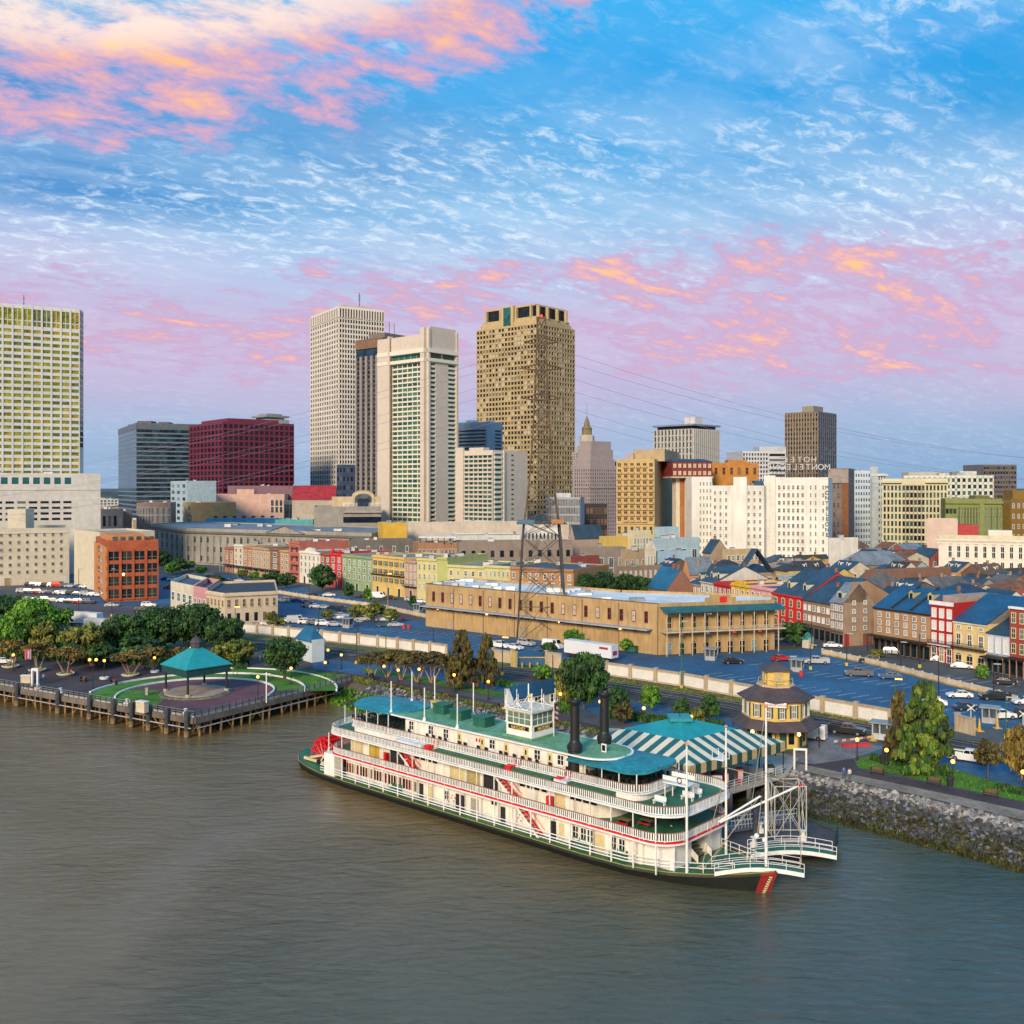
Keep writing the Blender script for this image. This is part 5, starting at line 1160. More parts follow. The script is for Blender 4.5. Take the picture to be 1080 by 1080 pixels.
# right front: arches below, gallery with columns above
L = b.edge(1)[2]; n9 = 9
b.fac(1, n9, 1, .42, .50, z0=0, z1=5.2, m0=1.2, m1=.8, style='arch', g=[gl_d, gl_d, glass((.25,.4,.5),.3)], fm=mat((.55,.42,.24),.8), zo=0)
b.fac(1, n9, 1, .32, .62, z0=6.1, z1=10.8, m0=1.2, m1=.8, style='arch', g=gl_d, fm=mat((.55,.42,.24),.8), zo=0)
colm = mat((.58,.50,.36), .7)
fbx(b, 'gallery_floor', 1, .6, L+1.6, 0, 2.8, 5.5, 5.75, colm)
m = MB(); teal_r = mat((.02,.13,.15), .5, .25)
p,d,Ln,nn = b.edge(1)
def fv(i, u, o, z): p,d,L2,n2 = b.edge(i); q = p + d*u + n2*o; return (q.x, q.y, z)
for k in range(10):
    m2 = MB(); u = 1.2 + k*(L-1.6)/9; m2.tube(fv(1,u,2.6,0), fv(1,u,2.6,10.4), .13, colm, 6); m2.build('column', b.root)
m = MB()
for k in range(int(L/.35)): m.tube(fv(1,.7+k*.35,2.7,5.75), fv(1,.7+k*.35,2.7,6.7), .03, colm, 3, cap=False)
m.tube(fv(1,.7,2.7,6.7), fv(1,L+1.5,2.7,6.7), .06, colm, 4); m.build('gallery_railing', b.root)
m = MB(); q = [fv(1,.4,3.2,10.3), fv(1,L+1.4,3.2,10.3), fv(1,L+1.4,0,11.4), fv(1,.4,0,11.4)]; q2 = [(a[0],a[1],a[2]+.15) for a in q]
m.add(q+q2, [(3,2,1,0),(4,5,6,7),(0,1,5,4),(1,2,6,5),(2,3,7,6),(3,0,4,7)], teal_r); m.build('gallery_roof', b.root)
m = MB(); b.fbox(1, L*.40, L*.66, -.4, .05, b.h+.5, b.h+1.7, wt, m); b.fbox(1, L*.44, L*.62, -.4, .05, b.h+1.7, b.h+2.2, wt, m); b.fbox(1, L*.52, L*.58, .05, .15, b.h+.5, b.h+1.9, mat((.75,.02,.03),.5), m); m.build('parapet_panel', b.root)
for i in range(9):
    m3 = MB(); u = L*(i+.4)/9
    if i % 2: m3.box(-.4,-.02,0,.4,.02,.6, rnd.choice([mat((.6,.03,.05),.7), mat((.6,.55,.5),.7), mat((.05,.15,.4),.7)])); o = m3.build('banner', b.root, fv(1,u,2.75,5.0))
for k in range(26):
    t = rnd.random(); s = rnd.uniform(.15,.85); A = Vector(WA).lerp(Vector(WB), t); C = Vector(WF).lerp(Vector(WE), t); q = A.lerp(C, s) - b.o.xy
    m3 = MB(); w = rnd.uniform(.8,2.2); m3.box(-w,-w*.6,0,w,w*.6,rnd.uniform(.5,1.1), rnd.choice([mat((.5,.52,.52),.7), rf_w, mat((.25,.26,.27),.7)])); m3.build('skylight', b.root, (q.x,q.y,b.h+.1))
b.end()
# ---- white park building, blue-roofed kiosk etc
def small(name, lab, fp, h, c, roof, gb=None, nx=(0,0), st='frame', cat='building', z0=.8, hip=0, **k):
    b = B(name, lab, fp, GZ+h, c if not isinstance(c, tuple) else pm(c), cat=cat, roof=roof, par=.4)
    for i in (0,1):
        if nx[i]: b.fac(i, nx[i], 1, .4, .6, z0=z0, z1=h-.4, style=st, g=gl_d, fm=wh_fm)
    if gb is not None: b.gable(gb, k.get('axis', 0), roof, hip=hip)
    return b
def Yg(px, py): return G(px, py)[1]
small('park_shed', 'white park shed with a teal hipped roof behind the round green tree', corner(312, 329, 342, Yg(329,699), 50), 5.2, mat((.55,.62,.64),.7,.1), slateB, 2.4, hip=.25).end()
b = B('riverfront_hall', 'cream low hall with dark windows and flat dark roof left of the flood wall', [W(218,309), W(237,301), W(293,308), W(290,345), W(232,338)], GZ+8.3, pm((.58,.48,.34)), roof=mat((.04,.05,.07),.8,.3), par=.8)
b.fac(0, 5, 1, .38, .5, z0=4.2, z1=7.8, style='frame', g=gl_d, fm=mat((.6,.5,.36),.8)); b.fac(0, 4, 1, .42, .7, z0=0, z1=3.6, style='plain', g=gl_d); b.fac(1, 7, 1, .32, .6, z0=4.2, z1=7.8, style='frame', g=gl_d, fm=mat((.6,.5,.36),.8)); b.fac(1, 6, 1, .4, .7, z0=0, z1=3.6, style='plain', g=gl_d); b.cornice(0, b.h+.4, .5, .6); b.cornice(1, b.h+.4, .5, .6); b.end()
b = B('riverfront_hall', 'white-fronted low hall with green windows beside the pink-fronted one', [W(180,332), W(204,317), W(219,345), W(197,360)], GZ+8.6, pm((.62,.58,.46)), roof=slate, par=1.2)
b.fac(0, 4, 1, .5, .45, z0=2.5, z1=8, style='frame', g=[glass((.03,.12,.12))]); b.end()
b = B('riverfront_hall', 'small pink-fronted low hall between the white and the cream ones', [W(204,317), W(218,309), W(232,338), W(219,345)], GZ+8.2, pm((.55,.28,.28)), roof=slate, par=1.6)
b.fac(0, 3, 1, .4, .5, z0=2, z1=7.4, style='frame', g=gl_d); b.end()
b = small('ticket_house', 'low white building with a navy blue sloped roof behind the pilothouse', corner(533, 541, 592, Yg(541,755), 48), 3.4, mat((.52,.58,.62),.7,.1), slateN, 1.5, (0,3), axis=1); b.end()
small('booth', 'white flat booth beside the loading wall of the warehouse', corner(679, 686, 695, Yg(686,689), 42), 3.2, (.70,.72,.72), rf_w).end()
def trailer(px, py, Lm, ang, lab, c, stripe=None):
    g = G(px, py); t = thing('trailer', lab, 'trailer', (g[0], g[1], GZ), ang)
    m = MB(); m.box(-Lm/2,-1.3,1.0,Lm/2,1.3,4.0,c); m.build('box_body', t)
    m = MB(); m.box(-Lm/2+.1,-1.1,.7,Lm/2-.1,1.1,1.0,dark); m.build('chassis', t)
    for x in (-Lm/2+1.5, -Lm/2+2.7, Lm/2-2.5):
        for s in (-1,1): m = MB(); m.tube((x,s*1.15,.5),(x,s*1.35,.5),.5,dark,12); m.build('wheel', t)
    if stripe:
        m = MB(); m.box(Lm/2-3.5,-1.33,2.9,Lm/2-1,-1.3,3.4,stripe); m.box(Lm/2+.0,-.8,1.6,Lm/2+.03,.8,2.6,stripe); m.build('marking', t)
    return t
trailer(623, 695, 14, R(-42), 'long white trailer parked beyond the round tree near the warehouse', mat((.70,.72,.74),.5,.08), mat((.35,.03,.08),.6))
trailer(85, 660, 14, R(-20), 'white trailer standing behind the park trees at left', mat((.68,.70,.70),.5,.1))
trailer(110, 668, 12, R(-20), 'second white trailer closer to the big dark oaks', mat((.62,.62,.60),.5,.1))
# ---- floodwall runs: each run a thing with its panels and posts
fw_c = mat((.50,.40,.27), .9, .25, .3, 3, streak=1); fw_p = mat((.74,.71,.64), .8, .12, .4, 3)
def floodwall(pts, lab, pan=True, h=2.6, c=None):
    P = [Vector(G(*q)) for q in pts]; t = thing('flood_wall', lab, 'wall', (P[0].x, P[0].y, GZ), 0, 'flood wall runs along the railway')
    c = c or fw_c; k = 0
    m = MB(); mp_ = MB()
    for a, b2 in zip(P, P[1:]):
        L = (b2-a).length; d = (b2-a)/L; ang = math.atan2(d.y, d.x); n_ = max(1, int(round(L/6.2))); s = L/n_
        m.M = Matrix.Translation((a.x-P[0].x, a.y-P[0].y, 0)) @ Matrix.Rotation(ang, 4, 'Z')
        m.box(0,-.2,0,L,.2,h,c); m.box(0,-.32,h,L,.32,h+.18,c)
        for i in range(n_):
            if pan:
                q = MB(); q.box(.55,-.34,.35,s-.55,-.2,h-.35,fw_p); u = a + d*(s*i) - P[0]; q.M = None; o = q.build('panel', t, (u.x,u.y,0)); o.rotation_euler = (0,0,ang)
            q = MB(); q.box(-.28,-.42,0,.28,.3,h+.45,c); q.box(-.36,-.5,h+.3,.36,.38,h+.5,c); u = a + d*(s*i) - P[0]; o = q.build('post', t, (u.x,u.y,0)); o.rotation_euler = (0,0,ang)
    m.M = None; m.build('wall', t)
floodwall([(256,667),(340,676),(420,685),(472,692)], 'long white-panelled flood wall from the cream low hall to the lone cypresses')
floodwall([(640,712),(720,724),(800,739),(835,746),(940,765)], 'long white-panelled flood wall running behind the octagonal yellow building')
floodwall([(521,697),(541,700)], 'short plain tan piece of flood wall behind the tall cypress', False)
floodwall([(541,703),(545,704)], 'tan gate pier with yellow edge left of the pylon opening', False, 3.4, mat((.62,.48,.18),.8))
floodwall([(577,703),(592,705)], 'short tan gate pier right of the pylon opening', False, 3.2)
floodwall([(1010,771),(1028,776)], 'short tan flood wall end right of the big pine', False, 2.6)
t = thing('flood_gate', 'blue steel flood gate with yellow bollards near the pylon', 'gate', (*G(545,703), GZ))
a = Vector(G(545,703)); c2 = Vector(G(577,703)); m = MB(); v = c2-a; m.M = Matrix.Rotation(math.atan2(v.y,v.x),4,'Z'); m.box(.4,-.1,.2,v.length-.3,.1,2.0,mat((.03,.10,.20),.6)); m.build('gate_leaf', t)
m = MB(); m.M = Matrix.Rotation(math.atan2(v.y,v.x),4,'Z'); m.box(.4,-.14,2.0,v.length-.3,.14,2.15,mat((.7,.45,.03),.6)); m.build('top_rail', t)
for k in range(3): m = MB(); m.lathe([(.16,0),(.16,1.0),(.1,1.15),(.01,1.2)], mat((.75,.48,.03),.6), 8); m.build('bollard', t, (v.x*(.25+.25*k)-.5, v.y*(.25+.25*k)-1.6, 0))
# low street barrier with yellow foot
def barrier(pts, lab):
    P = [Vector(G(*q)) for q in pts]; t = thing('street_barrier', lab, 'barrier', (P[0].x,P[0].y,GZ), 0, 'low barriers along the street'); m = MB(); m2 = MB(); bc = mat((.62,.52,.38),.85,.2)
    for a, b2 in zip(P, P[1:]):
        L = (b2-a).length; ang = math.atan2((b2-a).y, (b2-a).x)
        for mm in (m, m2): mm.M = Matrix.Translation((a.x-P[0].x, a.y-P[0].y, 0)) @ Matrix.Rotation(ang, 4, 'Z')
        m.box(0,-.15,.3,L,.15,1.25,bc); m2.box(0,-.2,0,L,.2,.3,mat((.55,.34,.05),.8,.3))
        for i in range(int(L/3)): m.box(i*3,-.22,.25,i*3+.3,.22,1.45,bc)
    m.M = m2.M = None; m.build('wall', t); m2.build('yellow_foot', t)
barrier([(867,690),(925,702),(1000,722),(1047,733)], 'long cream street barrier with a yellow foot below the tall houses')
barrier([(1053,735),(1073,741)], 'short cream barrier piece near the right edge')
barrier([(250,619),(330,632),(400,641),(450,652)], 'cream barrier between the left row and the car park')
# ---- octagonal station
LC = Vector(W(818, 160)); ye = mat((.68,.47,.13), .75, .12, .3, 3); yr = mat((.09,.065,.07), .8, .3, .4, 5)
t = thing('octagonal_station', 'yellow octagonal two-storey station with brown roofs, green shutters and a square cupola', 'building', (LC.x, LC.y, GZ))
def oct_(r, z0, z1, m, name, r2=None):
    mb = MB(); mb.lathe([(r, z0), (r if r2 is None else r2, z1)], m, 8, a0=R(22.5)+R(8)); return mb.build(name, t)
oct_(4.6, .3, 4.4, ye, 'lower_wall'); oct_(4.9, 0, .5, mat((.03,.10,.05),.7), 'base')
mb = MB(); mb.lathe([(6.9,3.5),(6.95,3.6),(5.0,4.9),(4.9,4.8)], yr, 8, a0=R(30.5)); mb.build('veranda_roof', t)
oct_(5.15, 4.7, 8.0, ye, 'upper_wall')
mb = MB(); mb.lathe([(5.9,7.75),(5.95,7.9),(2.7,9.6),(2.2,9.65)], yr, 8, a0=R(30.5)); mb.build('main_roof', t)
mb = MB(); mb.lathe([(2.9,9.3),(2.95,9.7),(2.9,9.75)], mat((.6,.45,.25),.8), 8, a0=R(30.5)); mb.build('platform', t)
mb = MB(); mb.box(-1.7,-1.7,9.6,1.7,1.7,12.0,ye); mb.build('cupola', t)
for s in range(4):
    mb = MB(); mb.M = Matrix.Rotation(R(90*s),4,'Z') @ Matrix.Translation((0,-1.7,10.2)); wingeo(mb, 1.2, 1.4, 'plainf', mat((.5,.42,.22),.4), ye); mb.build('cupola_window', t)
mb = MB(); mb.lathe([(3.1,11.9),(3.0,12.05),(.3,13.0),(.12,13.2),(.05,14.3),(.01,14.4)], yr, 4, a0=R(45)); mb.ball((0,0,13.6), .2, dark); mb.build('cupola_roof', t)
for k in range(8):
    a0 = R(30.5 + 45*k + 22.5); n_ = Vector((math.cos(a0), math.sin(a0))); r = 5.15*math.cos(R(22.5)); wd_ = 2*5.15*math.sin(R(22.5))
    ang = a0 + R(90)
    for u in ((-1,1) if False else (0,)):
        pass
    for u in (-.95, .95):
        mb = MB(); mb.M = Matrix.Rotation(ang,4,'Z'); q = n_*r + Vector((-n_.y, n_.x))*u
        mb = MB(); wingeo(mb, .62, 1.9, 'frame', glass((.25,.22,.12),.3), fr_w); o = mb.build('window', t, (q.x, q.y, 5.3)); o.rotation_euler = (0,0,ang)
        for s in (-1,1): m3 = MB(); m3.box(s*.5-.16,-.12,0,s*.5+.16,-.02,1.9,sh_g); o = m3.build('shutter', t, (q.x,q.y,5.3)); o.rotation_euler = (0,0,ang)
    q = n_*(4.6*math.cos(R(22.5))); mb = MB(); mb.box(-1.1,-.06,0,.0,.0,2.4,sh_g); mb.box(.3,-.06,.6,1.2,0,2.3,gl_d); o = mb.build('door', t, (q.x,q.y,.6)); o.rotation_euler = (0,0,ang)
    a1 = R(30.5+45*k); mb = MB(); mb.tube((6.5*math.cos(a1),6.5*math.sin(a1),0),(6.5*math.cos(a1),6.5*math.sin(a1),3.6),.09,dark,6); mb.build('post', t)
    mb = MB(); mb.tube((2.6*math.cos(a1),2.6*math.sin(a1),9.7),(2.6*math.cos(a1),2.6*math.sin(a1),10.6),.04,colm,4); mb.build('rail_post', t)
mb = MB(); [mb.tube((2.6*math.cos(R(30.5+45*k)),2.6*math.sin(R(30.5+45*k)),10.6),(2.6*math.cos(R(75.5+45*k)),2.6*math.sin(R(75.5+45*k)),10.6),.04,colm,4) for k in range(8)]; mb.build('railing', t)
fd = Vector((-LC.x,-LC.y)).normalized(); ang = math.atan2(fd.x,-fd.y)
me = bpy.data.meshes.new('x'); sgn = MB(); sgn.box(-1.6,-.1,0,1.6,0,.75,fr_w); o = sgn.build('sign_board', t, (fd.x*5.3, fd.y*5.3, 7.05)); o.rotation_euler = (0,0,ang)
me = text_obj('STEAMBOAT NATCHEZ', .36, mat((.35,.05,.12),.6), .02, 'sign_lettering'); o2 = link('sign_lettering', me, o, (0,-.13,.22)); o2.rotation_euler = (R(90),0,0)
for k in (-1,1):
    q = fd*6.6 + Vector((-fd.y,fd.x))*4.2*k*.9; mb = MB(); mb.ball((0,0,0),.28,mat('ffc45a', emit=8, var=0),8); mb.build('lamp', t, (q.x*.9,q.y*.9,3.35))
# ---- gazebo
teal = mat((.02,.30,.32), .5, .15, .5, 4); tdk = mat((.012,.06,.07), .6, .2)
t = thing('gazebo', 'square teal-roofed gazebo on a round platform at the pier', 'gazebo', (GC[0], GC[1], GZ), R(2))
mb = MB(); mb.lathe([(6.0,0),(6.0,.5),(5.8,.55),(.01,.6)], mat((.40,.30,.24),.9,.25,.4,3), 28); mb.build('platform', t)
mb = MB(); mb.lathe([(7.0,0),(6.8,.25),(6.0,.3)], mat((.16,.17,.12),.9,.5,1,4), 28); mb.build('planting_ring', t)
for k in range(4):
    a1 = R(90*k); x_, y_ = 5.9*math.cos(a1), 5.9*math.sin(a1)
    mb = MB(); mb.tube((x_,y_,.4),(x_,y_,5.2),.22,black,8); mb.tube((x_,y_,.3),(x_,y_,.9),.45,conc,8); mb.build('post', t)
mb = MB(); mb.lathe([(7.0,5.6),(7.05,5.75),(1.1,9.0),(.9,9.0)], teal, 4); mb.build('roof', t)
mb = MB(); mb.lathe([(6.6,4.2),(6.7,5.6),(6.3,5.6),(6.3,4.2)], tdk, 4); mb.build('fascia', t)
mb = MB(); mb.lathe([(1.1,8.9),(1.1,9.9),(1.3,10),(.9,10.6),(.35,11),(.01,11.4)], mat((.06,.05,.06),.7), 8); mb.build('finial', t)
# ---- pier with piles
deckc = mat((.16,.14,.12), .9, .3, .3, 4, streak=1); pilec = mat((.30,.19,.08), .9, .4, .8, 5); bigp = mat((.06,.07,.085), .9, .3, .5, 3)
t = thing('pier', 'old timber pier with railing, leaning piles and dark fender piles at the left', 'pier', (A1[0], A1[1], 0))
def rl(x_, y_, z_): return (x_-A1[0], y_-A1[1], z_)
EDGE = [Vector(A0), Vector(G(0,722)), Vector(A1), Vector(A2)]
def toward_edge(px):
    i = 0 if px < 0 else 1
    a = EDGE[1]; d = (EDGE[2]-a).normalized(); t_ = toward(a, d, px); q = a + d*t_
    return (q.x - d.y*1.2, q.y + d.x*1.2)
mb = MB(); rail = MB(); brace = MB(); strip = MB()
for a, c2 in zip(EDGE, EDGE[1:]):
    d = (c2-a).normalized(); L = (c2-a).length; q = Vector((d.y,-d.x)); ang = math.atan2(d.y,d.x)
    M = Matrix.Translation(rl(a.x,a.y,0)) @ Matrix.Rotation(ang,4,'Z')
    mb.M = M; mb.box(0,-.3,GZ-1.1,L,.6,GZ-.02,deckc); mb.box(0,0,GZ-.02,L,.35,GZ+.25,conc)
    rail.M = M
    for k in range(int(L/1.6)+1): rail.box(k*1.6-.05,-.1,GZ,k*1.6+.05,0,GZ+1.1,black)
    for z_ in (.35,.7,1.08): rail.box(0,-.08,GZ+z_,L,-.03,GZ+z_+.06, mat((.30,.28,.27),.6))
    strip.M = M; strip.box(0,-.9,GZ-1.8,L,-.7,GZ-1.65,mat((.4,.4,.38),.8))
    for row, off in ((0,.2),(1,3.5),(2,7)):
        n_ = int(L/2.4)
        for k in range(n_):
            if (a.x < -140): continue
            u = (k+.5)*L/n_ + rnd.uniform(-.5,.5); le = rnd.uniform(-.5,.5)
            b0 = a + d*(u+le) - q*off; b1 = a + d*u - q*off
            m3 = MB(); m3.tube(rl(b0.x,b0.y,-1.5), rl(b1.x,b1.y,GZ-1), .2, pilec if row == 0 else deckc, 6); m3.build('pile', t)
            if row == 0 and rnd.random() < .45 and L < 80:
                b2 = b1 + d*rnd.choice((-2.2,2.2)); m3 = MB(); m3.tube(rl(b0.x,b0.y,.2), rl(b2.x,b2.y,GZ-1.2), .1, pilec, 4); m3.build('brace', t)
mb.M = rail.M = strip.M = None
mb.build('deck_beam', t); rail.build('railing', t); strip.build('fender_rail', t)
for px, py in ((19,728),(62,733),(95,739),(120,743),(139,745),(157,748),(176,752),(197,755)):
    g = toward_edge(px); g = Vector((g[0]-.3, g[1]-2.2)); m3 = MB(); m3.lathe([(.42,-1.5),(.45,GZ+1.0),(.2,GZ+1.25)], bigp, 10); m3.lathe([(.47,.2),(.47,1.2)], pilec, 10); m3.build('fender_pile', t, rl(g.x,g.y,0))
for px, py in ((34,712),(58,727),(128,738),(141,752),(190,755)):
    g = toward_edge(px); m3 = MB(); m3.box(-.5,-.5,0,.5,.5,.35,fr_w); m3.lathe([(.22,.35),(.2,.8),(.4,.95),(.01,1.05)], fr_w, 8); m3.build('mooring_bitt', t, rl(g[0],g[1],GZ))
# ---- striped canopy over the wharf
cN = Vector((22.9,131.8)); cL = Vector((8.8,144.5)); cR = Vector((38.5,144.5)); cF = cL + cR - cN; cc = (cN+cF)/2
t = thing('striped_canopy', 'big teal canopy with cream and green striped edges over the boarding wharf', 'canopy', (cc.x, cc.y, GZ))
cs = mat((.72,.64,.48), .8, .1); cg_ = mat((.02,.11,.12), .7, .1); cu = mat((.02,.12,.13), .7, .1)
ez = 8.0-GZ; az_ = 11.5-GZ
C4 = [cN, cR, cF, cL]; up = MB(); lo = MB(); va = MB()
def rc(v, z_): return (v.x-cc.x, v.y-cc.y, z_)
for i in range(4):
    a, c2 = C4[i], C4[(i+1)%4]; f = .54; ai = cc + (a-cc)*f; ci = cc + (c2-cc)*f; zi = ez + (az_-ez)*(1-f)*1.15
    up.add([rc(ai,zi), rc(ci,zi), (0,0,az_)], [(0,1,2)], teal)
    n_ = 19
    nrm = Vector((c2-a)); nrm = Vector((nrm.y,-nrm.x)).normalized()
    for k in range(n_):
        u0, u1 = k/n_, (k+1)/n_; m_ = cs if k % 2 == 0 else cu
        p0 = a.lerp(c2,u0); p1 = a.lerp(c2,u1)
        # stripes run straight down the slope; those near the corners end on the hip
        def topp(u):
            p = a.lerp(c2,u); lo_u = .5*(1-f)
            s = min(1, min(u, 1-u)/lo_u); inner = ai.lerp(ci, min(1,max(0,(u-lo_u)/(1-2*lo_u)))) if lo_u <= u <= 1-lo_u else (a.lerp(ai, s) if u < .5 else c2.lerp(ci, s))
            return inner, ez + (zi-ez)*s
        t0, z0_ = topp(u0); t1, z1_ = topp(u1)
        lo.add([rc(p0,ez), rc(p1,ez), rc(t1,z1_), rc(t0,z0_)], [(0,1,2,3)], m_)
        o_ = nrm*.04; va.add([rc(p0+o_,ez-1.3), rc(p1+o_,ez-1.3), rc(p1+o_,ez+.02), rc(p0+o_,ez+.02), rc(p0,ez-1.3), rc(p1,ez-1.3), rc(p1,ez), rc(p0,ez)], [(0,1,2,3),(7,6,5,4),(0,4,5,1)], mat((.55,.40,.20),.8) if k % 2 == 0 else mat((.015,.08,.06),.8))
up.build('upper_roof', t); lo.build('striped_roof', t); va.build('valance', t)
mb = MB(); mb.box(-1.6,-1.6,az_-.35,1.6,1.6,az_+.12,teal); mb.tube((0,0,az_),(0,0,az_+.9),.06,dark,5); mb.build('top_cap', t)
for i in range(4):
    for k in range(5):
        p = C4[i].lerp(C4[(i+1)%4], k/5)*.985 + cc*.015; mb = MB(); mb.tube(rc(p,-.0), rc(p,ez), .1, dark, 6); mb.build('post', t)
# wharf deck below, with clutter
wharf = [cN + (cN-cR).normalized()*1 , cR + (cR-cN).normalized()*1, Vector(G(842,800)), Vector(G(760,775)), Vector(G(640,768)), cL]
t = thing('wharf', 'concrete boarding wharf under the striped canopy', 'wharf', (cc.x,cc.y,0))
mb = MB(); mb.prism([(v.x-cc.x,v.y-cc.y) for v in wharf], GZ-.7, GZ+.06, conc); mb.build('deck', t)
for u in range(6):
    for s in (0,1):
        p = (cN.lerp(cR,u/5) if s == 0 else cN.lerp(cL,u/5)); m3 = MB(); m3.tube((p.x-cc.x,p.y-cc.y,-1.5),(p.x-cc.x,p.y-cc.y,GZ-.7),.35,deckc,8); m3.build('pile', t)
mb = MB(); rw = mat((.55,.60,.62), .6)
for A_, B_ in ((cN,cR),(cN,cL)):
    L = (B_-A_).length; d = (B_-A_)/L
    for k in range(int(L/1.5)+1): p = A_ + d*k*1.5 - cc; mb.tube((p.x,p.y,GZ),(p.x,p.y,GZ+1.1),.05,rw,4)
    for z_ in (.4,.75,1.1): mb.tube((A_.x-cc.x,A_.y-cc.y,GZ+z_),(B_.x-cc.x,B_.y-cc.y,GZ+z_),.04,rw,4)
mb.build('railing', t)
def cabinet(q, lab, c, w=.8, h=1.9, nm='vending_machine', cat='machine'):
    t = thing(nm, lab, cat, (q.x, q.y, GZ+.06)); m = MB(); m.box(-w/2,-w/2,0,w/2,w/2,h,c); m.box(-w*.4,-w/2-.03,h*.3,w*.4,-w/2,h*.9,mat((.5,.5,.5),.3)); m.build('cabinet_body', t); m = MB(); m.box(-w/2-.03,-w/2-.03,h,w/2+.03,w/2+.03,h+.08,dark); m.build('top', t)
e1 = (cR-cN).normalized()
cabinet(cN.lerp(cR,.42)+Vector((-.5,1)), 'red vending machine under the front edge of the striped canopy', mat((.55,.02,.02),.5))
cabinet(cN.lerp(cR,.56)+Vector((-.5,1)), 'second red vending machine nearer the octagonal station', mat((.45,.02,.03),.5))
cabinet(cN.lerp(cR,.30)+Vector((-.5,1)), 'white kiosk cabinet at the near corner of the boarding wharf', mat((.62,.66,.66),.5), 1.6, 2.1, 'kiosk_cabinet', 'kiosk')
cabinet(cN.lerp(cR,.85)+Vector((0,1.5)), 'dark bin at the right end of the boarding wharf', mat((.02,.02,.02),.7), 1.3, 1.1, 'waste_bin', 'bin')
# ---- floating landing with dark fence, gangway and steel frame
PZ = 1.5
pon = [Vector(G(*q, PZ)) for q in ((742,868),(790,848),(845,862),(884,879),(880,893),(800,897),(770,893))]
t = thing('floating_landing', 'dark floating landing with green fence ahead of the steamboat bow', 'landing', (*pon[0], 0))
o0 = pon[0]; mb = MB(); mb.prism([(v.x-o0.x,v.y-o0.y) for v in pon][::-1] if False else [(v.x-o0.x,v.y-o0.y) for v in (pon[0],pon[6],pon[5],pon[4],pon[3],pon[2],pon[1])], .5, PZ, mat((.07,.065,.075),.9,.3,.3,3)); mb.build('deck', t)
mb = MB(); fc = mat((.02,.06,.045), .7)
for A_, B_ in ((pon[1],pon[2]),(pon[2],pon[3]),(pon[3],pon[4])):
    L = (B_-A_).length; d = (B_-A_)/L
    for k in range(int(L/.5)+1): p = A_ + d*k*.5 - o0; mb.tube((p.x,p.y,PZ),(p.x,p.y,PZ+1.15),.035,fc,3,cap=False)
    for z_ in (.1,1.15): mb.tube((A_.x-o0.x,A_.y-o0.y,PZ+z_),(B_.x-o0.x,B_.y-o0.y,PZ+z_),.06,fc,4)
mb.build('fence', t)
for px, py in ((845,902),(855,900),(876,898),(876,888),(797,880),(790,868)):
    g = Vector(G(px,py,0 if py > 885 else PZ)) - o0; m3 = MB(); m3.tube((g.x,g.y,-1.5),(g.x,g.y,PZ-.2 if py > 885 else PZ+3),.35,pilec if py > 885 else bigp,8); m3.build('pile', t)
for px, py in ((802,878),(847,886),(795,893)):
    g = Vector(G(px,py,PZ)) - o0; m3 = MB(); m3.lathe([(.45,0),(.45,.5),(.2,.6),(.25,1.0),(.45,1.15),(.01,1.2)], fr_w, 8); m3.build('mooring_bitt', t, (g.x,g.y,PZ))
t = thing('steel_frame', 'tall open white steel frame standing on the floating landing', 'frame', (*G(830,881,PZ), PZ))
m = MB(); Hh = 6.4; wx, wy = 1.9, 1.6; gw_ = mat((.50,.48,.42), .5, .2)
cs4 = [(-wx,-wy),(wx,-wy),(wx,wy),(-wx,wy)]
for k in range(4):
    a, c2 = cs4[k], cs4[(k+1)%4]; m3 = MB(); m3.tube((*a,0),(*a,Hh),.09,gw_,5); m3.build('upright', t)
    m.tube((*a,Hh),(*c2,Hh),.08,gw_,4); m.tube((*a,.1),(*c2,.1),.08,gw_,4); m.tube((*a,.2),(*c2,Hh),.05,gw_,4); m.tube((*c2,.2),(*a,Hh),.05,gw_,4); m.tube(((a[0]+c2[0])/2,(a[1]+c2[1])/2,0),((a[0]+c2[0])/2,(a[1]+c2[1])/2,Hh),.05,gw_,4)
m.build('bracing', t)
t = thing('gangway', 'railed gangway sloping from the wharf down to the floating landing', 'gangway', (*W(768,124), 0))
g0 = Vector(W(768,124)); g1 = Vector(G(838,866,PZ)); m = MB(); m2 = MB(); s0 = Vector((*g0*1.0,2.6)); o0g = Vector((*g0,0))
p0 = Vector((0,0,2.6)); p1 = Vector((g1.x-g0.x,g1.y-g0.y,PZ+.2)); sd_ = Vector((.5,.85,0))*1.1
m.add([tuple(p0-sd_),tuple(p1-sd_),tuple(p1+sd_),tuple(p0+sd_)]+[tuple(v+Vector((0,0,-.3))) for v in (p0-sd_,p1-sd_,p1+sd_,p0+sd_)], [(0,1,2,3),(7,6,5,4),(0,4,5,1),(2,6,7,3)], mat((.12,.12,.15),.8)); m.build('walkway', t)
for s in (-1,1):
    for k in range(22):
        q = p0.lerp(p1,k/21)+sd_*s; m2.tube(tuple(q),tuple(q+Vector((0,0,1.1))),.035,rw,3,cap=False)
    for h_ in (.5,1.1): m2.tube(tuple(p0+sd_*s+Vector((0,0,h_))),tuple(p1+sd_*s+Vector((0,0,h_))),.045,rw,4)
m2.build('railing', t)
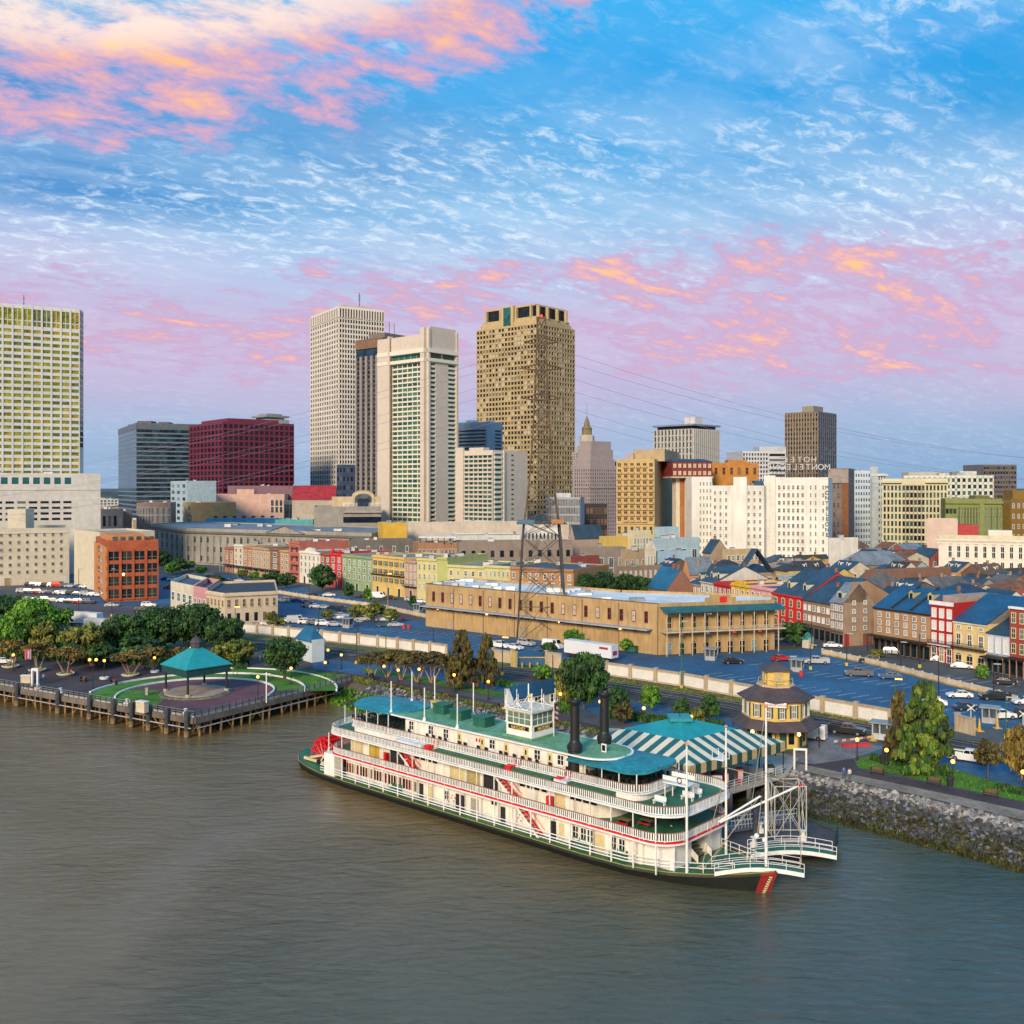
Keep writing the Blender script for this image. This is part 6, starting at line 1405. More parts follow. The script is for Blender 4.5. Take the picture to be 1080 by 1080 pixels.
# ---- transmission pylon and lines
PC = Vector(G(571, 673)); t = thing('transmission_pylon', 'tall rusty lattice steel pylon rising in front of the tan tower', 'pylon', (PC.x, PC.y, GZ))
pyl = mat((.09,.085,.08), .7, .4, .2, 3); pyr = mat((.17,.11,.07), .8, .3, .2, 3)
prof = [(0,6.6),(9,6.0),(18,5.5),(27,5.0),(31,4.6),(36,3.9),(41,3.4),(45.5,3.0),(49.5,2.65),(53,2.4),(56.5,2.2),(60,2.0),(63.5,1.85),(67,1.7),(70.5,1.55),(74,1.45),(77.5,1.3),(81,1.2),(85.5,1.1)]
def cn(w, k): return ((-w,-w),(w,-w),(w,w),(-w,w))[k % 4]
for k in range(4):
    m = MB()
    for (z0_,w0),(z1_,w1) in zip(prof, prof[1:]): m.tube((*cn(w0,k),z0_),(*cn(w1,k),z1_),.25 if z0_ < 31 else .17, pyl if z0_ < 31 else pyr, 4)
    m.build('leg', t)
m = MB(); m2 = MB()
for (z0_,w0),(z1_,w1) in zip(prof, prof[1:]):
    mm = m if z0_ < 31 else m2; cc_ = pyl if z0_ < 31 else pyr; n_ = 1 if z1_-z0_ > 5.5 or z0_ < 31 else 1
    for k in range(4):
        a0, b0, a1, b1 = cn(w0,k), cn(w0,k+1), cn(w1,k), cn(w1,k+1)
        mm.tube((*a0,z0_),(*b1,z1_),.085,cc_,4); mm.tube((*b0,z0_),(*a1,z1_),.085,cc_,4); mm.tube((*a1,z1_),(*b1,z1_),.10,cc_,4)
        if z0_ < 31:
            mx = ((a1[0]+b1[0])/2,(a1[1]+b1[1])/2); mm.tube((*a0,z0_),(*mx,z1_),.07,cc_,4); mm.tube((*b0,z0_),(*mx,z1_),.07,cc_,4)
m.build('lower_lattice', t); m2.build('upper_lattice', t)
m = MB(); m.box(-6.6,-6.6,30.6,6.6,6.6,30.8,pyl); m.box(-6.4,-6.5,30.8,-2,-6.3,31.8,mat((.06,.16,.28),.6)); m.box(2.4,-6.5,30.8,5.6,-6.3,31.9,mat((.42,.18,.05),.6)); m.build('platform', t)
for z_, w_ in ((64,5.2),(72,5.8),(79,4.6)):
    m = MB()
    for s in (-1,1):
        for q in (-1,1): m.tube((0,q*1.5,z_+1.4),(s*w_,0,z_),.10,pyr,4); m.tube((0,q*1.6,z_-.6),(s*w_,0,z_),.10,pyr,4)
    m.build('cross_arm', t)
    for s in (-1,1): m = MB(); m.tube((s*w_,0,z_-.1),(s*w_,0,z_-1.8),.14,mat((.35,.3,.25),.4),6); m.build('insulator', t)
m = MB(); m.ball((0,0,0),.35,mat('ff3020', emit=4, var=0)); m.build('warning_light', t, (0,0,86))
wirem = mat((.26,.22,.30), .6, 0)
names = ['lowest','middle','highest']
for side in (-1, 1):
    for j, (z_, w_) in enumerate(((64,5.2),(72,5.8),(79,4.6))):
        for s in (-1, 1):
            st_ = Vector((PC.x + s*w_, PC.y, GZ+z_-1.9))
            if side == 1: en = Vector((*W(1230, 395+s*6), GZ + 34 + j*8)); sag = 9
            else: en = Vector((*W(-160, 520+s*6), GZ + 22 + j*9)); sag = 9
            m = MB(); pr = None
            for k in range(29):
                u = k/28; p = st_.lerp(en,u); p.z -= sag*4*u*(1-u)
                if pr is not None: m.tube(tuple(pr-st_), tuple(p-st_), .04, wirem, 4, cap=False)
                pr = p
            o = m.build('power_line', None, tuple(st_))
            tag(o, '%s thin power line leaving the pylon towards the %s, on the %s arm tips' % (names[j], 'right' if side == 1 else 'left', 'left' if s == -1 else 'right'), 'cable', 'power lines of the pylon')
# ================================================================ STEAMBOAT
BA = math.atan2(-.67, .74)
bt = thing('paddle_steamboat', 'white multi-deck paddle steamboat with red trim, green roof and red stern wheel', 'steamboat', (-2, 138.3, 0), BA)
bw_ = mat((.82,.79,.70), .6, .16, .3, 2, streak=1); bwh = mat((.84,.83,.80), .5, .12, .4, 3); bred = mat((.70,.012,.015), .45, .1); bgr = mat((.03,.16,.08), .6, .25, .4, 3)
bdk = mat((.010,.016,.012), .6, .3, .3, 2); rfg = mat((.20,.40,.24), .75, .3, .3, 1.8, c2=(.06,.21,.08)); bteal = mat((.02,.27,.32), .65, .3, .25, 2); byl = mat((.66,.56,.30), .6, .15); bbr = mat((.30,.12,.10), .7)
def hwid(x):
    T = [(-41.2,.6),(-40,3.4),(-37,5.4),(-32,6.7),(-24,7.1),(20,7.1),(26,6.7),(31,5.5),(35,3.9),(38.5,2.1),(41.2,.3)]
    for (a,b),(c,d) in zip(T,T[1:]):
        if a <= x <= c: return b+(d-b)*(x-a)/(c-a)
    return .3
xs = [-41.2,-40.5,-39,-37,-34,-30,-24,-12,0,12,20,23,26,28.5,31,33,35,37,38.5,40,41.2]
def sheer(x): return 1.15 + max(0, (x-26)/15)**2*1.3 + max(0, (-x-30)/11)**2*.7
mb = MB(); vs = []; fs = []
for x_ in xs:
    h_ = hwid(x_); z_ = sheer(x_); xb = x_ - max(0,(x_-30)/11)*1.2
    vs += [(x_,-h_,z_),(x_,-h_*1.02,z_-.35),(xb,-h_*.84,-1),(xb,h_*.84,-1),(x_,h_*1.02,z_-.35),(x_,h_,z_)]
for i in range(len(xs)-1):
    for j in range(5): fs.append((i*6+j, i*6+j+1, (i+1)*6+j+1, (i+1)*6+j))
fs += [(0,5,4,3,2,1), tuple(range((len(xs)-1)*6, len(xs)*6))]
mb.add(vs, [f for f in fs if max(f)//6 < 20 or len(f)>4], bdk); mb.add(vs, [f for f in fs if max(f)//6 >= 20 and len(f)==4], mat((.28,.015,.015), .6)); mb.build('hull', bt)
mb = MB()
for i in range(len(xs)-1):
    a, c = xs[i], xs[i+1]; mb.add([(a,-hwid(a)+.1,sheer(a)+.02),(c,-hwid(c)+.1,sheer(c)+.02),(c,hwid(c)-.1,sheer(c)+.02),(a,hwid(a)-.1,sheer(a)+.02)], [(0,1,2,3)], bgr)
mb.build('main_deck', bt)
mb = MB()                                            # yellow trim strake
for i in range(len(xs)-1):
    a, c = xs[i], xs[i+1]
    for s in (-1,1): mb.tube((a,s*hwid(a)*1.01,sheer(a)-.02),(c,s*hwid(c)*1.01,sheer(c)-.02),.07,mat((.30,.30,.06),.6),4)
mb.build('rubbing_strake', bt)
mb = MB()                                            # red stem with draught marks
mb.tube((41.25,0,2.35),(40.0,0,-1),.14,mat((.40,.02,.02),.6),6)
for k in range(9): mb.box(40.7-.11*k,-.62-.02*k,1.75-k*.26,41.0-.11*k,-.36-.01*k,1.87-k*.26,byl)
mb.build('stem', bt)
def outline(xa, xf, hw, ra, rf, ea=1.0, n_=8):
    """deck outline: elliptic stern of length ra, rounded front corners rf"""
    P = []
    for i in range(n_+1):
        t_ = math.pi/2*i/n_; P.append((xf-rf+rf*math.sin(t_), -hw+rf-rf*math.cos(t_)))
    for i in range(n_+1):
        t_ = math.pi/2*i/n_; P.append((xf-rf+rf*math.cos(t_), hw-rf+rf*math.sin(t_)))
    for i in range(2*n_+1):
        t_ = math.pi/2 + math.pi*i/(2*n_); P.append((xa+ra+ra*math.cos(t_), hw*math.sin(t_)))
    return P
def deck(name, P, z0_, z1_, edge, top):
    m = MB(); m.prism(P, z0_, z1_, edge); o = m.build(name, bt)
    m = MB(); cx = sum(p[0] for p in P)/len(P); m.poly([(cx+(p[0]-cx)*.985, p[1]*.97, z1_+.02) for p in P], top); m.build('deck_surface', o); return o
def railing(name, P, z_, h=.95, step=.30, close=True, skip=None, m_=None):
    m = MB(); m_ = m_ or bwh; Q = P + ([P[0]] if close else []); acc = 0; nxt = 0
    for a, c in zip(Q, Q[1:]):
        L = math.dist(a, c)
        if L < 1e-4: continue
        ang = math.atan2(c[1]-a[1], c[0]-a[0]); M = Matrix.Translation((a[0],a[1],z_)) @ Matrix.Rotation(ang,4,'Z'); m.M = M
        m.box(0,-.05,h,L,.05,h+.09,bbr if m_ is bwh else m_); m.box(0,-.03,.08,L,.03,.17,m_)
        while nxt <= acc+L:
            u = nxt-acc; big = int(round(nxt/step)) % 8 == 0
            if big: m.box(u-.05,-.05,0,u+.05,.05,h,m_)
            else: m.box(u-.075,-.02,.1,u+.075,.02,h,m_)
            nxt += step
        acc += L
    m.M = None; return m.build(name, bt)
z1d, z2d, z3d = 4.75, 7.75, 8.7
P1 = outline(-29.6, 32.5, 7.2, 4, 3.5); P2 = outline(-30.2, 33, 7.3, 4.6, 4)
deck('boiler_deck', P1, 4.55, z1d, bred, bgr); m = MB(); m.prism([(p[0]*1.003,p[1]*1.01) for p in P1], 4.42, 4.6, bwh); m.build('deck_fascia', bt)
deck('hurricane_deck', P2, 7.55, z2d, bwh, bgr)
railing('railing', [(p[0]*.995,p[1]*.985) for p in P1], z1d); railing('railing', [(p[0]*.995,p[1]*.985) for p in P2], z2d)
# texas deck platform
P3 = outline(-27, 27, 5.0, 3, 2.5)
m = MB(); m.prism([(p[0]*.98,p[1]*.98) for p in P3], z2d+.02, z3d-.12, bwh); m.build('skylight_band', bt)
deck('texas_deck', P3, z3d-.12, z3d, bwh, bgr); railing('railing', [(p[0]*.99,p[1]*.98) for p in P3], z3d, .95)
for x0_, x1_ in ((-6,6),(8,14.5),(17,23.5)):
    for s in (-1,1): m = MB(); m.box(x0_,s*5.1,z2d+.02,x1_,s*6.0,z2d+.8,bgr); m.box(x0_-.03,s*5.07,z2d+.8,x1_+.03,s*6.03,z2d+.86,mat((.02,.12,.06),.6)); m.build('life_jacket_locker', bt)
for x0_, x1_ in ((-14,-8.5),(15,17)):
    m = MB(); m.box(x0_,-6.1,z2d+.02,x1_,-5.1,z2d+.95,mat((.72,.76,.80),.5)); m.build('white_locker', bt)
for x_ in (-8.0, 6.9, 15.0):
    m = MB(); m.box(x_,-6.0,z2d+.02,x_+.9,-5.2,z2d+1.1,bred); m.build('red_box', bt)
    m = MB()
    for k in range(4): m.box(x_+1.0,-5.9+.25*k,z2d+.05+.25*k,x_+1.8,-5.65+.25*k,z2d+.12+.25*k,byl)
    m.tube((x_+1.0,-6.0,z2d),(x_+1.0,-4.9,z3d+1),.05,bred,4); m.tube((x_+1.8,-6.0,z2d),(x_+1.8,-4.9,z3d+1),.05,bred,4); m.build('deck_stair', bt)
# cabins
def win(root, x_, s, y_, z_, w, h, st='frame', g=None, fm=None, name='window'):
    m = MB(); wingeo(m, w, h, st, g or gl_d, fm or bwh); o = m.build(name, root, (x_, s*y_, z_)); o.rotation_euler = (0,0,0 if s < 0 else math.pi); return o
def cabin(name, x0_, x1_, hw, z0_, z1_, m_, rf=1.2):
    m = MB(); m.prism(outline(x0_, x1_, hw, 1.2, rf, n_=3), z0_, z1_, m_); return m.build(name, bt)
c1 = cabin('main_cabin', -26.5, 27.5, 5.5, 1.15, 4.45, bw_, .3)
c2 = cabin('boiler_cabin', -25.5, 22, 5.0, z1d, 7.55, bw_, 3)
c3 = cabin('texas_cabin', -16, 17, 3.2, z3d, 11.2, bw_, .6)
for s in (-1,1):
    for k in range(5):                              # window groups on the after main deck
        for j in range(5): win(c1, -25+k*3.1+j*.58, s, 5.5, 1.95, .40, 1.35, 'plain', rnd.choice([gl_d, glass((.25,.03,.03),.3), glass((.30,.22,.10),.3)]))
        m = MB(); m.box(-25.4+k*3.1,s*5.5,1.7,-22.4+k*3.1,s*5.62,1.86,bwh); m.build('window_ledge', c1)
    for x_, w, c in ((-9,.9,dark),(-7.2,.9,byl),(-1.5,1.7,dark),(1.2,1.5,mat((.35,.34,.3),.6)),(6.2,.9,dark),(14.5,1.0,dark),(15.8,.9,byl),(21.5,1.6,byl)):
        m = MB(); m.box(-w/2,-.06,0,w/2,0,2.1,c); m.box(-w/2-.08,-.09,0,-w/2,0,2.2,bwh); m.box(w/2,-.09,0,w/2+.08,0,2.2,bwh); o = m.build('door', c1, (x_,s*5.5,1.2)); o.rotation_euler = (0,0,0 if s < 0 else math.pi)
    for x_ in (18.0,19.2,20.2,23.6,24.8): win(c1, x_, s, 5.5, 2.1, .8, 1.4)
    win(c1, -4, s, 5.5, 2.2, .7, 1.1); win(c1, 4.6, s, 5.5, 3.2, .9, .5, 'plain')
    for x_ in (-2.8, 9.2):
        m = MB(); 
        for i in range(12):
            a0, a1 = 2*math.pi*i/12, 2*math.pi*(i+1)/12; m.tube((x_+.38*math.cos(a0),s*5.6,2.6+.38*math.sin(a0)),(x_+.38*math.cos(a1),s*5.6,2.6+.38*math.sin(a1)),.09,bred if i % 3 == 0 else bwh,5)
        m.build('life_ring', bt)
    for x0_, x1_ in ((-15,-13),(17.5,20.6),(23.2,25.6)): m = MB(); m.box(x0_,s*5.6,1.2,x1_,s*6.1,1.75,bgr); m.box(x0_,s*5.55,1.7,x1_,s*5.62,2.3,bgr); m.build('bench', bt)
    # boiler-deck openings, windows, tables
    for x_, w, c in ((-23.4,2.6,byl),(-19.5,2.4,mat((.55,.38,.06),.6)),(-14.5,3.0,dark),(-2.5,2.6,byl),(.5,2.4,mat((.45,.36,.15),.6)),(3.6,2.6,dark),(15.2,1.6,byl)):
        m = MB(); m.box(-w/2,-.06,.1,w/2,0,2.2,c); m.box(-w/2-.08,-.1,.1,-w/2,0,2.35,bwh); m.box(w/2,-.1,.1,w/2+.08,0,2.35,bwh); o = m.build('cabin_bay', c2, (x_,s*5.0,z1d)); o.rotation_euler = (0,0,0 if s < 0 else math.pi)
    for x_ in (-10.5,-9.3,-8.1,-6.9,9.0,10.2,11.4,12.6,16.9,18.0,19.1,20.2): win(c2, x_, s, 5.0, z1d+1.6, .85, .42, 'plain')
    for x_ in (-11.5, 13.6, -16.8): m = MB(); m.box(x_,s*5.3,z1d+.02,x_+.7,s*5.9,z1d+1.5,bred); m.build('hose_cabinet', bt)
    for x_ in [-27.6+i*3.05 for i in range(20)]:
        m = MB(); m.box(x_-.07,s*6.9-.07,1.2,x_+.07,s*6.9+.07,4.45,bwh); m.build('stanchion', bt)
        m = MB(); m.box(x_-.055,s*6.95-.055,z1d,x_+.055,s*6.95+.055,7.55,bwh); m.build('stanchion', bt)
    # main-deck side rails
    m = MB()
    for z_ in (.45,.8,1.2):
        for i in range(len(xs)-1):
            a, c = xs[i], xs[i+1]
            if a < -30 or c > 31.5: continue
            m.tube((a,s*(hwid(a)-.12),sheer(a)+z_),(c,s*(hwid(c)-.12),sheer(c)+z_),.07,bwh,4)
    m.build('side_rail', bt)
    # diagonal stairs
    for x_, z0_, z1_, y_ in ((8.5,1.2,z1d,6.1),(4.5,z1d,z2d,5.9),(-14,z1d,z2d,5.9)):
        m = MB(); dx = 4.2; st_ = 1
        for k in range(9): u = k/9; m.box(x_+dx*u,s*(y_-.45),z0_+(z1_-z0_)*(1-u)-.05,x_+dx*u+.5,s*(y_+.45),z0_+(z1_-z0_)*(1-u)+.02,bred)
        for q in (-.5,.5):
            m.add([(x_,s*(y_+q),z1_),(x_+.45,s*(y_+q),z1_),(x_+dx+.45,s*(y_+q),z0_),(x_+dx,s*(y_+q),z0_)], [(0,1,2,3)], bred if q < 0 else bwh)
            m.tube((x_+.4,s*(y_+q),z1_+.8),(x_+dx+.4,s*(y_+q),z0_+.8),.05,bred,4)
        m.build('stair', bt)
    # texas cabin windows, doors, chairs
    for x_ in (-13.5,-9.5,-6.5,2.2,10.0,13.8): win(c3, x_, s, 3.2, z3d+.9, .95, 1.15)
    for x_ in (-4.0,.3,4.6,8.0,12): m = MB(); m.box(-.42,-.05,0,.42,0,2.0,byl); m.box(-.12,-.07,1.1,.12,-.05,1.7,gl_d); o = m.build('door', c3, (x_,s*3.2,z3d)); o.rotation_euler = (0,0,0 if s < 0 else math.pi)
    for k in range(26):
        x_ = -15+k*1.25+rnd.uniform(-.2,.2)
        if rnd.random() < .25: continue
        m = MB(); m.box(-.25,-.25,.4,.25,.25,.46,black); m.box(-.25,.2,.46,.25,.25,.95,black); [m.box(a-.03,b-.03,0,a+.03,b+.03,.4,black) for a in (-.22,.22) for b in (-.22,.22)]; m.build('deck_chair', bt, (x_,s*3.8,z3d+.02))
# text / emblem on texas cabin side
m = MB(); [m.box(-.9+k*.55,-3.26,z3d+1.3,-.6+k*.55,-3.2,z3d+1.75,bred) for k in range(2)]; m.build('crest', c3)
# roof
PR = outline(-18.5, 21.5, 4.0, 1.5, 3.8)
m = MB(); m.prism(PR, 11.2, 11.38, bwh); r0 = m.build('roof', bt); m = MB(); m.poly([(p[0]*.985,p[1]*.94,11.41) for p in PR], rfg); m.build('roof_surface', r0)
def awning(name, x0_, x1_, hw, z_, lens=0):
    P = outline(x0_, x1_, hw, lens or .3, 2.5 if not lens else 4.4); m = MB(); n_ = len(P); cx = (x0_+x1_)/2
    top = [(p[0],p[1],z_+.25*(1-(p[1]/hw)**2)) for p in P]; m.add(top+[(cx,0,z_+.5)], [(i,(i+1)%n_,n_) for i in range(n_)], bteal)
    m.add([(p[0],p[1],z_-.18) for p in P]+[(p[0],p[1],z_+.25*(1-(p[1]/hw)**2)) for p in P], [(i,(i+1)%n_,n_+(i+1)%n_,n_+i) for i in range(n_)]+[tuple(range(n_))[::-1]], bteal); return m.build(name, bt)
awning('awning', -27.5, -15.2, 4.6, 11.45, 4.5); awning('awning', 15.5, 26.6, 4.7, 10.9)
m = MB(); m.box(-16,-3.6,11.0,-15,3.6,11.2,bwh); m.build('awning_beam', bt)
for x_ in (-27,-24.5,-22,-19.5,-17.2,18.5,21,23.5,26):
    for s in (-1,1): m = MB(); m.box(x_-.05,s*4.4-.05,z3d,x_+.05,s*4.4+.05,11.3 if x_ < 0 else 10.9,bwh); m.build('awning_post', bt)
for x_ in (-26,-23.5,-21,-18.5,18.5,20.5,22.5,24.5):        # dark tables and chairs in the shade
    for y_ in (-2.6,0,2.6):
        m = MB(); m.tube((0,0,.72),(0,0,.78),.55,dark,10); m.tube((0,0,0),(0,0,.72),.05,dark,4)
        for a in range(4): cxx, cyy = .8*math.cos(a*1.57+.4), .8*math.sin(a*1.57+.4); m.box(cxx-.2,cyy-.2,.4,cxx+.2,cyy+.2,.46,black); m.box(cxx*1.2-.2,cyy*1.2-.05,.46,cxx*1.2+.2,cyy*1.2+.05,.95,black); m.box(cxx-.04,cyy-.04,0,cxx+.04,cyy+.04,.4,black)
        m.build('table_set', bt, (x_,y_,z3d+.03))
# pilothouse
ph = MB(); ph.box(-2.2,-2.2,0,2.2,2.2,1.75,bwh); o_ = bpy.data.objects
m = MB(); m.box(-2.6,-2.6,0,2.6,2.6,.25,rfg); m.build('pilothouse_base', bt, (5.9,0,11.4))
PHo = ph.build('pilothouse', bt, (5.9,0,11.5))
m = MB()
for a in (-2.15,2.15):
    for c in (-2.15,2.15): m.box(a-.09,c-.09,1.7,a+.09,c+.09,3.4,bwh)
m.box(-2.2,-2.2,3.2,2.2,2.2,3.42,bwh); m.box(-2.6,-2.6,3.42,2.6,2.6,3.55,mat((.74,.66,.52),.6)); m.build('pilothouse_frame', PHo)
for k, (a, c, r_) in enumerate(((0,-2.12,0),(2.12,0,90),(0,2.12,180),(-2.12,0,270))):
    m = MB(); m.box(-2.0,-.03,1.75,2.0,.03,3.2,glass((.16,.24,.18),.15,.3)); [m.box(-2+i*1.0-.04,-.07,1.75,-2+i*1.0+.04,-.03,3.2,bwh) for i in range(5)]; m.box(-2,-.07,2.45,2,-.03,2.52,bwh); o = m.build('pilothouse_window', PHo, (a,c,0)); o.rotation_euler = (0,0,R(r_))
    if k < 2:
        m = MB(); m.box(-1.75,-.16,1.02,1.75,-.06,1.52,black); m.box(-1.8,-.12,.98,1.8,-.07,1.56,mat((.5,.35,.05),.5)); o = m.build('name_board', PHo, (a*1.02,c*1.02,0)); o.rotation_euler = (0,0,R(r_))
        me = text_obj('NATCHEZ', .52, mat((.85,.6,.12),.4,0), .02, 'name_lettering'); dr = Matrix.Rotation(R(r_),3,'Z') @ Vector((0,-.2,1.08)); l_ = link('name_lettering', me, PHo, (a*1.02+dr.x,c*1.02+dr.y,1.08)); l_.rotation_euler = (R(90),0,R(r_))
m = MB()
for r_ in range(4):
    M = Matrix.Rotation(R(90*r_),4,'Z'); m.M = M
    for i in range(3):
        x_ = -2.3+i*2.3
        m.tube((x_,-2.35,3.5),(x_,-2.35,6.0 if i != 1 else 5.6),.05,bwh,5)
        for s in (-1,1):
            for j in range(4):
                u0, u1 = j/4, (j+1)/4; 
                if -2.3 <= x_+s*1.1 <= 2.3: m.tube((x_+s*1.15*u0,-2.35,3.7+.75*(1-u0)**2),(x_+s*1.15*u1,-2.35,3.7+.75*(1-u1)**2),.05,bwh,4)
    m.tube((-2.4,-2.35,3.65),(2.4,-2.35,3.65),.06,bwh,4)
m.M = None; m.build('crown_railing', PHo); m = MB(); m.ball((0,0,5.0),.32,mat((.7,.42,.08),.4)); m.tube((0,0,3.5),(0,0,4.8),.06,bwh,5); m.build('acorn', PHo)
# stacks
for s in (-1,1):
    m = MB(); m.lathe([(.85,8.7),(.85,11.7),(.95,11.8),(.95,12.3),(.66,12.7),(.58,13.0),(.56,17.2),(.68,17.4),(.78,17.7),(.76,17.9),(.55,17.95),(.45,17.6)], black, 20); m.build('smokestack', bt, (15.8,s*3.0,0), smooth=False)
# roof gear
for x_, y_ in ((-12,1.5),(-7.5,.5),(-2.2,-.3)):
    m = MB(); m.box(-1.1,-1.0,0,1.1,1.0,1.3,mat((.015,.12,.08),.6,.3)); m.box(-1.2,-1.1,1.3,1.2,1.1,1.4,mat((.02,.15,.10),.6)); m.build('roof_vent', bt, (x_,y_,11.4))
for x_, s in ((-17.5,-1),(-10.5,-1),(-4,-1),(-16,1),(-8,1),(-1.5,1),(-21,1)):
    m = MB(); m.tube((0,0,0),(0,0,4.6),.09,bwh,6); m.lathe([(.3,0),(.15,.5)], bwh, 6); m.build('roof_pole', bt, (x_,s*3.6,11.35))
m = MB(); m.box(-.35,-.08,0,.35,.08,1.0,bwh); m.box(-.25,-.1,.15,.25,-.08,.85,gl_d); m.build('roof_cabinet', bt, (18.3,-.4,11.4)); m = MB(); m.box(-1.2,-.6,0,1.2,.6,.2,mat((.65,.42,.06),.7)); [m.box(a-.05,-.5,-.9,a+.05,.5,0,bwh) for a in (-1,1)]; m.build('raft_stand', bt, (-14.6,3,12.3))
# flag
m = MB(); m.tube((0,0,-2.2),(0,0,3.6),.05,bwh,6); fo = m.build('flagstaff', bt, (8.7,1.5,13.4)); 
m = MB(); fr_ = mat((.55,.03,.05),.8); fb_ = mat((.03,.05,.25),.8)
for k in range(7):
    for j in range(4):
        y0_, y1_ = .06+.22*j, .06+.22*(j+1); zz0 = 2.4-k*.34-.10*j; m.add([(0+.05*(j%2),y0_,zz0-.34),(.05*((j+1)%2),y1_,zz0-.44),(.05*((j+1)%2),y1_,zz0-.10),(.05*(j%2),y0_,zz0)], [(0,1,2,3),(3,2,1,0)], fb_ if k < 2 and j < 2 else (fr_ if k % 2 == 0 else bwh))
m.build('flag', fo)
# paddle wheel
wc = Vector((-33.0, 0, 1.8)); pw_ = MB()
for y_ in (-3.6,-1.2,1.2,3.6):
    for i in range(16):
        a0, a1 = 2*math.pi*i/16, 2*math.pi*(i+1)/16
        for rr in (2.2,3.3): pw_.tube((rr*math.cos(a0),y_,rr*math.sin(a0)),(rr*math.cos(a1),y_,rr*math.sin(a1)),.12,bred,4)
        pw_.tube((0,y_,0),(3.4*math.cos(a0),y_,3.4*math.sin(a0)),.12,bred,4)
pwo = pw_.build('paddle_wheel', bt, wc)
for i in range(16):
    a0 = 2*math.pi*i/16; m = MB(); m.M = Matrix.Rotation(-a0,4,'Y'); m.box(2.6,-3.8,-.08,3.6,3.8,.08,bred); m.build('paddle', pwo)
m = MB(); m.tube((0,-4.9,0),(0,4.9,0),.35,bdk,10); m.build('axle', pwo)
for s in (-1,1): m = MB(); m.tube((-35.5,s*4.4,2.0),(-27,s*4.4,4.2),.2,byl,5); m.box(-37,s*4.2,1.5,-27,s*4.55,1.9,byl); m.tube((-33,s*4.5,1.7),(-30.5,s*4.5,4.4),.12,bwh,4); m.build('pitman_beam', bt)
# stern cabin ends, foredeck gear
m = MB(); m.prism([(-28.8,-6.9),(-26.4,-6.9),(-26.4,-5.5),(-28.8,-5.5)], 1.2, 4.45, bwh); m.build('stern_screen', bt)
m = MB(); m.box(27.5,-4.8,1.2,31.3,-1.2,4.45,bw_); m.box(27.5,-4.95,1.2,31.5,-4.8,4.5,bwh); m.build('forward_house', bt)
m = MB(); [m.box(28.2+k*.35,-1.1,1.3+(9-k)*.32,28.6+k*.35,1.6,1.4+(9-k)*.32,mat((.16,.15,.08),.7)) for k in range(10)]; m.add([(28,-1.2,4.5),(32.2,-1.2,1.3),(32.2,-1.2,2.2),(28.6,-1.2,4.9)], [(0,1,2,3)], bw_); m.add([(28,1.7,4.5),(32.2,1.7,1.3),(32.2,1.7,2.2),(28.6,1.7,4.9)], [(0,1,2,3)], bw_); m.build('grand_stair', bt)
m = MB(); m.box(27.5,1.8,1.2,31.3,5.2,4.45,bw_); m.build('forward_house', bt)
m = MB()
for s in (-1,1):
    for x_ in (31.5,33,34.5,36,37.5): m.tube((x_,s*(hwid(x_)-.2),sheer(x_)),(x_,s*(hwid(x_)-.2),sheer(x_)+1.1),.05,bwh,4)
    for z_ in (.55,1.1): [m.tube((a,s*(hwid(a)-.2),sheer(a)+z_),(a+1.5,s*(hwid(a+1.5)-.2),sheer(a+1.5)+z_),.05,bwh,4) for a in (31.5,33,34.5,36)]
m.build('bow_rail', bt)
for x_, y_, zt in ((33.1,-5.0,15.6),(33.3,3.0,16.2),(40.0,0,20)):
    m = MB(); m.tube((0,0,0),(0,0,zt-1.6),.16,bwh,8,r2=.10); m.ball((0,0,zt-1.5),.2,mat((.6,.3,.1),.5)); m.build('mast', bt, (x_,y_,1.6))
m = MB(); m.box(-.7,-.7,0,.7,.7,.08,bwh); [m.tube((a,b,.0),(a,b,1),.04,bwh,4) for a in (-.7,.7) for b in (-.7,.7)]; [m.tube((a,-.7,1),(a,.7,1),.04,bwh,4) for a in (-.7,.7)]; m.build('lookout_basket', bt, (32.6,3.0,12.4))
m = MB(); m.ball((0,0,0),.3,bwh,8); m.ball((.7,.4,-.4),.25,bwh,8); m.build('bow_bell', bt, (38.7,.3,5.6))
# world-space gear carried by the boat: booms, stages
inv = Matrix.Rotation(-BA,4,'Z') @ Matrix.Translation((2,-138.3,0))
def wl_(px, Y, z_): q = W(px, Y); return inv @ Vector((q[0], q[1], z_))
def boom(a, c, r=.11, m_=None, tip=True):
    m = MB(); m.tube(tuple(a),tuple(c),r,m_ or bwh,6); 
    if tip: v = (c-a).normalized(); m.tube(tuple(c),tuple(c+v*.5),.13,bred,6)
    m.build('boom', bt)
boom(wl_(759,117,5.6), wl_(842,119,9.2), .13); boom(wl_(757,118,5.3), wl_(802,119,8.0), .12, tip=False)
m = MB(); tn = mat((.40,.34,.24),.8)
for a, c in ((wl_(761,117,12),wl_(842,119,9.2)),(wl_(742,112,2.2),wl_(800,119,7.8)),(wl_(752,114,2.4),wl_(788,118,6.8)),(wl_(806,111,13),wl_(842,119,9.2)),(wl_(803,118,7.9),wl_(795,112,2.6)),(wl_(806,140,12.2),wl_(790,122,4.2)),(wl_(842,119,9.2),wl_(845,112,2.8)),(wl_(760,118,9),wl_(740,113,2))): m.tube(tuple(a),tuple(c),.05,tn,4)
m.build('rigging', bt)
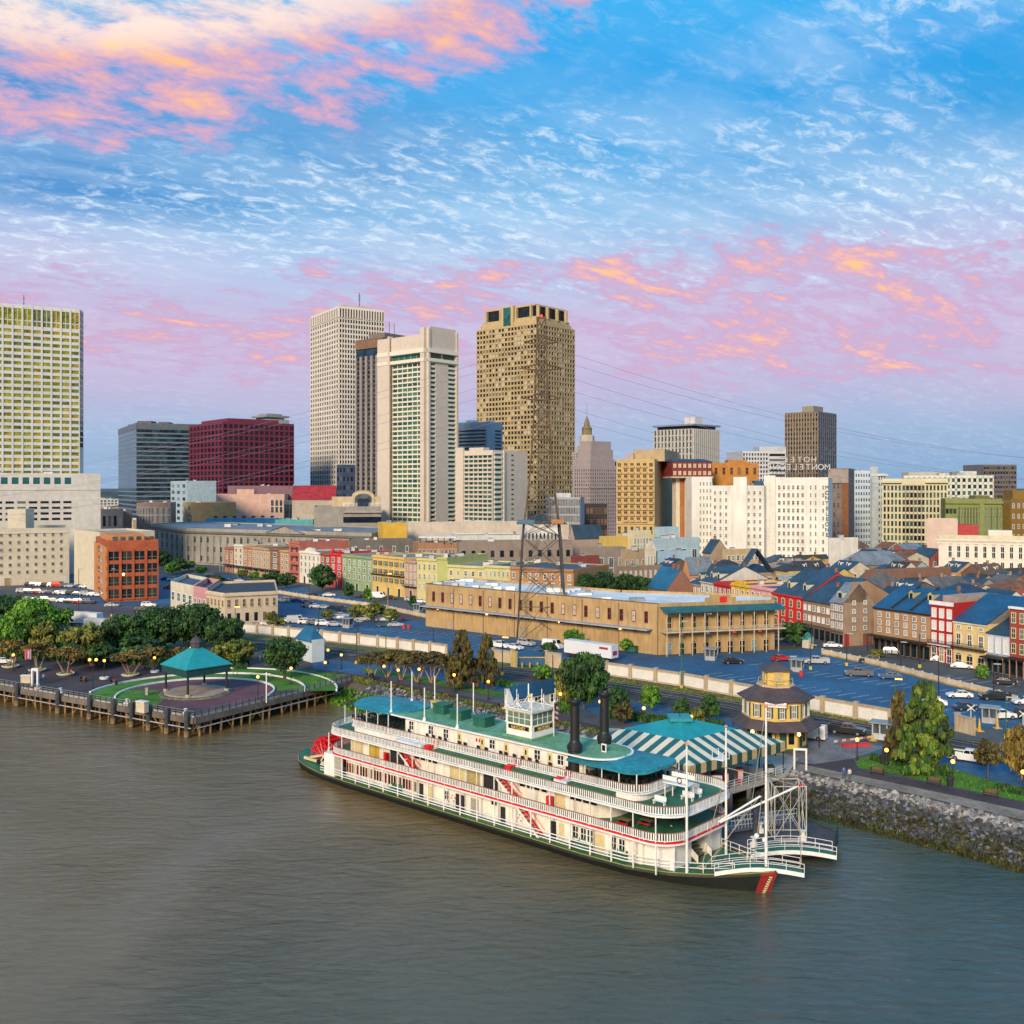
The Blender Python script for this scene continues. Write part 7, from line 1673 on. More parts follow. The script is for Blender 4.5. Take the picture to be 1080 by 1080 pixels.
for (xa, Ya, xb, Yb, z_) in ((752,112,846,111.6,2.15),(790,117.5,880,117,2.1)):
    a = wl_(xa,Ya,z_); c = wl_(xb,Yb,z_); d = (c-a).normalized(); q = Vector((-d.y,d.x,0))*.95; m = MB(); N_ = 10; L = (c-a).length
    P = [a + d*L*i/N_ + Vector((0,0,.55*math.sin(math.pi*i/N_))) for i in range(N_+1)]
    st = []
    for p0_, p1_ in zip(P,P[1:]):
        m.add([tuple(p0_-q),tuple(p1_-q),tuple(p1_+q),tuple(p0_+q)], [(0,1,2,3)], bgr); m.add([tuple(v+Vector((0,0,-.12))) for v in (p0_-q,p1_-q,p1_+q,p0_+q)], [(3,2,1,0)], dark)
    so_ = m.build('landing_stage', bt)
    for s in (-1,1):
        m = MB()
        for i in range(N_):
            lo_ = lambda k: P[k]+q*s-Vector((0,0,.15+.5*math.sin(math.pi*k/N_)*0+.25)); m.add([tuple(P[i]+q*s+Vector((0,0,.05))),tuple(P[i+1]+q*s+Vector((0,0,.05))),tuple(lo_(i+1)),tuple(lo_(i))]+[tuple(v+q*s*.08) for v in (P[i]+q*s+Vector((0,0,.05)),P[i+1]+q*s+Vector((0,0,.05)),lo_(i+1),lo_(i))], [(0,1,2,3),(7,6,5,4),(0,1,5,4)], bwh)
        m.build('side_beam', so_)
    m = MB()
    for s in (-1,1):
        for i in range(N_+1):
            if i % 2 == 0: m.tube(tuple(P[i]+q*s),tuple(P[i]+q*s+Vector((0,0,1))),.035,bwh,4)
        for h_ in (.5,1): [m.tube(tuple(P[i]+q*s+Vector((0,0,h_))),tuple(P[i+1]+q*s+Vector((0,0,h_))),.035,bwh,4) for i in range(N_)]
    m.build('stage_railing', so_)
# benches and tables on the open forward decks, ropes and fenders
for k, (x_, y_) in enumerate([(24.5,-4.6),(26.5,-3),(25,0),(27.5,1.5),(26,4)]):
    m = MB(); m.box(-.8,-.4,.7,.8,.4,.76,mat((.25,.16,.08),.6)); [m.box(a-.05,-.35,0,a+.05,.35,.7,dark) for a in (-.6,.6)]; m.box(-.8,-.8,.4,.8,-.55,.46,bred); m.box(-.8,.55,.4,.8,.8,.46,bred); [m.box(a-.04,b-.04,0,a+.04,b+.04,.4,dark) for a in (-.6,.6) for b in (-.68,.68)]; m.build('picnic_table', bt, (x_,y_,z1d+.03))
for k, (x_, y_) in enumerate([(28.5,-3.5),(30,0),(28.5,3.5),(29.8,2)]):
    m = MB(); m.box(-.8,-.25,.4,.8,.25,.46,bwh); m.box(-.8,.2,.46,.8,.25,.95,bwh); [m.box(a-.04,-.2,0,a+.04,.2,.4,bwh) for a in (-.7,.7)]; m.build('deck_bench', bt, (x_,y_,z2d+.03))
m = MB(); m.box(-1.6,-1.0,0,1.6,1.0,.12,bwh); [m.box(a-.05,b-.05,-1.9,a+.05,b+.05,0,bwh) for a in (-1.4,1.4) for b in (-.8,.8)]; [m.box(-1.6,b-.04,.4,1.6,b+.04,.9,bwh) for b in (-.95,.95)]; m.build('bridge_wing', bt, (29.2,-.5,z2d+1.95))
m = MB()
for i in range(12):
    a0, a1 = 2*math.pi*i/12, 2*math.pi*(i+1)/12; m.tube((.3*math.cos(a0),-1.06,.65+.3*math.sin(a0)),(.3*math.cos(a1),-1.06,.65+.3*math.sin(a1)),.06,bdk,4)
m.build('wheel_emblem', bt, (29.9,-.5,z2d+1.95))
for x_ in (-20,-8,4,16): m = MB(); m.tube((0,0,-.1),(0,0,.9),.28,dark,8); m.build('hull_fender', bt, (x_,7.35,.2))
for x_ in (35.5,37): m = MB(); m.lathe([(.25,0),(.2,.5),(.32,.6),(.01,.65)], dark, 8); m.build('capstan', bt, (x_,0,sheer(x_)))
m = MB(); [m.tube((33.5+.5*math.cos(i*.7),-2.6+.5*math.sin(i*.7),1.5+i*.01),(33.5+.5*math.cos(i*.7+.7),-2.6+.5*math.sin(i*.7+.7),1.51+i*.01),.06,mat((.5,.42,.28),.9),4) for i in range(18)]; m.build('rope_coil', bt)
# ================================================================ TREES AND PLANTS
def leafm(c, nm): return mat(c, .75, .45, .6, 4, name=nm)
LV = {'dark': [leafm((0.017,0.065,0.017),'leaf'), leafm((0.032,0.109,0.017),'leaf'), leafm((0.065,0.160,0.022),'leaf')],
      'green': [leafm((0.036,0.145,0.012),'leaf'), leafm((0.102,0.290,0.014),'leaf'), leafm((0.203,0.406,0.029),'leaf')],
      'olive': [leafm((0.087,0.131,0.017),'leaf'), leafm((0.174,0.203,0.022),'leaf'), leafm((0.290,0.275,0.043),'leaf')],
      'rust': [leafm((.060,.050,.012),'leaf'), leafm((.125,.095,.018),'leaf'), leafm((.17,.15,.025),'leaf')],
      'gold': [leafm((.12,.085,.016),'leaf'), leafm((.24,.165,.028),'leaf'), leafm((.34,.24,.05),'leaf')],
      'pine': [leafm((0.029,0.080,0.012),'leaf'), leafm((0.087,0.174,0.014),'leaf'), leafm((0.203,0.275,0.029),'leaf')]}
LV['weed'] = [leafm((.020,.030,.010),'leaf'), leafm((.045,.062,.014),'leaf'), leafm((.08,.085,.02),'leaf')]
barkm = mat((.09,.065,.045), .9, .3, 1, 6, bump=.3); barkl = mat((.38,.25,.15), .85, .3, 1, 6)
def crown_mesh(kind, pal, nclump, nleaf, leaf, seed, env):
    """env(rnd) -> clump centre and radius, in a crown of unit radius 1 and height 1 (z 0..1)"""
    r = random.Random(seed); mb = MB(); ms = LV[pal]
    for c in range(nclump):
        cx, cy, cz, cr, cv = env(r); m0 = r.random()
        base = 2 if m0 > .72 else (1 if m0 > .3 else 0)
        for _ in range(nleaf):
            u = Vector((r.gauss(0,1), r.gauss(0,1), r.gauss(0,1))).normalized(); rad = cr * (r.random() ** .35)
            p = Vector((cx,cy,cz)) + Vector((u.x*rad, u.y*rad, u.z*rad*cv))
            n_ = (u + Vector((r.uniform(-.8,.8), r.uniform(-.8,.8), r.uniform(-.3,1)))).normalized()
            a = n_.orthogonal().normalized(); b_ = n_.cross(a); t_ = r.random()*6.28
            a, b_ = a*math.cos(t_)+b_*math.sin(t_), b_*math.cos(t_)-a*math.sin(t_)
            s = leaf*r.uniform(.6,1.3); k = min(2, max(0, base + (1 if r.random() > .85 else 0) - (1 if r.random() > .8 else 0)))
            mb.add([tuple(p-a*s-b_*s*.3), tuple(p+b_*s*.7-a*s*.2), tuple(p+a*s+b_*s*.2), tuple(p-b_*s*.6+a*s*.1)], [(0,1,2,3)], ms[k])
    return mb.mesh('crown')
def env_round(flat=.5, low=.0):
    def f(r):
        while True:
            x_, y_, z_ = r.uniform(-1,1), r.uniform(-1,1), r.uniform(low,1)
            q = x_*x_+y_*y_+((z_-flat)/(1-flat if z_ > flat else flat+.001))**2
            if .25 < q < .85: return x_*.85, y_*.85, z_*.9, r.uniform(.16,.30), r.uniform(.35,.55)
    return f
def env_cone(r):
    z_ = r.random()**1.1*.92; w = (1-z_)**.7*.95+.05; a = r.random()*6.28; q = w*r.uniform(.3,1.12)
    return q*math.cos(a)*.85, q*math.sin(a)*.85, z_+.03, r.uniform(.09,.22)*(1.1-z_*.6), .34
def env_umb(r):
    a = r.random()*6.28; q = math.sqrt(r.random())*.85
    return q*math.cos(a), q*math.sin(a), .35+.45*(1-q*q)+r.uniform(-.15,.1), r.uniform(.15,.26), .5
TREES = {}
def treeproto(key):
    if key in TREES: return TREES[key]
    kind, pal, v, big = key
    n_, l_, s_ = (130, 90, .045) if big else (60, 45, .075)
    env = {'round': env_round(.45,.02), 'cone': env_cone, 'umb': env_umb}[kind]
    cm = crown_mesh(kind, pal, n_, l_, s_, v*17+len(pal), env)
    m = MB(); r = random.Random(v); bk_ = barkl if pal == 'gold' or kind == 'umb' else barkm
    if kind == 'umb':
        for k in range(4):
            a = 1.57*k+r.random(); m.tube((.04*math.cos(a),.04*math.sin(a),-.95),(.45*math.cos(a),.45*math.sin(a),.35),.045,bk_,5,r2=.02)
            m.tube((.3*math.cos(a),.3*math.sin(a),-.05),(.65*math.cos(a+.6),.65*math.sin(a+.6),.45),.022,bk_,4,r2=.01)
    elif kind == 'cone':
        m.tube((0,0,-.25),(0,0,.85),.045,bk_,7,r2=.01)
        for k in range(10): a = k*2.4; z_ = .08*k; m.tube((0,0,z_),(.6*(1-z_)*math.cos(a),.6*(1-z_)*math.sin(a),z_+.08),.014,bk_,4,r2=.005)
    else:
        m.tube((0,0,-.5),(0,0,.3),.075,bk_,7,r2=.05)
        for k in range(6): a = k*1.05+r.random(); m.tube((0,0,.0+.05*k),(.6*math.cos(a),.6*math.sin(a),.5+.05*k),.035,bk_,5,r2=.01)
    TREES[key] = (cm, m.mesh('trunk')); return TREES[key]
def tree(px, py, wpx, topy, kind, pal, lab, big=False, trunk=.25, group=None, nm=None, zb=GZ, v=None):
    """px,py: foot in the photo; wpx crown width; topy crown top"""
    g = G(px, py, zb); sc_ = g[1]/F; w = wpx*sc_/2; h = (py-topy)*sc_; cm, tm = treeproto((kind, pal, v or rnd.randint(1,3 if not big else 2), big))
    nm = nm or {'round':'broadleaf_tree','cone':'conifer','umb':'crape_myrtle'}[kind]
    t = thing(nm, lab, 'tree', (g[0], g[1], zb), rnd.random()*6.28, group)
    ht = h*trunk; hc = h-ht
    c = link('crown', cm, t, (0,0,ht*.85)); c.scale = (w, w, hc*1.05)
    d = {'umb': .95, 'cone': .25, 'round': .5}[kind]
    k = link('trunk', tm, t, (0,0,ht*.85))
    s_ = ht*.9/ (d*1.0); k.scale = (w if kind == 'umb' else max(w*.8, .5), w if kind == 'umb' else max(w*.8,.5), s_ if kind != 'round' else max(s_, hc*.6)); 
    if kind != 'umb' and kind != 'cone': k.scale = (w*.8, w*.8, max(ht*2, hc*.7))
    if kind == 'cone': k.scale = (w, w, hc)
    return t
GP = 'trees in the riverside park'
for a in [(8,668,50,625,'round','dark','dark oak crown cut by the left edge of the photo, behind the bright green one',1),(36,678,60,628,'round','green','bright green broad tree second from the left in the park',1),(20,690,48,640,'round','green','bright green tree with a low crown near the left edge',1),
   (45,690,44,652,'round','olive','round golden-olive tree left of the yellow-green bush in the park',0),(88,700,58,655,'round','olive','wide yellow-green bushy tree between the bright green trees and dark oaks',0),
   (132,690,60,643,'round','dark','first dark oak of the big clump, left end',1),(168,686,66,637,'round','dark','dark oak in the middle of the big clump with a bright top',1),(206,684,70,634,'round','dark','largest dark oak of the clump behind the gazebo roof',1),(238,690,48,648,'round','dark','dark oak at the right end of the big clump',1),(150,698,60,668,'round','dark','low dark oak in front of the big clump',0),(110,704,40,676,'round','dark','small dark bush-like tree left of the striped planters',0),(60,665,40,638,'round','green','mid green tree behind the golden-olive one',0),
   (250,702,44,672,'round','olive','low yellow-green tree right of the gazebo roof',0),(228,704,34,678,'round','olive','low olive tree just behind the gazebo',0)]:
    tree(a[0],a[1],a[2],a[3],a[4],a[5],a[6],big=bool(a[7]),group=GP,trunk=.15)
for k, (px, py, w, top) in enumerate([(12,704,36,672),(40,708,36,673),(70,712,40,680),(138,713,44,684),(162,706,34,680),(188,703,30,681),(98,702,36,682)]):
    g = G(px, py)
    tree(px, py, w, top, 'umb', 'gold', 'orange-brown crape myrtle, %s from left on the plaza' % ORD[[0,1,2,4,5,6,3][k]], trunk=.42, group='crape myrtles on the plaza')
    if k < 4:
        t = thing('planter_bowl', 'white planter bowl under the crape myrtle %s from left' % ORD[[0,1,2,4][k]], 'planter', (g[0], g[1]-.4, GZ), 0, 'white planter bowls on the plaza'); s = g[1]/200
        m = MB(); m.lathe([(1.2,0),(1.7,.3),(1.85,.55),(1.7,.6),(1.6,.45),(.01,.45)], fr_w, 20); m.build('bowl', t); m = MB()
        r = random.Random(k)
        for _ in range(70): a = r.random()*6.28; q = math.sqrt(r.random())*1.5; x_, y_ = q*math.cos(a), q*math.sin(a); m.add([(x_-.15,y_,.45),(x_+.15,y_+.05,.5),(x_+.05,y_+.1,.8)],[(0,1,2)],LV['olive'][r.randint(0,2)])
        tag(m.build('planting', t), kind='stuff')
tree(300,716,52,668,'round','dark','round dark green tree with a pale trunk on the pier lawn',big=True,trunk=.28)
for k, (px, py, w, top) in enumerate([(392,716,34,686),(408,714,40,684),(423,717,44,683),(440,719,44,684),(456,720,44,685),(474,722,36,688),(500,724,34,693)]):
    tree(px, py, w, top, 'umb', 'rust', 'dark rusty crape myrtle, %s from left in the row beyond the pier' % ORD[k], trunk=.45, group='crape myrtle row beyond the pier')
tree(487,727,40,664,'cone','rust','tall rusty brown cypress in front of the warehouse',big=True,trunk=.12); tree(513,728,30,669,'cone','rust','slimmer greenish cypress right of the tall rusty one',trunk=.12)
tree(616,748,60,681,'round','dark','big round dark green tree between pilothouse and warehouse',big=True,trunk=.18)
tree(598,748,34,690,'round','olive','olive tree leaning against the big round dark tree',trunk=.2); tree(651,758,30,722,'round','dark','small dark tree right of the big round one',trunk=.2); tree(657,764,26,738,'round','rust','small brownish bush tree behind the smokestacks',trunk=.2)
tree(686,752,25,720,'round','green','small round tree above the striped canopy, leftmost of three',trunk=.25); tree(719,762,22,734,'round','dark','small dark tree above the striped canopy, middle of three',trunk=.2); tree(749,762,24,731,'round','dark','small tree above the striped canopy, rightmost of three',trunk=.2); tree(736,765,20,745,'round','olive','low olive bush between two small trees above the canopy',trunk=.1)
tree(605,684,26,660,'round','green','thin light green tree left of the long trailer',trunk=.3); tree(572,716,24,700,'round','green','green bush by the blue flood gate',trunk=.05); tree(579,690,20,676,'round','dark','small dark bush at the foot of the pylon',trunk=.05); tree(660,688,16,672,'round','green','small green tree by the white booth',trunk=.3)
tree(838,682,37,653,'round','dark','round dark street tree at the right corner of the warehouse',trunk=.2)
tree(975,815,72,719,'cone','pine','big green pine on the right lawn',big=True,trunk=.07,v=1); tree(948,802,34,728,'cone','rust','rusty cypress left of the big green pine',big=True,trunk=.06,v=2)
tree(1042,824,32,776,'round','rust','small brownish round tree right of the big pine',trunk=.42); tree(1078,822,44,762,'round','gold','golden rust tree cut by the right edge',trunk=.12)
tree(968,690,24,673,'round','green','small green street tree before the long tan brick house',trunk=.2); tree(1036,716,16,700,'round','green','small green shrub tree below the pale yellow house',trunk=.1); tree(925,693,18,684,'round','olive','low olive shrubs by the street at the brick house corner',trunk=.05)
for k, (px, py, w, top, pal) in enumerate([(376,655,22,636,'olive'),(394,656,28,632,'olive'),(412,658,20,640,'olive'),(345,654,16,642,'olive'),(292,664,22,650,'olive'),(286,656,16,644,'olive')]):
    tree(px, py, w, top, 'round', pal, 'small yellow-green car park tree, %s from left' % ORD[[3,4,5,2,1,0][k]], trunk=.25, group='yellow-green trees in the car park')
for k, (px, py, w, top, pal) in enumerate([(172,600,22,578,'dark'),(190,604,22,586,'dark'),(182,606,20,592,'green'),(199,602,16,590,'green'),(212,606,16,596,'green'),(226,622,30,604,'olive'),(255,610,16,600,'olive'),(268,612,14,602,'green'),(285,618,28,602,'dark'),(302,620,24,603,'dark'),(340,624,32,594,'dark'),(368,632,14,614,'dark'),(388,636,12,618,'green'),(435,642,10,626,'dark'),(120,630,14,618,'dark'),(126,632,10,622,'green')]):
    tree(px, py, w, top, 'round', pal, '%s street tree before the old row, %s from left' % ({'dark':'dark','green':'green','olive':'yellow-green'}[pal], ORD[[2,4,3,5,6,7,8,9,10,11,12,13,14,15,0,1][k]]), trunk=.2, group='street trees on the left')
for k, (px, w, top) in enumerate([(616,34,602),(636,34,600),(657,36,601),(676,30,604)]):
    Y_ = 338+k*2; g = W(px, Y_); tree(px, HY+43740/Y_, w, top, 'round', 'dark', 'dark tree behind the white warehouse roof, %s from left' % ORD[k], big=True, trunk=.2, group='dark trees behind the warehouse')
for k in range(14):
    px = rnd.uniform(640,1060); Y_ = rnd.uniform(330,470); g = W(px,Y_)
    if free(g[0], g[1], 7): tree(px, HY+43740/Y_, rnd.uniform(9,15), HY+43740/Y_-rnd.uniform(20,30), 'round', rnd.choice(['dark','green']), 'small courtyard tree among the old roofs, %s planted' % ORD[k], group='courtyard trees', nm='courtyard_tree')
cts = sorted([o for o in bpy.data.objects if o.name.startswith('courtyard_tree')], key=lambda o: o.location.x/o.location.y)
for k, o in enumerate(cts): o['label'] = 'small courtyard tree among the old roofs, %s from left' % ORD[k]
# hedges, ground plants, bank weeds (nobody could count them)
def tufts(name, pts, n_, hmin, hmax, pal, lab, zf=lambda t: GZ, wd_=.25, cat='plants'):
    m = MB(); P = [Vector(G(*q)) if len(q) == 2 else Vector(q[:2]) for q in pts]; tri = [(P[0],P[i],P[i+1]) for i in range(1,len(P)-1)]
    ar = [abs((b-a).cross(c-a)) for a,b,c in tri]
    for _ in range(n_):
        a,b,c = rnd.choices(tri, ar)[0]; u, v_ = rnd.random(), rnd.random()
        if u+v_ > 1: u, v_ = 1-u, 1-v_
        q = a+(b-a)*u+(c-a)*v_; h_ = rnd.uniform(hmin,hmax); t_ = rnd.random()*3.14; w = wd_*rnd.uniform(.5,1.2); z_ = zf(q)
        m.add([(q.x-w*math.cos(t_),q.y-w*math.sin(t_),z_-.05),(q.x+w*math.cos(t_),q.y+w*math.sin(t_),z_-.05),(q.x+rnd.uniform(-.2,.2),q.y+rnd.uniform(-.2,.2),z_+h_)],[(0,1,2)],LV[pal][rnd.randint(0,2)])
    return tag(m.build(name), lab, cat, kind='stuff')
tufts('lawn_grass', [(903,801),(905,809),(1080,845),(1200,872),(1200,862),(1080,835),(1010,813),(935,796)], 9000, .06, .16, 'green', 'short grass of the right lawn', wd_=.09, cat='grass')
tufts('lawn_grass', [(262,715),(330,721),(366,712),(310,707),(268,707)], 5000, .06, .2, 'green', 'short grass of the pier lawn', wd_=.12, cat='grass')
tufts('verge_grass', [(640,714),(720,726),(835,746),(940,764),(938,768),(835,752),(720,732),(640,719)], 5000, .1, .35, 'olive', 'rough grass along the flood wall', wd_=.12, cat='grass')
tufts('hedge', [(536,735),(600,752),(602,746),(540,731)], 3500, .5, 1.3, 'green', 'low green hedge in front of the navy-roofed ticket house', wd_=.3)
tufts('hedge', [(918,802),(965,812),(966,808),(920,799)], 2200, .4, .9, 'dark', 'low dark hedge under the big pine', wd_=.3)
tufts('hedge', [(1050,833),(1090,842),(1090,838),(1052,830)], 1200, .4, .9, 'dark', 'low dark hedge by the right edge of the lawn', wd_=.3)
tufts('shrubs', [(500,716),(540,726),(600,742),(602,736),(540,722),(502,712)], 1500, .3, 1.0, 'green', 'loose shrubs behind the promenade lawn', wd_=.25)
tufts('shrubs', [(640,758),(700,764),(760,770),(762,764),(700,758),(642,752)], 2600, .4, 1.2, 'dark', 'dark shrubs between promenade and service road', wd_=.3)
tufts('park_undergrowth', [(-30,690),(60,698),(160,702),(260,706),(262,698),(160,690),(0,680)], 7000, .5, 1.6, 'dark', 'dark undergrowth beneath the park oaks', wd_=.4)
def along(top, i0, i1, s0, s1, n_, hmin, hmax, pal, name, lab):
    m = MB()
    for i in range(i0, i1):
        a = Vector(top[i]); b = Vector(top[i+1]); L = (b-a).length; d = (b-a)/L; q = Vector((d.y,-d.x))
        for _ in range(int(n_*L)):
            t_ = rnd.random()*L; s = s0+(s1-s0)*rnd.random(); c = a+d*t_+q*s; z_ = GZ - s/9*4.7 + .25
            if rnd.random() < .25+.5*math.sin(t_*.5+i)*math.sin(s*1.3): continue
            h_ = rnd.uniform(hmin,hmax); w = rnd.uniform(.12,.35); f = rnd.random()*3.14
            m.add([(c.x-w*math.cos(f),c.y-w*math.sin(f),z_),(c.x+w*math.cos(f),c.y+w*math.sin(f),z_),(c.x+rnd.uniform(-.3,.3),c.y+rnd.uniform(-.3,.3),z_+h_)],[(0,1,2)],LV[pal][rnd.choice((0,0,1,1,2))])
    return tag(m.build(name), lab, 'plants', kind='stuff')
along(shore, 10, 14, 3.4, 8.6, 330, .25, .7, 'weed', 'bank_weeds', 'dark green weeds along the waterline of the right bank')
along(shore, 10, 14, 4.0, 8.4, 90, .2, .6, 'rust', 'bank_weeds', 'brown dry weeds along the waterline of the right bank')
along(shore, 4, 7, 3.0, 8.0, 130, .25, .8, 'green', 'bank_weeds', 'bright green weeds at the foot of the bank by the pier')
along(shore, 4, 10, -.6, .8, 60, .1, .45, 'olive', 'bank_weeds', 'yellowish grass fringe above the grey stone bank')
# ================================================================ VEHICLES
tyre = mat((.012,.012,.013), .85, 0); rimm = mat((.45,.46,.48), .35, 0, metal=.7); cglass = mat((.01,.014,.018), .08, 0, spec=.6)
def paint(c): return mat(c, .3, .06, .5, 3, coat=.6)
HL = mat((.75,.75,.7), .2, 0); TL = mat((.35,.01,.01), .3, 0)
PROF = {'sedan': (4.6, 1.78, [(-2.3,.55),(-2.25,.95),(-1.5,1.02),(1.15,1.0),(2.15,.82),(2.3,.55)], [(-1.75,1.0),(-1.05,1.42),(.25,1.45),(1.15,.98)]),
        'suv': (4.8, 1.9, [(-2.4,.6),(-2.4,1.1),(1.1,1.15),(2.25,1.0),(2.4,.62)], [(-2.3,1.1),(-2.05,1.72),(.35,1.76),(1.2,1.13)]),
        'pickup': (5.7, 1.95, [(-2.85,.65),(-2.85,1.15),(1.6,1.18),(2.7,1.08),(2.85,.65)], [(-.75,1.15),(-.5,1.78),(.8,1.8),(1.65,1.16)]),
        'van': (5.6, 2.0, [(-2.8,.55),(-2.8,1.3),(2.0,1.3),(2.65,1.1),(2.8,.55)], [(-2.78,1.3),(-2.7,2.35),(1.5,2.4),(2.2,1.28)])}
def car_body(kind):
    L, Wd, lo, hi = PROF[kind]; P = MAT_SLOT; mb = MB(); w = Wd/2
    def loft(prof, w0, w1, m, zb=None):
        n_ = len(prof); zs = [p[1] for p in prof]; z0_, z1_ = min(zs), max(zs); f = lambda z_: w0+(w1-w0)*((z_-z0_)/(z1_-z0_+1e-6))
        vs = [(x_,-f(z_),z_) for x_,z_ in prof]+[(x_,f(z_),z_) for x_,z_ in prof]
        mb.add(vs, [tuple(range(n_)), tuple(range(n_,2*n_))[::-1]] + [((i+1)%n_, i, n_+i, n_+(i+1)%n_) for i in range(n_)], m)
    x0_, x1_ = lo[0][0], lo[-1][0]
    loft([(x0_,.32)]+lo+[(x1_,.32)], w*.97, w*.92, P)
    c = hi; loft(c, w*.88, w*.70, P)
    if kind == 'pickup': mb.box(-2.7,-w*.78,1.17,-.85,w*.78,1.2,dark); [mb.box(-2.8,s*w*.80-.06,1.15,-.8,s*w*.80+.06,1.38,P) for s in (-1,1)]; mb.box(-2.86,-w*.8,1.1,-2.76,w*.8,1.38,P)
    return mb
MAT_SLOT = bpy.data.materials.new('car_paint_slot')
def car_glass(kind):
    L, Wd, lo, hi = PROF[kind]; w = Wd/2; mb = MB(); z0_, z1_ = hi[0][1], hi[1][1]
    f = lambda z_: w*.88+(w*.70-w*.88)*((z_-min(hi[0][1],hi[-1][1]))/(hi[2][1]-min(hi[0][1],hi[-1][1]))) + .012
    a, b, c, d = [Vector((p[0], p[1])) for p in hi]
    def pt(u, v_): lo_ = a.lerp(d,u); up = b.lerp(c,u); return lo_.lerp(up,v_)
    segs = [(.06,.48),(.52,.94)] if kind != 'van' else [(.74,.95)]
    for s in (-1,1):
        for u0, u1 in segs:
            q = [pt(u0,.18),pt(u1,.18),pt(u1,.86),pt(u0,.86)]; mb.add([(p.x,s*f(p.y),p.y) for p in q], [(0,1,2,3) if s < 0 else (3,2,1,0)], cglass)
    for (p, q, s) in ((d,c,1),(a,b,-1)):
        if kind == 'van' and s < 0: continue
        lo_ = p.lerp(q,.12); up = p.lerp(q,.9); n_ = .015*s
        mb.add([(lo_.x+n_,-w*.78,lo_.y+.01),(lo_.x+n_,w*.78,lo_.y+.01),(up.x+n_,w*.64,up.y+.01),(up.x+n_,-w*.64,up.y+.01)], [(0,1,2,3)], cglass)
    return mb
CARM = {}
def carproto(k):
    if k not in CARM:
        wt_ = MB(); wt_.tube((0,-.11,0),(0,.11,0),.34 if k in ('sedan',) else .38,tyre,14); rm_ = MB(); rm_.tube((0,-.125,0),(0,.125,0),.20,rimm,8)
        CARM[k] = dict(body=car_body(k).mesh('body'), glass=car_glass(k).mesh('windows'), tyre=wt_.mesh('tyre'), rim=rm_.mesh('rim'))
        m = MB(); m.box(-.05,-.18,-.08,.05,.18,.08,HL); CARM[k]['hl'] = m.mesh('headlight'); m = MB(); m.box(-.05,-.16,-.1,.05,.16,.1,TL); CARM[k]['tl'] = m.mesh('tail_light')
    return CARM[k]
CARN = []
def car(px, py, kind, col, hdg, lab, group='vehicles on the lots and streets', zb=GZ, xy=None, detail=True):
    g = xy or G(px, py); C_ = carproto(kind); L, Wd = PROF[kind][:2]
    t = thing({'sedan':'parked_car','suv':'parked_suv','pickup':'pickup_truck','van':'van'}[kind], lab, {'sedan':'car','suv':'car','pickup':'pickup truck','van':'van'}[kind], (g[0], g[1], zb+.02), R(hdg), group)
    b_ = link('body', C_['body'], t); sl = b_.material_slots[0]; sl.link = 'OBJECT'; sl.material = paint(col)
    link('windows', C_['glass'], t)
    for x_ in (-L*.31, L*.32):
        for s in (-1,1):
            w = link('wheel', C_['tyre'], t, (x_, s*(Wd/2-.1), .35))
            if detail: link('rim', C_['rim'], w)
    if detail:
        for s in (-1,1): link('headlight', C_['hl'], t, (L/2-.03, s*Wd*.34, .75 if kind == 'sedan' else .88)); link('tail_light', C_['tl'], t, (-L/2+.01, s*Wd*.36, .85 if kind == 'sedan' else 1.0))
    return t
Wc, Sv, Bk, Bl, Rd, Gy = (.78,.78,.78), (.42,.44,.46), (.012,.013,.016), (.02,.05,.14), (.50,.02,.02), (.12,.13,.14)
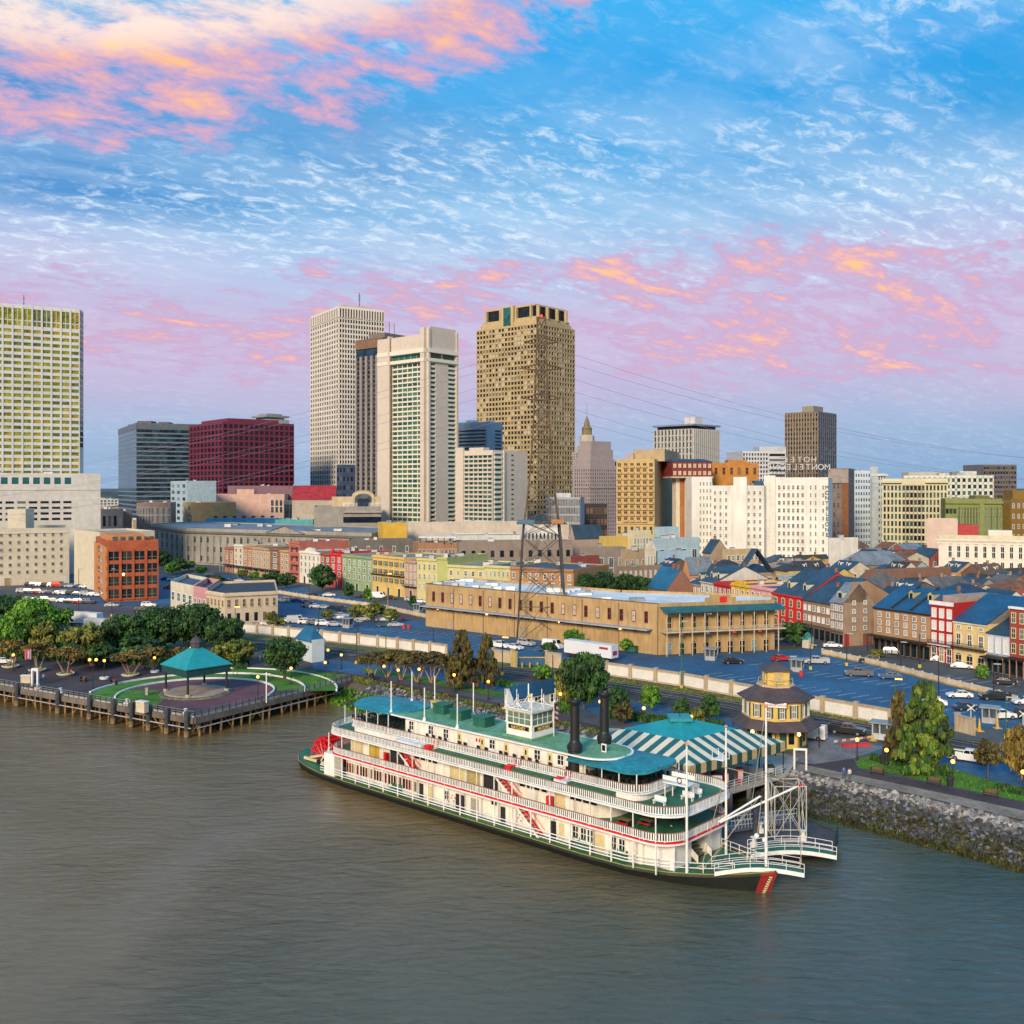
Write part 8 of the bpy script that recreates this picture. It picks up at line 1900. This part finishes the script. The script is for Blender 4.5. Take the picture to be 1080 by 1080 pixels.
for a in [(853,781-2,'van',Wc,150,'white van parked right of the octagonal yellow station'),(893,774,'pickup',Bk,-28,'black pickup truck on the service road near the gate booth'),
 (1022,813-10,'pickup',Wc,-35,'white pickup truck on the service road behind the small brown tree'),
 (861,700,'pickup',Sv,175,'silver pickup truck on the blue lot near the guard hut'),(917,699,'suv',Bk,165,'black tall off-road vehicle next to the street barrier'),
 (906,713,'pickup',Gy,170,'grey open pickup in the middle of the blue lot'),(939,716,'sedan',(.03,.10,.20),165,'dark blue sedan right of the grey open pickup'),
 (773,700,'sedan',Bk,5,'black low car in front of the warehouse gallery'),(824,697,'sedan',Rd,10,'dark red car at the top of the blue lot'),
 (1012,736,'sedan',Wc,175,'white hatchback in the middle of the blue lot at right'),(1050,738,'pickup',Bk,172,'black pickup right of the white hatchback'),(1019,749,'sedan',(.02,.05,.09),5,'dark teal sedan behind the tip of the big pine'),
 (1056,758,'suv',Wc,5,'white car beside the grey gate booth'),(1082,743,'sedan',Wc,175,'white car cut by the right edge of the lot'),(1085,757,'suv',(.02,.04,.03),5,'dark green car by the right edge'),(985,744,'sedan',Wc,160,'white car half hidden behind the pine top'),
 (942,691-1,'suv',Sv,-20,'silver estate car on the street below the long tan brick house'),(992,698,'sedan',Wc,-20,'white sedan on the street below the crimson house'),(1014,705,'sedan',Wc,-20,'white sedan with red tail light below the pale yellow house'),
 (878,683,'sedan',Wc,-10,'white car at the street corner by the brick gable wall'),(830,674,'suv',Wc,-20,'pale car under the round street tree'),(822,676,'sedan',Sv,-20,'silver car under the warehouse corner'),(1060,722,'sedan',Bk,-20,'black car on the street at the right edge'),
 (299,641-6,'suv',Sv,170,'silver car right of the cream low hall'),(279,665-2,'suv',Wc,0,'white car by the near end of the flood wall'),(355,653,'sedan',Wc,0,'white car left of the yellow-green trees'),(382,655,'suv',Sv,10,'silver car under the yellow-green trees'),(405,655,'pickup',Wc,10,'white pickup right of the yellow-green trees'),(405,661,'sedan',(.03,.08,.14),5,'dark blue car below the white pickup'),(417,661,'sedan',Sv,5,'silver car at the right end of the car park row'),(360,651,'sedan',Sv,5,'small silver car beside the white one under the trees'),
 (387,630,'sedan',Rd,-15,'bright red car before the sage green house'),(400,631,'van',Wc,-15,'white van before the golden yellow house'),(412,632,'sedan',Bk,-15,'black car before the golden yellow house'),(434,634,'suv',Sv,-15,'silver car before the pinkish brown house'),(443,636,'sedan',Wc,-15,'white car at the end of the old row'),(347,629,'sedan',Wc,5,'white car before the bright red house'),(330,630,'suv',Bk,5,'black car under the dark tree before the white house'),
 (648,681,'sedan',Sv,-40,'silver car between the long trailer and warehouse wall'),(555,681,'suv',Sv,-40,'pale car at the foot of the pylon'),(543,685,'sedan',Wc,-40,'white car left of the pylon foot'),(575,687,'sedan',(.05,.12,.2),-40,'blue car beside the pylon leg'),(527,683,'pickup',Wc,-40,'white pickup left of the pylon'),(583,684,'van',Wc,-40,'white van beside the pylon leg'),
 (157,640,'suv',Wc,5,'white car before the orange brick building'),(150,646,'suv',Bk,5,'black car on the street below the orange brick building'),(118,640,'sedan',Sv,5,'silver car left below the orange brick building'),(72,648,'sedan',Wc,0,'white car on the street behind the bright green trees'),(78,657,'sedan',Wc,0,'second white car on the street behind the bright green trees'),(90,651,'pickup',Bk,0,'black pickup on the street beside the oaks'),(4,700,'sedan',Wc,10,'white car at the left edge of the plaza')]:
    car(*a)
cnames = {'white':Wc,'silver':Sv,'black':Bk,'dark blue':Bl,'red':Rd,'grey':Gy}
rows_ = [('in the back row of the far left lot',28,110,618,621,13,5),('in the second row of the far left lot',22,108,625,629,12,5),('near the dark trees of the far lot',172,235,612,616,9,5),('in the near row beyond the low halls',174,232,620,624,8,60),('before the old brick row',200,300,609,618,12,-20),('in the third row of the far left lot',26,98,633,637,8,0),('right of the dark oaks on the street',300,330,632,638,3,-10),('in the upper bay row of the left car park',322,372,640,645,6,5),('in the lower bay row of the left car park',300,356,656,661,6,5)]
for nm_, x0_, x1_, y0_, y1_, n_, hd in rows_:
    for k in range(n_):
        px = x0_+(x1_-x0_)*(k+.5)/n_+rnd.uniform(-1.5,1.5); py = y0_+(y1_-y0_)*(k+.5)/n_
        g_ = G(px, py)
        cn_ = rnd.choice(['white','silver','black','white','dark blue','grey','red'])
        car(px, py, rnd.choice(['sedan','suv','sedan','van' if rnd.random() < .2 else 'suv']), cnames[cn_], hd+rnd.uniform(-4,4), '%s car %s, %s from left' % (cn_, nm_, ORD[k]), detail=False)
# red skip, dumpsters, booths, signs
def gen(px, py, name, lab, cat, parts, rz=0, grp=None, xy=None, zb=GZ):
    g = xy or G(px, py); t = thing(name, lab, cat, (g[0], g[1], zb), R(rz), grp)
    for nm_, fn in parts: m = MB(); fn(m); m.build(nm_, t)
    return t
gen(504,666,'skip','long red rubbish skip against the warehouse wall','skip',[('container',lambda m:(m.box(-5,-1.2,.2,5,1.2,1.9,mat((.45,.02,.03),.6)),[m.box(-5+k,-1.3,.2,-4.85+k,-1.2,1.9,mat((.35,.02,.02),.6)) for k in range(11)])),('lid',lambda m:m.box(-5,-1.25,1.9,5,1.25,2.0,dark))],-40)
gen(667,688,'dumpster','green dumpster beside the white booth','dumpster',[('container',lambda m:m.box(-1.3,-.8,.2,1.3,.8,1.5,mat((.02,.12,.07),.6))),('lid',lambda m:m.box(-1.35,-.85,1.5,1.35,.85,1.6,dark))],-40)
def booth(px, py, lab, c=(.35,.36,.36), nm='guard_hut'):
    mm = mat(c,.6)
    gen(px, py, nm, lab, 'booth', [('walls',lambda m:(m.box(-1.2,-1,0,1.2,1,1.0,mm),[m.box(a-.1,b-.1,1,a+.1,b+.1,2.6,mm) for a in (-1.1,0,1.1) for b in (-.9,.9)])),('glazing',lambda m:m.box(-1.1,-.9,1.0,1.1,.9,2.5,glass((.10,.14,.16)))),('roof',lambda m:m.box(-1.6,-1.4,2.6,1.6,1.4,2.8,mat((.30,.32,.34),.6)))], -30)
booth(750,696,'grey guard hut before the warehouse gallery'); booth(367,662,'grey guard hut in the left car park'); booth(441,646,'small grey hut by the warehouse left corner'); booth(841,708,'grey guard hut behind the octagonal station'); booth(1044,762,'grey gate booth near the right edge'); booth(929,779,'glass gate booth left of the rusty cypress',(.5,.52,.52))
b = small('green_roof_kiosk', 'small kiosk with a teal pyramid roof at the warehouse corner', corner(846,853,858,Yg(853,684),50), 2.6, (.55,.52,.45), teal, 1.0, hip=.3) ; b.end()
yel = mat((.70,.40,.03),.6); redm = mat((.65,.03,.03),.6); orm = mat((.75,.16,.02),.6)
def drum(px, py, lab, c=redm, nm='barrel', h=1.0): gen(px, py, nm, lab, 'barrel', [('barrel_body',lambda m:m.lathe([(.42,0),(.42,h)],c,10)),('lid',lambda m:m.lathe([(.45,h),(.45,h+.08),(.01,h+.1)],c,10))])
for a in [(924,779,'red barrel beside the glass gate booth'),(845,713,'red barrel beside the hut behind the octagonal station'),(426,663,'orange barrel at the end of the left car park row'),(431,663,'second orange barrel right of the first in the left car park'),(425,654,'tall red barrel in the left car park')]: drum(*a)
gen(898,787,'road_barrier','striped red and white road barrier lying open in front of the gate booth','barrier',[('board',lambda m:[m.add([(-3+k*.7,-.05,.7+.05*k),(-2.3+k*.7,-.05,.75+.05*k),(-2.3+k*.7,-.05,1.1+.05*k),(-3+k*.7,-.05,1.05+.05*k)],[(0,1,2,3),(3,2,1,0)],orm if k%2 else fr_w) for k in range(9)]),('base',lambda m:(m.box(-1.5,-.5,0,3,.5,.4,redm)))],10)
for k, (px, py) in enumerate([(1028,769),(1033,771),(1052,768),(920,781)]):
    gen(px, py, 'warning_cone', 'yellow warning cone, %s from left near the gate' % ORD[[1,2,3,0][k]], 'cone', [('cone_body',lambda m:m.lathe([(.55,0),(.5,.1),(.28,.15),(.06,2.2 if py != 781 else 1.2)],yel,8)),('base',lambda m:m.box(-.6,-.6,0,.6,.6,.06,yel))], 0, 'yellow cones by the gates')
for px, py in ((1024,768),(1079,775)):
    gen(px, py, 'crossing_sign', 'white railway crossing sign ' + ('left of the gate booth' if px == 1024 else 'at the right edge'), 'sign', [('post',lambda m:m.tube((0,0,0),(0,0,3.6),.06,fr_w,6)),('crossbuck',lambda m:(m.tube((-.6,-.08,2.9),(.6,-.08,3.9),.09,fr_w,4),m.tube((.6,-.1,2.9),(-.6,-.1,3.9),.09,fr_w,4)))], -10)
gen(839+5,812,'white_archway','white open rectangular arch frame at the promenade edge','frame',[('post',lambda m:m.box(-.95,-.1,0,-.7,.1,2.8,fr_w)),('post',lambda m:m.box(.7,-.1,0,.95,.1,2.8,fr_w)),('lintel',lambda m:m.box(-.95,-.12,2.8,.95,.12,3.1,fr_w))],-10)
gen(1002,832-3,'litter_bin','black litter bin on the right promenade','bin',[('bin_body',lambda m:m.lathe([(.4,0),(.45,1.0)],dark,10)),('lid',lambda m:m.lathe([(.5,1.0),(.3,1.3),(.01,1.35)],dark,10))])
gen(932,806,'litter_bin','black litter bin beside the small white sign on the right lawn','bin',[('bin_body',lambda m:m.lathe([(.45,0),(.5,1.3)],dark,10)),('lid',lambda m:m.lathe([(.55,1.3),(.01,1.6)],dark,10))])
gen(392,718,'litter_bin','dark litter bin at the pier root','bin',[('bin_body',lambda m:m.lathe([(.5,0),(.55,1.4)],dark,10)),('lid',lambda m:m.lathe([(.6,1.4),(.01,1.7)],dark,10))])
# red-white banner, white portal and counters on the pier
gen(32,712,'banner_pole','red, white and blue banner on a pole on the pier','banner',[('pole',lambda m:m.tube((0,0,0),(0,0,6.5),.08,black,6)),('banner_cloth',lambda m:(m.box(-1.1,-.03,3.4,0,.03,5.6,mat((.5,.03,.05),.8)),m.box(-.55,-.05,3.6,-.2,-.03,5.2,mat((.4,.5,.7),.8)),m.box(-1.15,-.02,3.35,-1.1,.02,5.6,fr_w),m.box(-.02,-.04,3.4,.14,.04,5.6,fr_w)))])
gen(37,723,'ticket_portal','tall white open portal frame at the pier railing','frame',[('upright',lambda m:m.box(-.7,-.3,0,-.4,.3,3.1,fr_w)),('upright',lambda m:m.box(.4,-.3,0,.7,.3,3.1,fr_w)),('header',lambda m:m.box(-.7,-.3,3.1,.7,.3,3.5,fr_w))])
gen(28,720,'counter','cream counter left of the white portal on the pier','counter',[('counter_body',lambda m:m.box(-1,-.5,0,1,.5,1.5,mat((.6,.52,.38),.8))),('top',lambda m:m.box(-1.1,-.6,1.5,1.1,.6,1.6,fr_w))])
gen(150,751,'counter','cream counter at the pier railing in front of the lawn','counter',[('counter_body',lambda m:m.box(-1.1,-.5,0,1.1,.5,1.9,mat((.6,.52,.38),.8))),('top',lambda m:m.box(-1.2,-.6,1.9,1.2,.6,2.0,fr_w))],-30)
gen(155,733,'lawn_pillar','short grey pillar on the small lawn left of the gazebo','pillar',[('shaft',lambda m:m.box(-.25,-.25,0,.25,.25,1.3,conc)),('cap',lambda m:m.box(-.32,-.32,1.3,.32,.32,1.4,conc))])
# ================================================================ LAMPS
glow = mat('ffa646', emit=3.2, var=0); lpole = mat((.02,.025,.025), .6, 0); gpole = mat((.02,.14,.08), .6, 0)
def lamp(px, py, topy, lab, twin=False, nm='street_lamp', grp='lit globe lamps on the promenade', lit=True, foot=False):
    g = G(px, py); h = (py-topy)*g[1]/F
    t = thing(nm, lab, 'street lamp', (g[0], g[1], GZ), 0, grp); r = .30
    m = MB(); m.lathe([(.22,0),(.2,.5),(.09,.7),(.07,h-.3)], lpole, 8)
    if twin: m.tube((-.7,0,h-.45),(.7,0,h-.45),.05,lpole,5)
    m.build('pole', t)
    for s in ((-1,1) if twin else (0,)):
        m = MB(); m.ball((0,0,0), r, glow if lit else mat((.7,.68,.6),.3,0), 10); m.build('globe', t, (s*.65,0,h-.15))
    if foot: m = MB(); m.lathe([(.9,0),(1.0,.4),(.01,.45)], fr_w, 12); m.build('planter_foot', t)
lp = [(14,708,690,0),(32,707,686,1),(98,727,695,1),(110,716,696,0),(163,709,693,0),(201,702,683,0),(153,706,686,0),(247,699,682,0),(261,700,684,0),(265,696,681,0),(272,738,713,0),(307,722,704,0),(343,715,698,0),(346,700,685,0),(360,706,690,0),(387,712,696,0),(405,719,702,0),(420,719,706,0),(442,722,705,0),(479,730,711,0),(515,738,718,0),(551,744,724,0),(591,752,731,0),(633,762,739,0),(679,766,746,0),(729,772,755,0),(935,808,790,0),(904,802,779,0),(1005,823,802,0),(1079,836,813,0)]
lp.sort()
for k, (px, py, ty, tw) in enumerate(lp):
    lamp(px, py, ty, ('twin-globe lit lamp' if tw else 'single-globe lit lamp') + ' on the riverside, %s from left' % (ORD[k] if k < 24 else ORD[len(lp)-1-k] + ' last'), bool(tw), foot=px in (110,163))
for i, o in enumerate([o for o in bpy.data.objects if o.name.startswith('street_lamp') and 'last' in o.get('label','')]):
    o['label'] = o['label'].replace('from left','').replace('first last','last').replace('last ','')+' counted from the right' if False else o['label'].replace(' last from left', ' from right')
def tall(px, py, topy, lab, c=lpole, lit=False, heads=1, grp='tall light poles on the lots'):
    g = G(px, py); h = (py-topy)*g[1]/F; t = thing('light_pole', lab, 'light pole', (g[0], g[1], GZ), R(-20), grp)
    m = MB(); m.tube((0,0,0),(0,0,h),.13,c,6,r2=.08); m.build('pole', t); m = MB(); m.box(-.3,-.3,0,.3,.3,.7,mat((.6,.42,.05),.7)); m.build('base', t)
    for s in ((1,) if heads == 1 else (-1,1)): m = MB(); m.box(0,-.15,h-.1,s*1.3,.15,h+.08,glow if lit else mat((.4,.4,.38),.6)); m.build('lamp_head', t)
for a in [(118,650,600,'tall pole left of the orange brick building'),(83,648,600,'tall pole behind the park trees at far left'),(326,636,600,'tall pale pole in the left car park',lpole),(409,655,605,'tall lit lamp pole beside the yellow-green trees',mat((.5,.28,.05),.7),True),(378,676,655,'short pole at the left car park huts'),(336,684,640,'dark pole by the flood wall left part'),(376,700,655,'tall dark pole right of the park shed',lpole),(407,690,650,'green pole behind the myrtle row',gpole),(457,684,661,'grey pole above the flood wall'),(530,712,672,'tall globe pole between the cypresses and the pylon',lpole,True),(583,730,690,'dark pole left of the big round tree'),(673,686,654,'tall lit lamp pole beside the white booth',lpole,True),(659,684,655,'double-headed pole right of the long trailer',lpole,False,2),(719,726,655,'very tall green pole on the flood wall by the gallery',gpole),(745,690,647,'tall pole in front of the gallery'),(833,726,692,'green pole beside the octagonal station cupola',gpole),(855,706,680,'pole with yellow foot in the blue lot'),(944,738,716,'green globe pole above the rusty cypress',gpole,True),(990,738,686,'tall dark pole behind the pine tip',lpole),(1061,779,735,'green pole by the right gate',gpole),(950,706,677,'tall street lamp pole before the long tan brick house',lpole),(970,704,668,'second street lamp pole before the long tan brick house',lpole),(1048,735,700,'street pole with a sign by the small shrub tree',lpole),(893,702,668,'street pole by the brick corner building',lpole),(856,684,655,'thin pole beside the round street tree',lpole),(248,676,640,'pole with lit lamp by the cream low hall',lpole,True)]:
    tall(*a)
for k, (px, py, ty) in enumerate([(281,741,709),(737,826,792)]):
    g = G(px, py); h = (py-ty)*g[1]/F; gen(px, py, 'white_pole', ['white signal pole on the pier lawn edge','pale blue-white pole at the front of the boarding wharf'][k], 'pole', [('shaft',lambda m:m.tube((0,0,0),(0,0,h),.12,fr_w,6)),('cross_bar',lambda m:m.tube((-.8,0,h-.3),(.8,0,h-.3),.08,fr_w,5))])
for k, (px, py) in enumerate([(583,748),(672,742)]): pass
# ================================================================ PEOPLE
def person(px, py, lab, top, legs, rz=0, xy=None, zb=GZ, s=1.0, pose=0):
    g = xy or G(px, py); t = thing('person', lab, 'person', (g[0], g[1], zb), R(rz)); skin = mat((.42,.24,.16),.6,0); hr = mat((.03,.02,.015),.8,0)
    me = bpy.data.meshes.new('body'); st = .16 if pose else .05
    V = [(0,0,.95),(0,0,1.15),(0,0,1.38),(0,0,1.50),(0,.01,1.60),(0,.01,1.70),(.19,0,1.40),(.24,.03*(1+pose),1.14),(.25,.10+.1*pose,.90),(-.19,0,1.40),(-.24,.03,1.14),(-.25,.04-.1*pose,.90),(.10,0,.90),(.11,st,.50),(.11,st*.6-.05*pose,.08),(.11,st*.6+.16,.04),(-.10,0,.90),(-.11,-st*.3,.50),(-.11,-st*1.3,.08),(-.11,-st*1.3+.16,.04)]
    E_ = [(0,1),(1,2),(2,3),(3,4),(4,5),(2,6),(6,7),(7,8),(2,9),(9,10),(10,11),(0,12),(12,13),(13,14),(14,15),(0,16),(16,17),(17,18),(18,19)]
    me.from_pydata(V, E_, []); b_ = link('body', me, t); b_.modifiers.new('s','SKIN'); rad = [.13,.13,.15,.06,.085,.085,.07,.05,.04,.07,.05,.04,.09,.065,.05,.045,.09,.065,.05,.045]
    for v, r in zip(me.skin_vertices[0].data, rad): v.radius = (r, r*.8)
    me.skin_vertices[0].data[0].use_root = True
    b_.modifiers.new('u','SUBSURF').levels = 1
    dg = bpy.context.evaluated_depsgraph_get(); me2 = bpy.data.meshes.new_from_object(b_.evaluated_get(dg)); bpy.data.objects.remove(b_)
    me2.materials.clear(); [me2.materials.append(m) for m in (skin, mat(top,.8,0), mat(legs,.8,0), dark)]
    for p in me2.polygons: z_ = p.center.z; x_ = abs(p.center.x); p.material_index = 3 if z_ < .10 else 2 if z_ < .94 and x_ < .2 else 1 if (z_ < 1.46 and not (z_ < 1.0 and x_ > .2)) else 0
    link('body', me2, t); m = MB(); m.ball((0,-.02,1.70),.11,hr,8); m.build('hair', t); t.scale = (s,s,s); return t
pl_ = [(75,714,'person in red walking alone on the dark plaza',(.5,.04,.04),(.05,.05,.08)),(175,716,'person in a green top strolling behind the small lawn',(.1,.3,.1),(.1,.1,.14)),(246,712,'person in orange beside the gazebo lawn ring',(.6,.25,.05),(.06,.06,.1)),(890,822,'person in a blue jacket on the right promenade',(.05,.12,.4),(.05,.05,.06)),(896,823,'person in a pale top beside the one in a blue jacket',(.6,.58,.5),(.1,.08,.06)),(46,719,'person in a light blue top standing by the pier railing',(.3,.5,.75),(.05,.06,.1)),(137,746,'person in a yellow-tan top by the pier railing in front of the lawn',(.6,.4,.15),(.3,.05,.05)),(143,746,'person in black clothes beside the one in yellow-tan',(.02,.02,.02),(.02,.02,.02)),(274,698,'person in white walking behind the gazebo lawn',(.75,.75,.75),(.6,.6,.6)),(27,717,'person in black standing under the red banner',(.02,.02,.02),(.02,.02,.02)),(356,711,'person in dark clothes at the pier root',(.04,.05,.08),(.03,.03,.04)),(1062,770,'person in dark clothes by the right gate',(.03,.04,.08),(.05,.05,.07)),(778,790,'person in white under the striped canopy edge',(.7,.7,.7),(.1,.1,.2)),(872,672,'person in red on the street corner',(.5,.03,.03),(.03,.03,.05)),(1000,703,'person in dark clothes on the pavement below the crimson house',(.05,.05,.06),(.1,.1,.12))]
for k, (px, py, lab, c1_, c2_) in enumerate(pl_): person(px, py, lab, c1_, c2_, rz=k*47, pose=k % 2)
# buoy-like lantern on the wharf corner
print('objects', len(bpy.data.objects))
def bench(px, py, rz, lab, xy=None):
    gen(px, py, 'park_bench', lab, 'bench', [('seat',lambda m:[m.box(-.9,-.25+.17*k,.42,.9,-.12+.17*k,.47,mat((.16,.09,.05),.8)) for k in range(3)]),('backrest',lambda m:[m.box(-.9,.27,.55+.16*k,.9,.31,.67+.16*k,mat((.16,.09,.05),.8)) for k in range(3)]),('leg',lambda m:m.box(-.85,-.25,0,-.78,.3,.95,dark)),('leg',lambda m:m.box(.78,-.25,0,.85,.3,.95,dark))], rz, 'park benches along the river')
for k, (px, py) in enumerate([(30,715),(88,719),(120,722),(415,727),(470,737),(530,748),(925,817),(985,828),(1045,841)]):
    bench(px, py, -32, 'dark slatted bench by the water, %s from left' % ORD[k])
